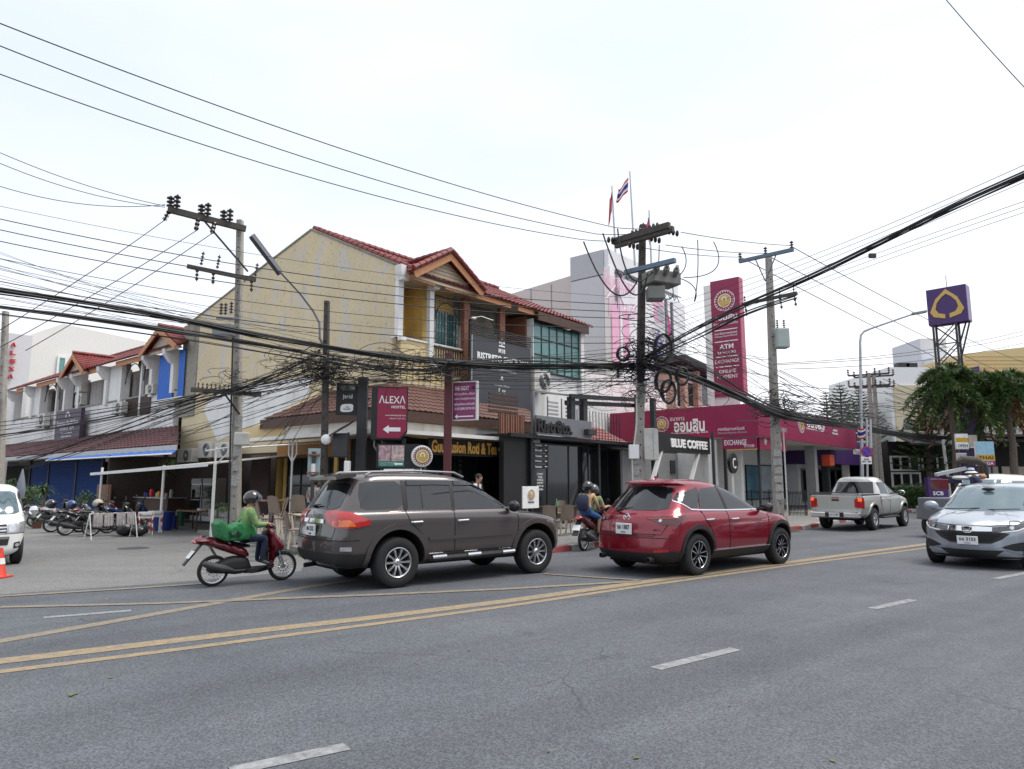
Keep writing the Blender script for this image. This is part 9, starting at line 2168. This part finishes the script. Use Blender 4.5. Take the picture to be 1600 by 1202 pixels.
p0=at(1480,596,41);p1=at(1515,680,41);t=thing('purple_pylon','purple bank pylon with white letters half hidden by the palm fronds','sign',Matrix.Translation((p0.x+.6,41,0)));mb=MB();mb.box(at(1490,600,41).x,at(1520,600,41).x,41,41.4,0,at(1500,606,41).z);mb.obj('panel',M['purple'],t)
for s,py,hh in(('SCB',612,.6),('24 HRS',627,.3),('ฝาก ถอน',640,.4),('โอน จ่าย',652,.4)):p=at(1501,py,40.98);text(s,ID,(p.x,40.98,p.z),1.0,hh,M['letter_white'],t)
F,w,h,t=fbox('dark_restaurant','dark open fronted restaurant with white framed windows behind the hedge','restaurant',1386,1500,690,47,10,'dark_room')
for x0,x1,z0,z1 in((-w*.95,-w*.2,2.4,3.3),(-w*.95,-w*.2,1.3,2.2),(-.1*w,.5*w,2.4,3.3)):window(x0,x1,-.05,z0,z1,M['glass_dark'],M['white_paint'],3,1,t,F=F,fw=.12,d=.08)
mb=MB(F);mb.slab([(-w*1.1,-3.5,h-.4),(w*.9,-3.5,h-.6),(w*.9,0,h+.5),(-w*1.1,0,h+.7)],(0,0,.12));mb.obj('awning',M['charcoal'],t)
mb=MB(F);mb.box(-w*.75,w*.1,-1.0,-.9,h+.7,h+1.4);mb.obj('white_tarpaulin',M['white_paint'],t)
for x in(-w*.3,w*.28,w*.42):mb=MB(F);mb.cyl((x,-3.6,0),(x-.2,-3.6,h+.6),.09,7);mb.obj('post',M['galv']if x>0 else M['white_paint'],t)
for k in range(5):mb=MB(F);x=w*(.3+.13*k);mb.bar((x,-3.2,.4),(x+w*.14,-3.2,h-.5),.05,.05);mb.obj('brace',M['galv'],t)
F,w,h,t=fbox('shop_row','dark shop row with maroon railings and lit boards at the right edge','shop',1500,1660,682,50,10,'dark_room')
mb=MB(F);mb.slab([(-w,-3.5,h-.2),(w,-3.5,h-.2),(w,0,h+.6),(-w,0,h+.6)],(0,0,.12));mb.obj('awning',M['charcoal'],t)
for k in range(26):x=-w+k*w*2/26;mb=MB(F);mb.box(x,x+.09,-3.3,-3.2,0,1.9);mb.obj('rail_bar',M['brown_col'],t)
for z in(1.0,1.8):mb=MB(F);mb.box(-w,w,-3.34,-3.3,z,z+.12);mb.obj('rail',M['brown_col'],t)
for k in range(6):x=-w*.9+k*w*.32;mb=MB(F);mb.box(x,x+.9,-.1,-.02,1.5+.4*(k%2),2.7);mb.obj('lit_board',M['beige_plastic'],t)
mb=MB(F);mb.cyl((w*.1,-3.6,0),(w*.1,-3.6,3.4),.16,8);mb.obj('tree_post',M['bark'],t)
def board(px0,py0,px1,py1,Y,label,rows,m='white_clean'):
    a=at(px0,py1,Y);b=at(px1,py0,Y);t=thing('advert_board',label,'sign',Matrix.Translation(((a.x+b.x)/2,Y,a.z)),'advertising boards at the right');mb=MB();mb.box(a.x,b.x,Y,Y+.12,a.z,b.z);mb.obj('panel',M[m],t);H_=b.z-a.z
    for(f0,f1,mm,s)in rows:
        mb=MB();mb.box(a.x,b.x,Y-.01,Y,b.z-H_*f1,b.z-H_*f0);mb.obj('band',M[mm],t)
        if s:text(s,ID,((a.x+b.x)/2,Y-.015,b.z-H_*(f0+f1)/2),(b.x-a.x)*.8,H_*(f1-f0)*.6,M['black']if mm!='plum' else M['letter_white'],t)
    mb=MB()
    for x in(a.x+.1,b.x-.1):mb=MB();mb.cyl((x,Y+.15,0),(x,Y+.15,a.z+.1),.05,6);mb.obj('post',M['charcoal'],t)
dm('sky_print',(.30,.50,.62),.5,n=.2);dm('amber',(.55,.33,.02),.5)
board(1495,678,1512,702,36,'small white and amber advert board left of the palm trunk',[(.25,.55,'amber',''),(.6,.95,'letter_white','OPEN')])
board(1517,680,1526,700,36,'narrow orange portrait board right of the palm trunk',[(.0,.9,'beige_plastic','')])
board(1527,690,1552,728,35,'pale blue and amber massage advert board above the truck',[(.0,.55,'sky_print',''),(.55,.78,'amber','THAI'),(.8,1.0,'plum','YOGA')])
board(1497,708,1510,722,36,'small dark framed notice under the amber board',[(.1,.9,'letter_grey','')])
p=at(1466,762,33);t=thing('purple_bank_sign','low purple bank sign with gold leaf emblem and SCB lettering beside the hedge','sign',Matrix.Translation((p.x,33,0)));mb=MB();a=at(1452,778,33);b=at(1480,746,33);mb.box(a.x,b.x,33,33.3,0,b.z);mb.obj('panel',M['purple'],t)
c=at(1466,757,32.98);mb=MB();mb.tube([c+Vector((-.12,0,-.2)),c+Vector((-.25,0,-.12)),c+Vector((-.16,0,.12)),c+Vector((0,0,.22)),c+Vector((.16,0,.12)),c+Vector((.25,0,-.12)),c+Vector((.12,0,-.2))],.035,5);mb.obj('emblem',M['gold'],t);pq=at(1466,771,32.98);text('SCB',ID,(pq.x,32.98,pq.z),.5,.18,M['letter_white'],t,bold=.02)
mb=MB();a=at(1437,772,31);mb.bbox(a.x,a.x+1.5,31,31.4,.0,.55,.03);mb.obj('stone_bench',M['concrete'],label='pale stone bench in front of the low purple bank sign',cat='bench')
YL=21.0
def lp(px,py,dy=0):return at(px,py,YL+dy)
c=lp(1520,760);T=Matrix.Translation((c.x,c.y,0))@Matrix.Rotation(R(20),4,'Z');t=thing('loaded_truck','open truck piled high with folded stall gear, parasol and bins','truck',T,None)
mb=MB(T);mb.bbox(-1.4,.9,-.75,.75,.5,1.15,.03);mb.obj('bed',M['grey_metal'],t)
mb=MB(T);mb.bbox(.95,2.2,-.75,.75,.5,1.45,.12);mb.obj('cab',M['paint_white'],t)
for x in(-.9,1.6):
    for s in(-1,1):mb=MB(T@Matrix.Translation((x,s*.72,.33))@Matrix.Rotation(R(90),4,'X'));mb.lathe([(0,-.1),(.33,-.1),(.33,.1),(0,.1)],20);mb.obj('wheel',M['rubber'],t)
def item(nm,lb,cat,fn,m,**k):mb=MB();fn(mb);return mb.obj(nm,M[m],label=lb,cat=cat,smooth=k.get('smooth',False))
item('folded_awning','long pale folded awning pole jutting left from the truck load','awning',lambda mb:mb.bar(lp(1462,742),lp(1508,732),.14,.1),'letter_grey')
item('brown_parasol','brown parasol bundle lying across the top of the truck load','parasol',lambda mb:mb.tube([lp(1494,722),lp(1502,718),lp(1525,720),lp(1540,726)],[.05,.11,.13,.05],10),'pole_dark',smooth=True)
item('red_crate','red crate with a white label under the awning poles','crate',lambda mb:mb.bbox(*(lambda p:(p.x-.16,p.x+.16,YL-.2,YL+.2,p.z-.16,p.z+.16))(lp(1481,757,-.4)),.02),'bike_red')
item('green_sheet','pale green plastic sheet heaped on the truck load','sheet',lambda mb:mb.ball(lp(1500,747),(.35,.25,.08),12,8),'letter_grey',smooth=True)
item('orange_bag','orange cloth bag beside the worker on the truck','bag',lambda mb:mb.ball(lp(1535,745,-.1),(.11,.1,.08),10,8),'orange_fascia',smooth=True)
item('blue_tool','dark blue tool case wedged in the truck load','case',lambda mb:mb.bbox(*(lambda p:(p.x-.25,p.x+.2,YL-.1,YL+.2,p.z-.1,p.z+.1))(lp(1490,750)),.02),'navy')
item('metal_frame','upright metal gas ring on the right of the truck load','frame',lambda mb:mb.tube([lp(1541,728),lp(1543,748)],.05,6),'charcoal')
base=lp(1521,760);T=Matrix.Translation((base.x,base.y-.3,at(1521,762,YL).z-.95))@Matrix.Rotation(R(120),4,'Z')@SM(.9)
t,P,fw=stand(T,'worker in dark blue top and striped bucket hat bending over truck',dict(skin='skin',shirt='navy',trousers='navy',shoe='shoe',hair='hair',forearm='shirt'),(1,.2,-.3),.12,arm=.2)
mb=MB(T@Matrix.Translation(P['head']));mb.lathe([(0,.15),(.09,.14),(.115,.05),(.12,.03),(.19,-.02),(.185,-.03),(.1,.0)],20);mb.obj('hat',M['white_shirt'],t,smooth=True);mb=MB(T@Matrix.Translation(P['head']));mb.lathe([(.121,.075),(.123,.035)],20);mb.obj('hat_band',M['shorts_blue'],t)
OPM=RF@Matrix.Translation((0,-24,0))
mb=MB(OPM)
for i,(x,w_,h_)in enumerate(((-48,14,8),(-33,12,6.5),(-20,13,9),(-6,12,7),(8,15,8.5),(24,13,6),(38,14,9))):mb.box(x,x+w_,-8,0,0,h_*.7)
mb.obj('unseen_opposite_front',M['concrete'],kind='structure')  # unseen blocks across the street, added for dark reflections and some shade
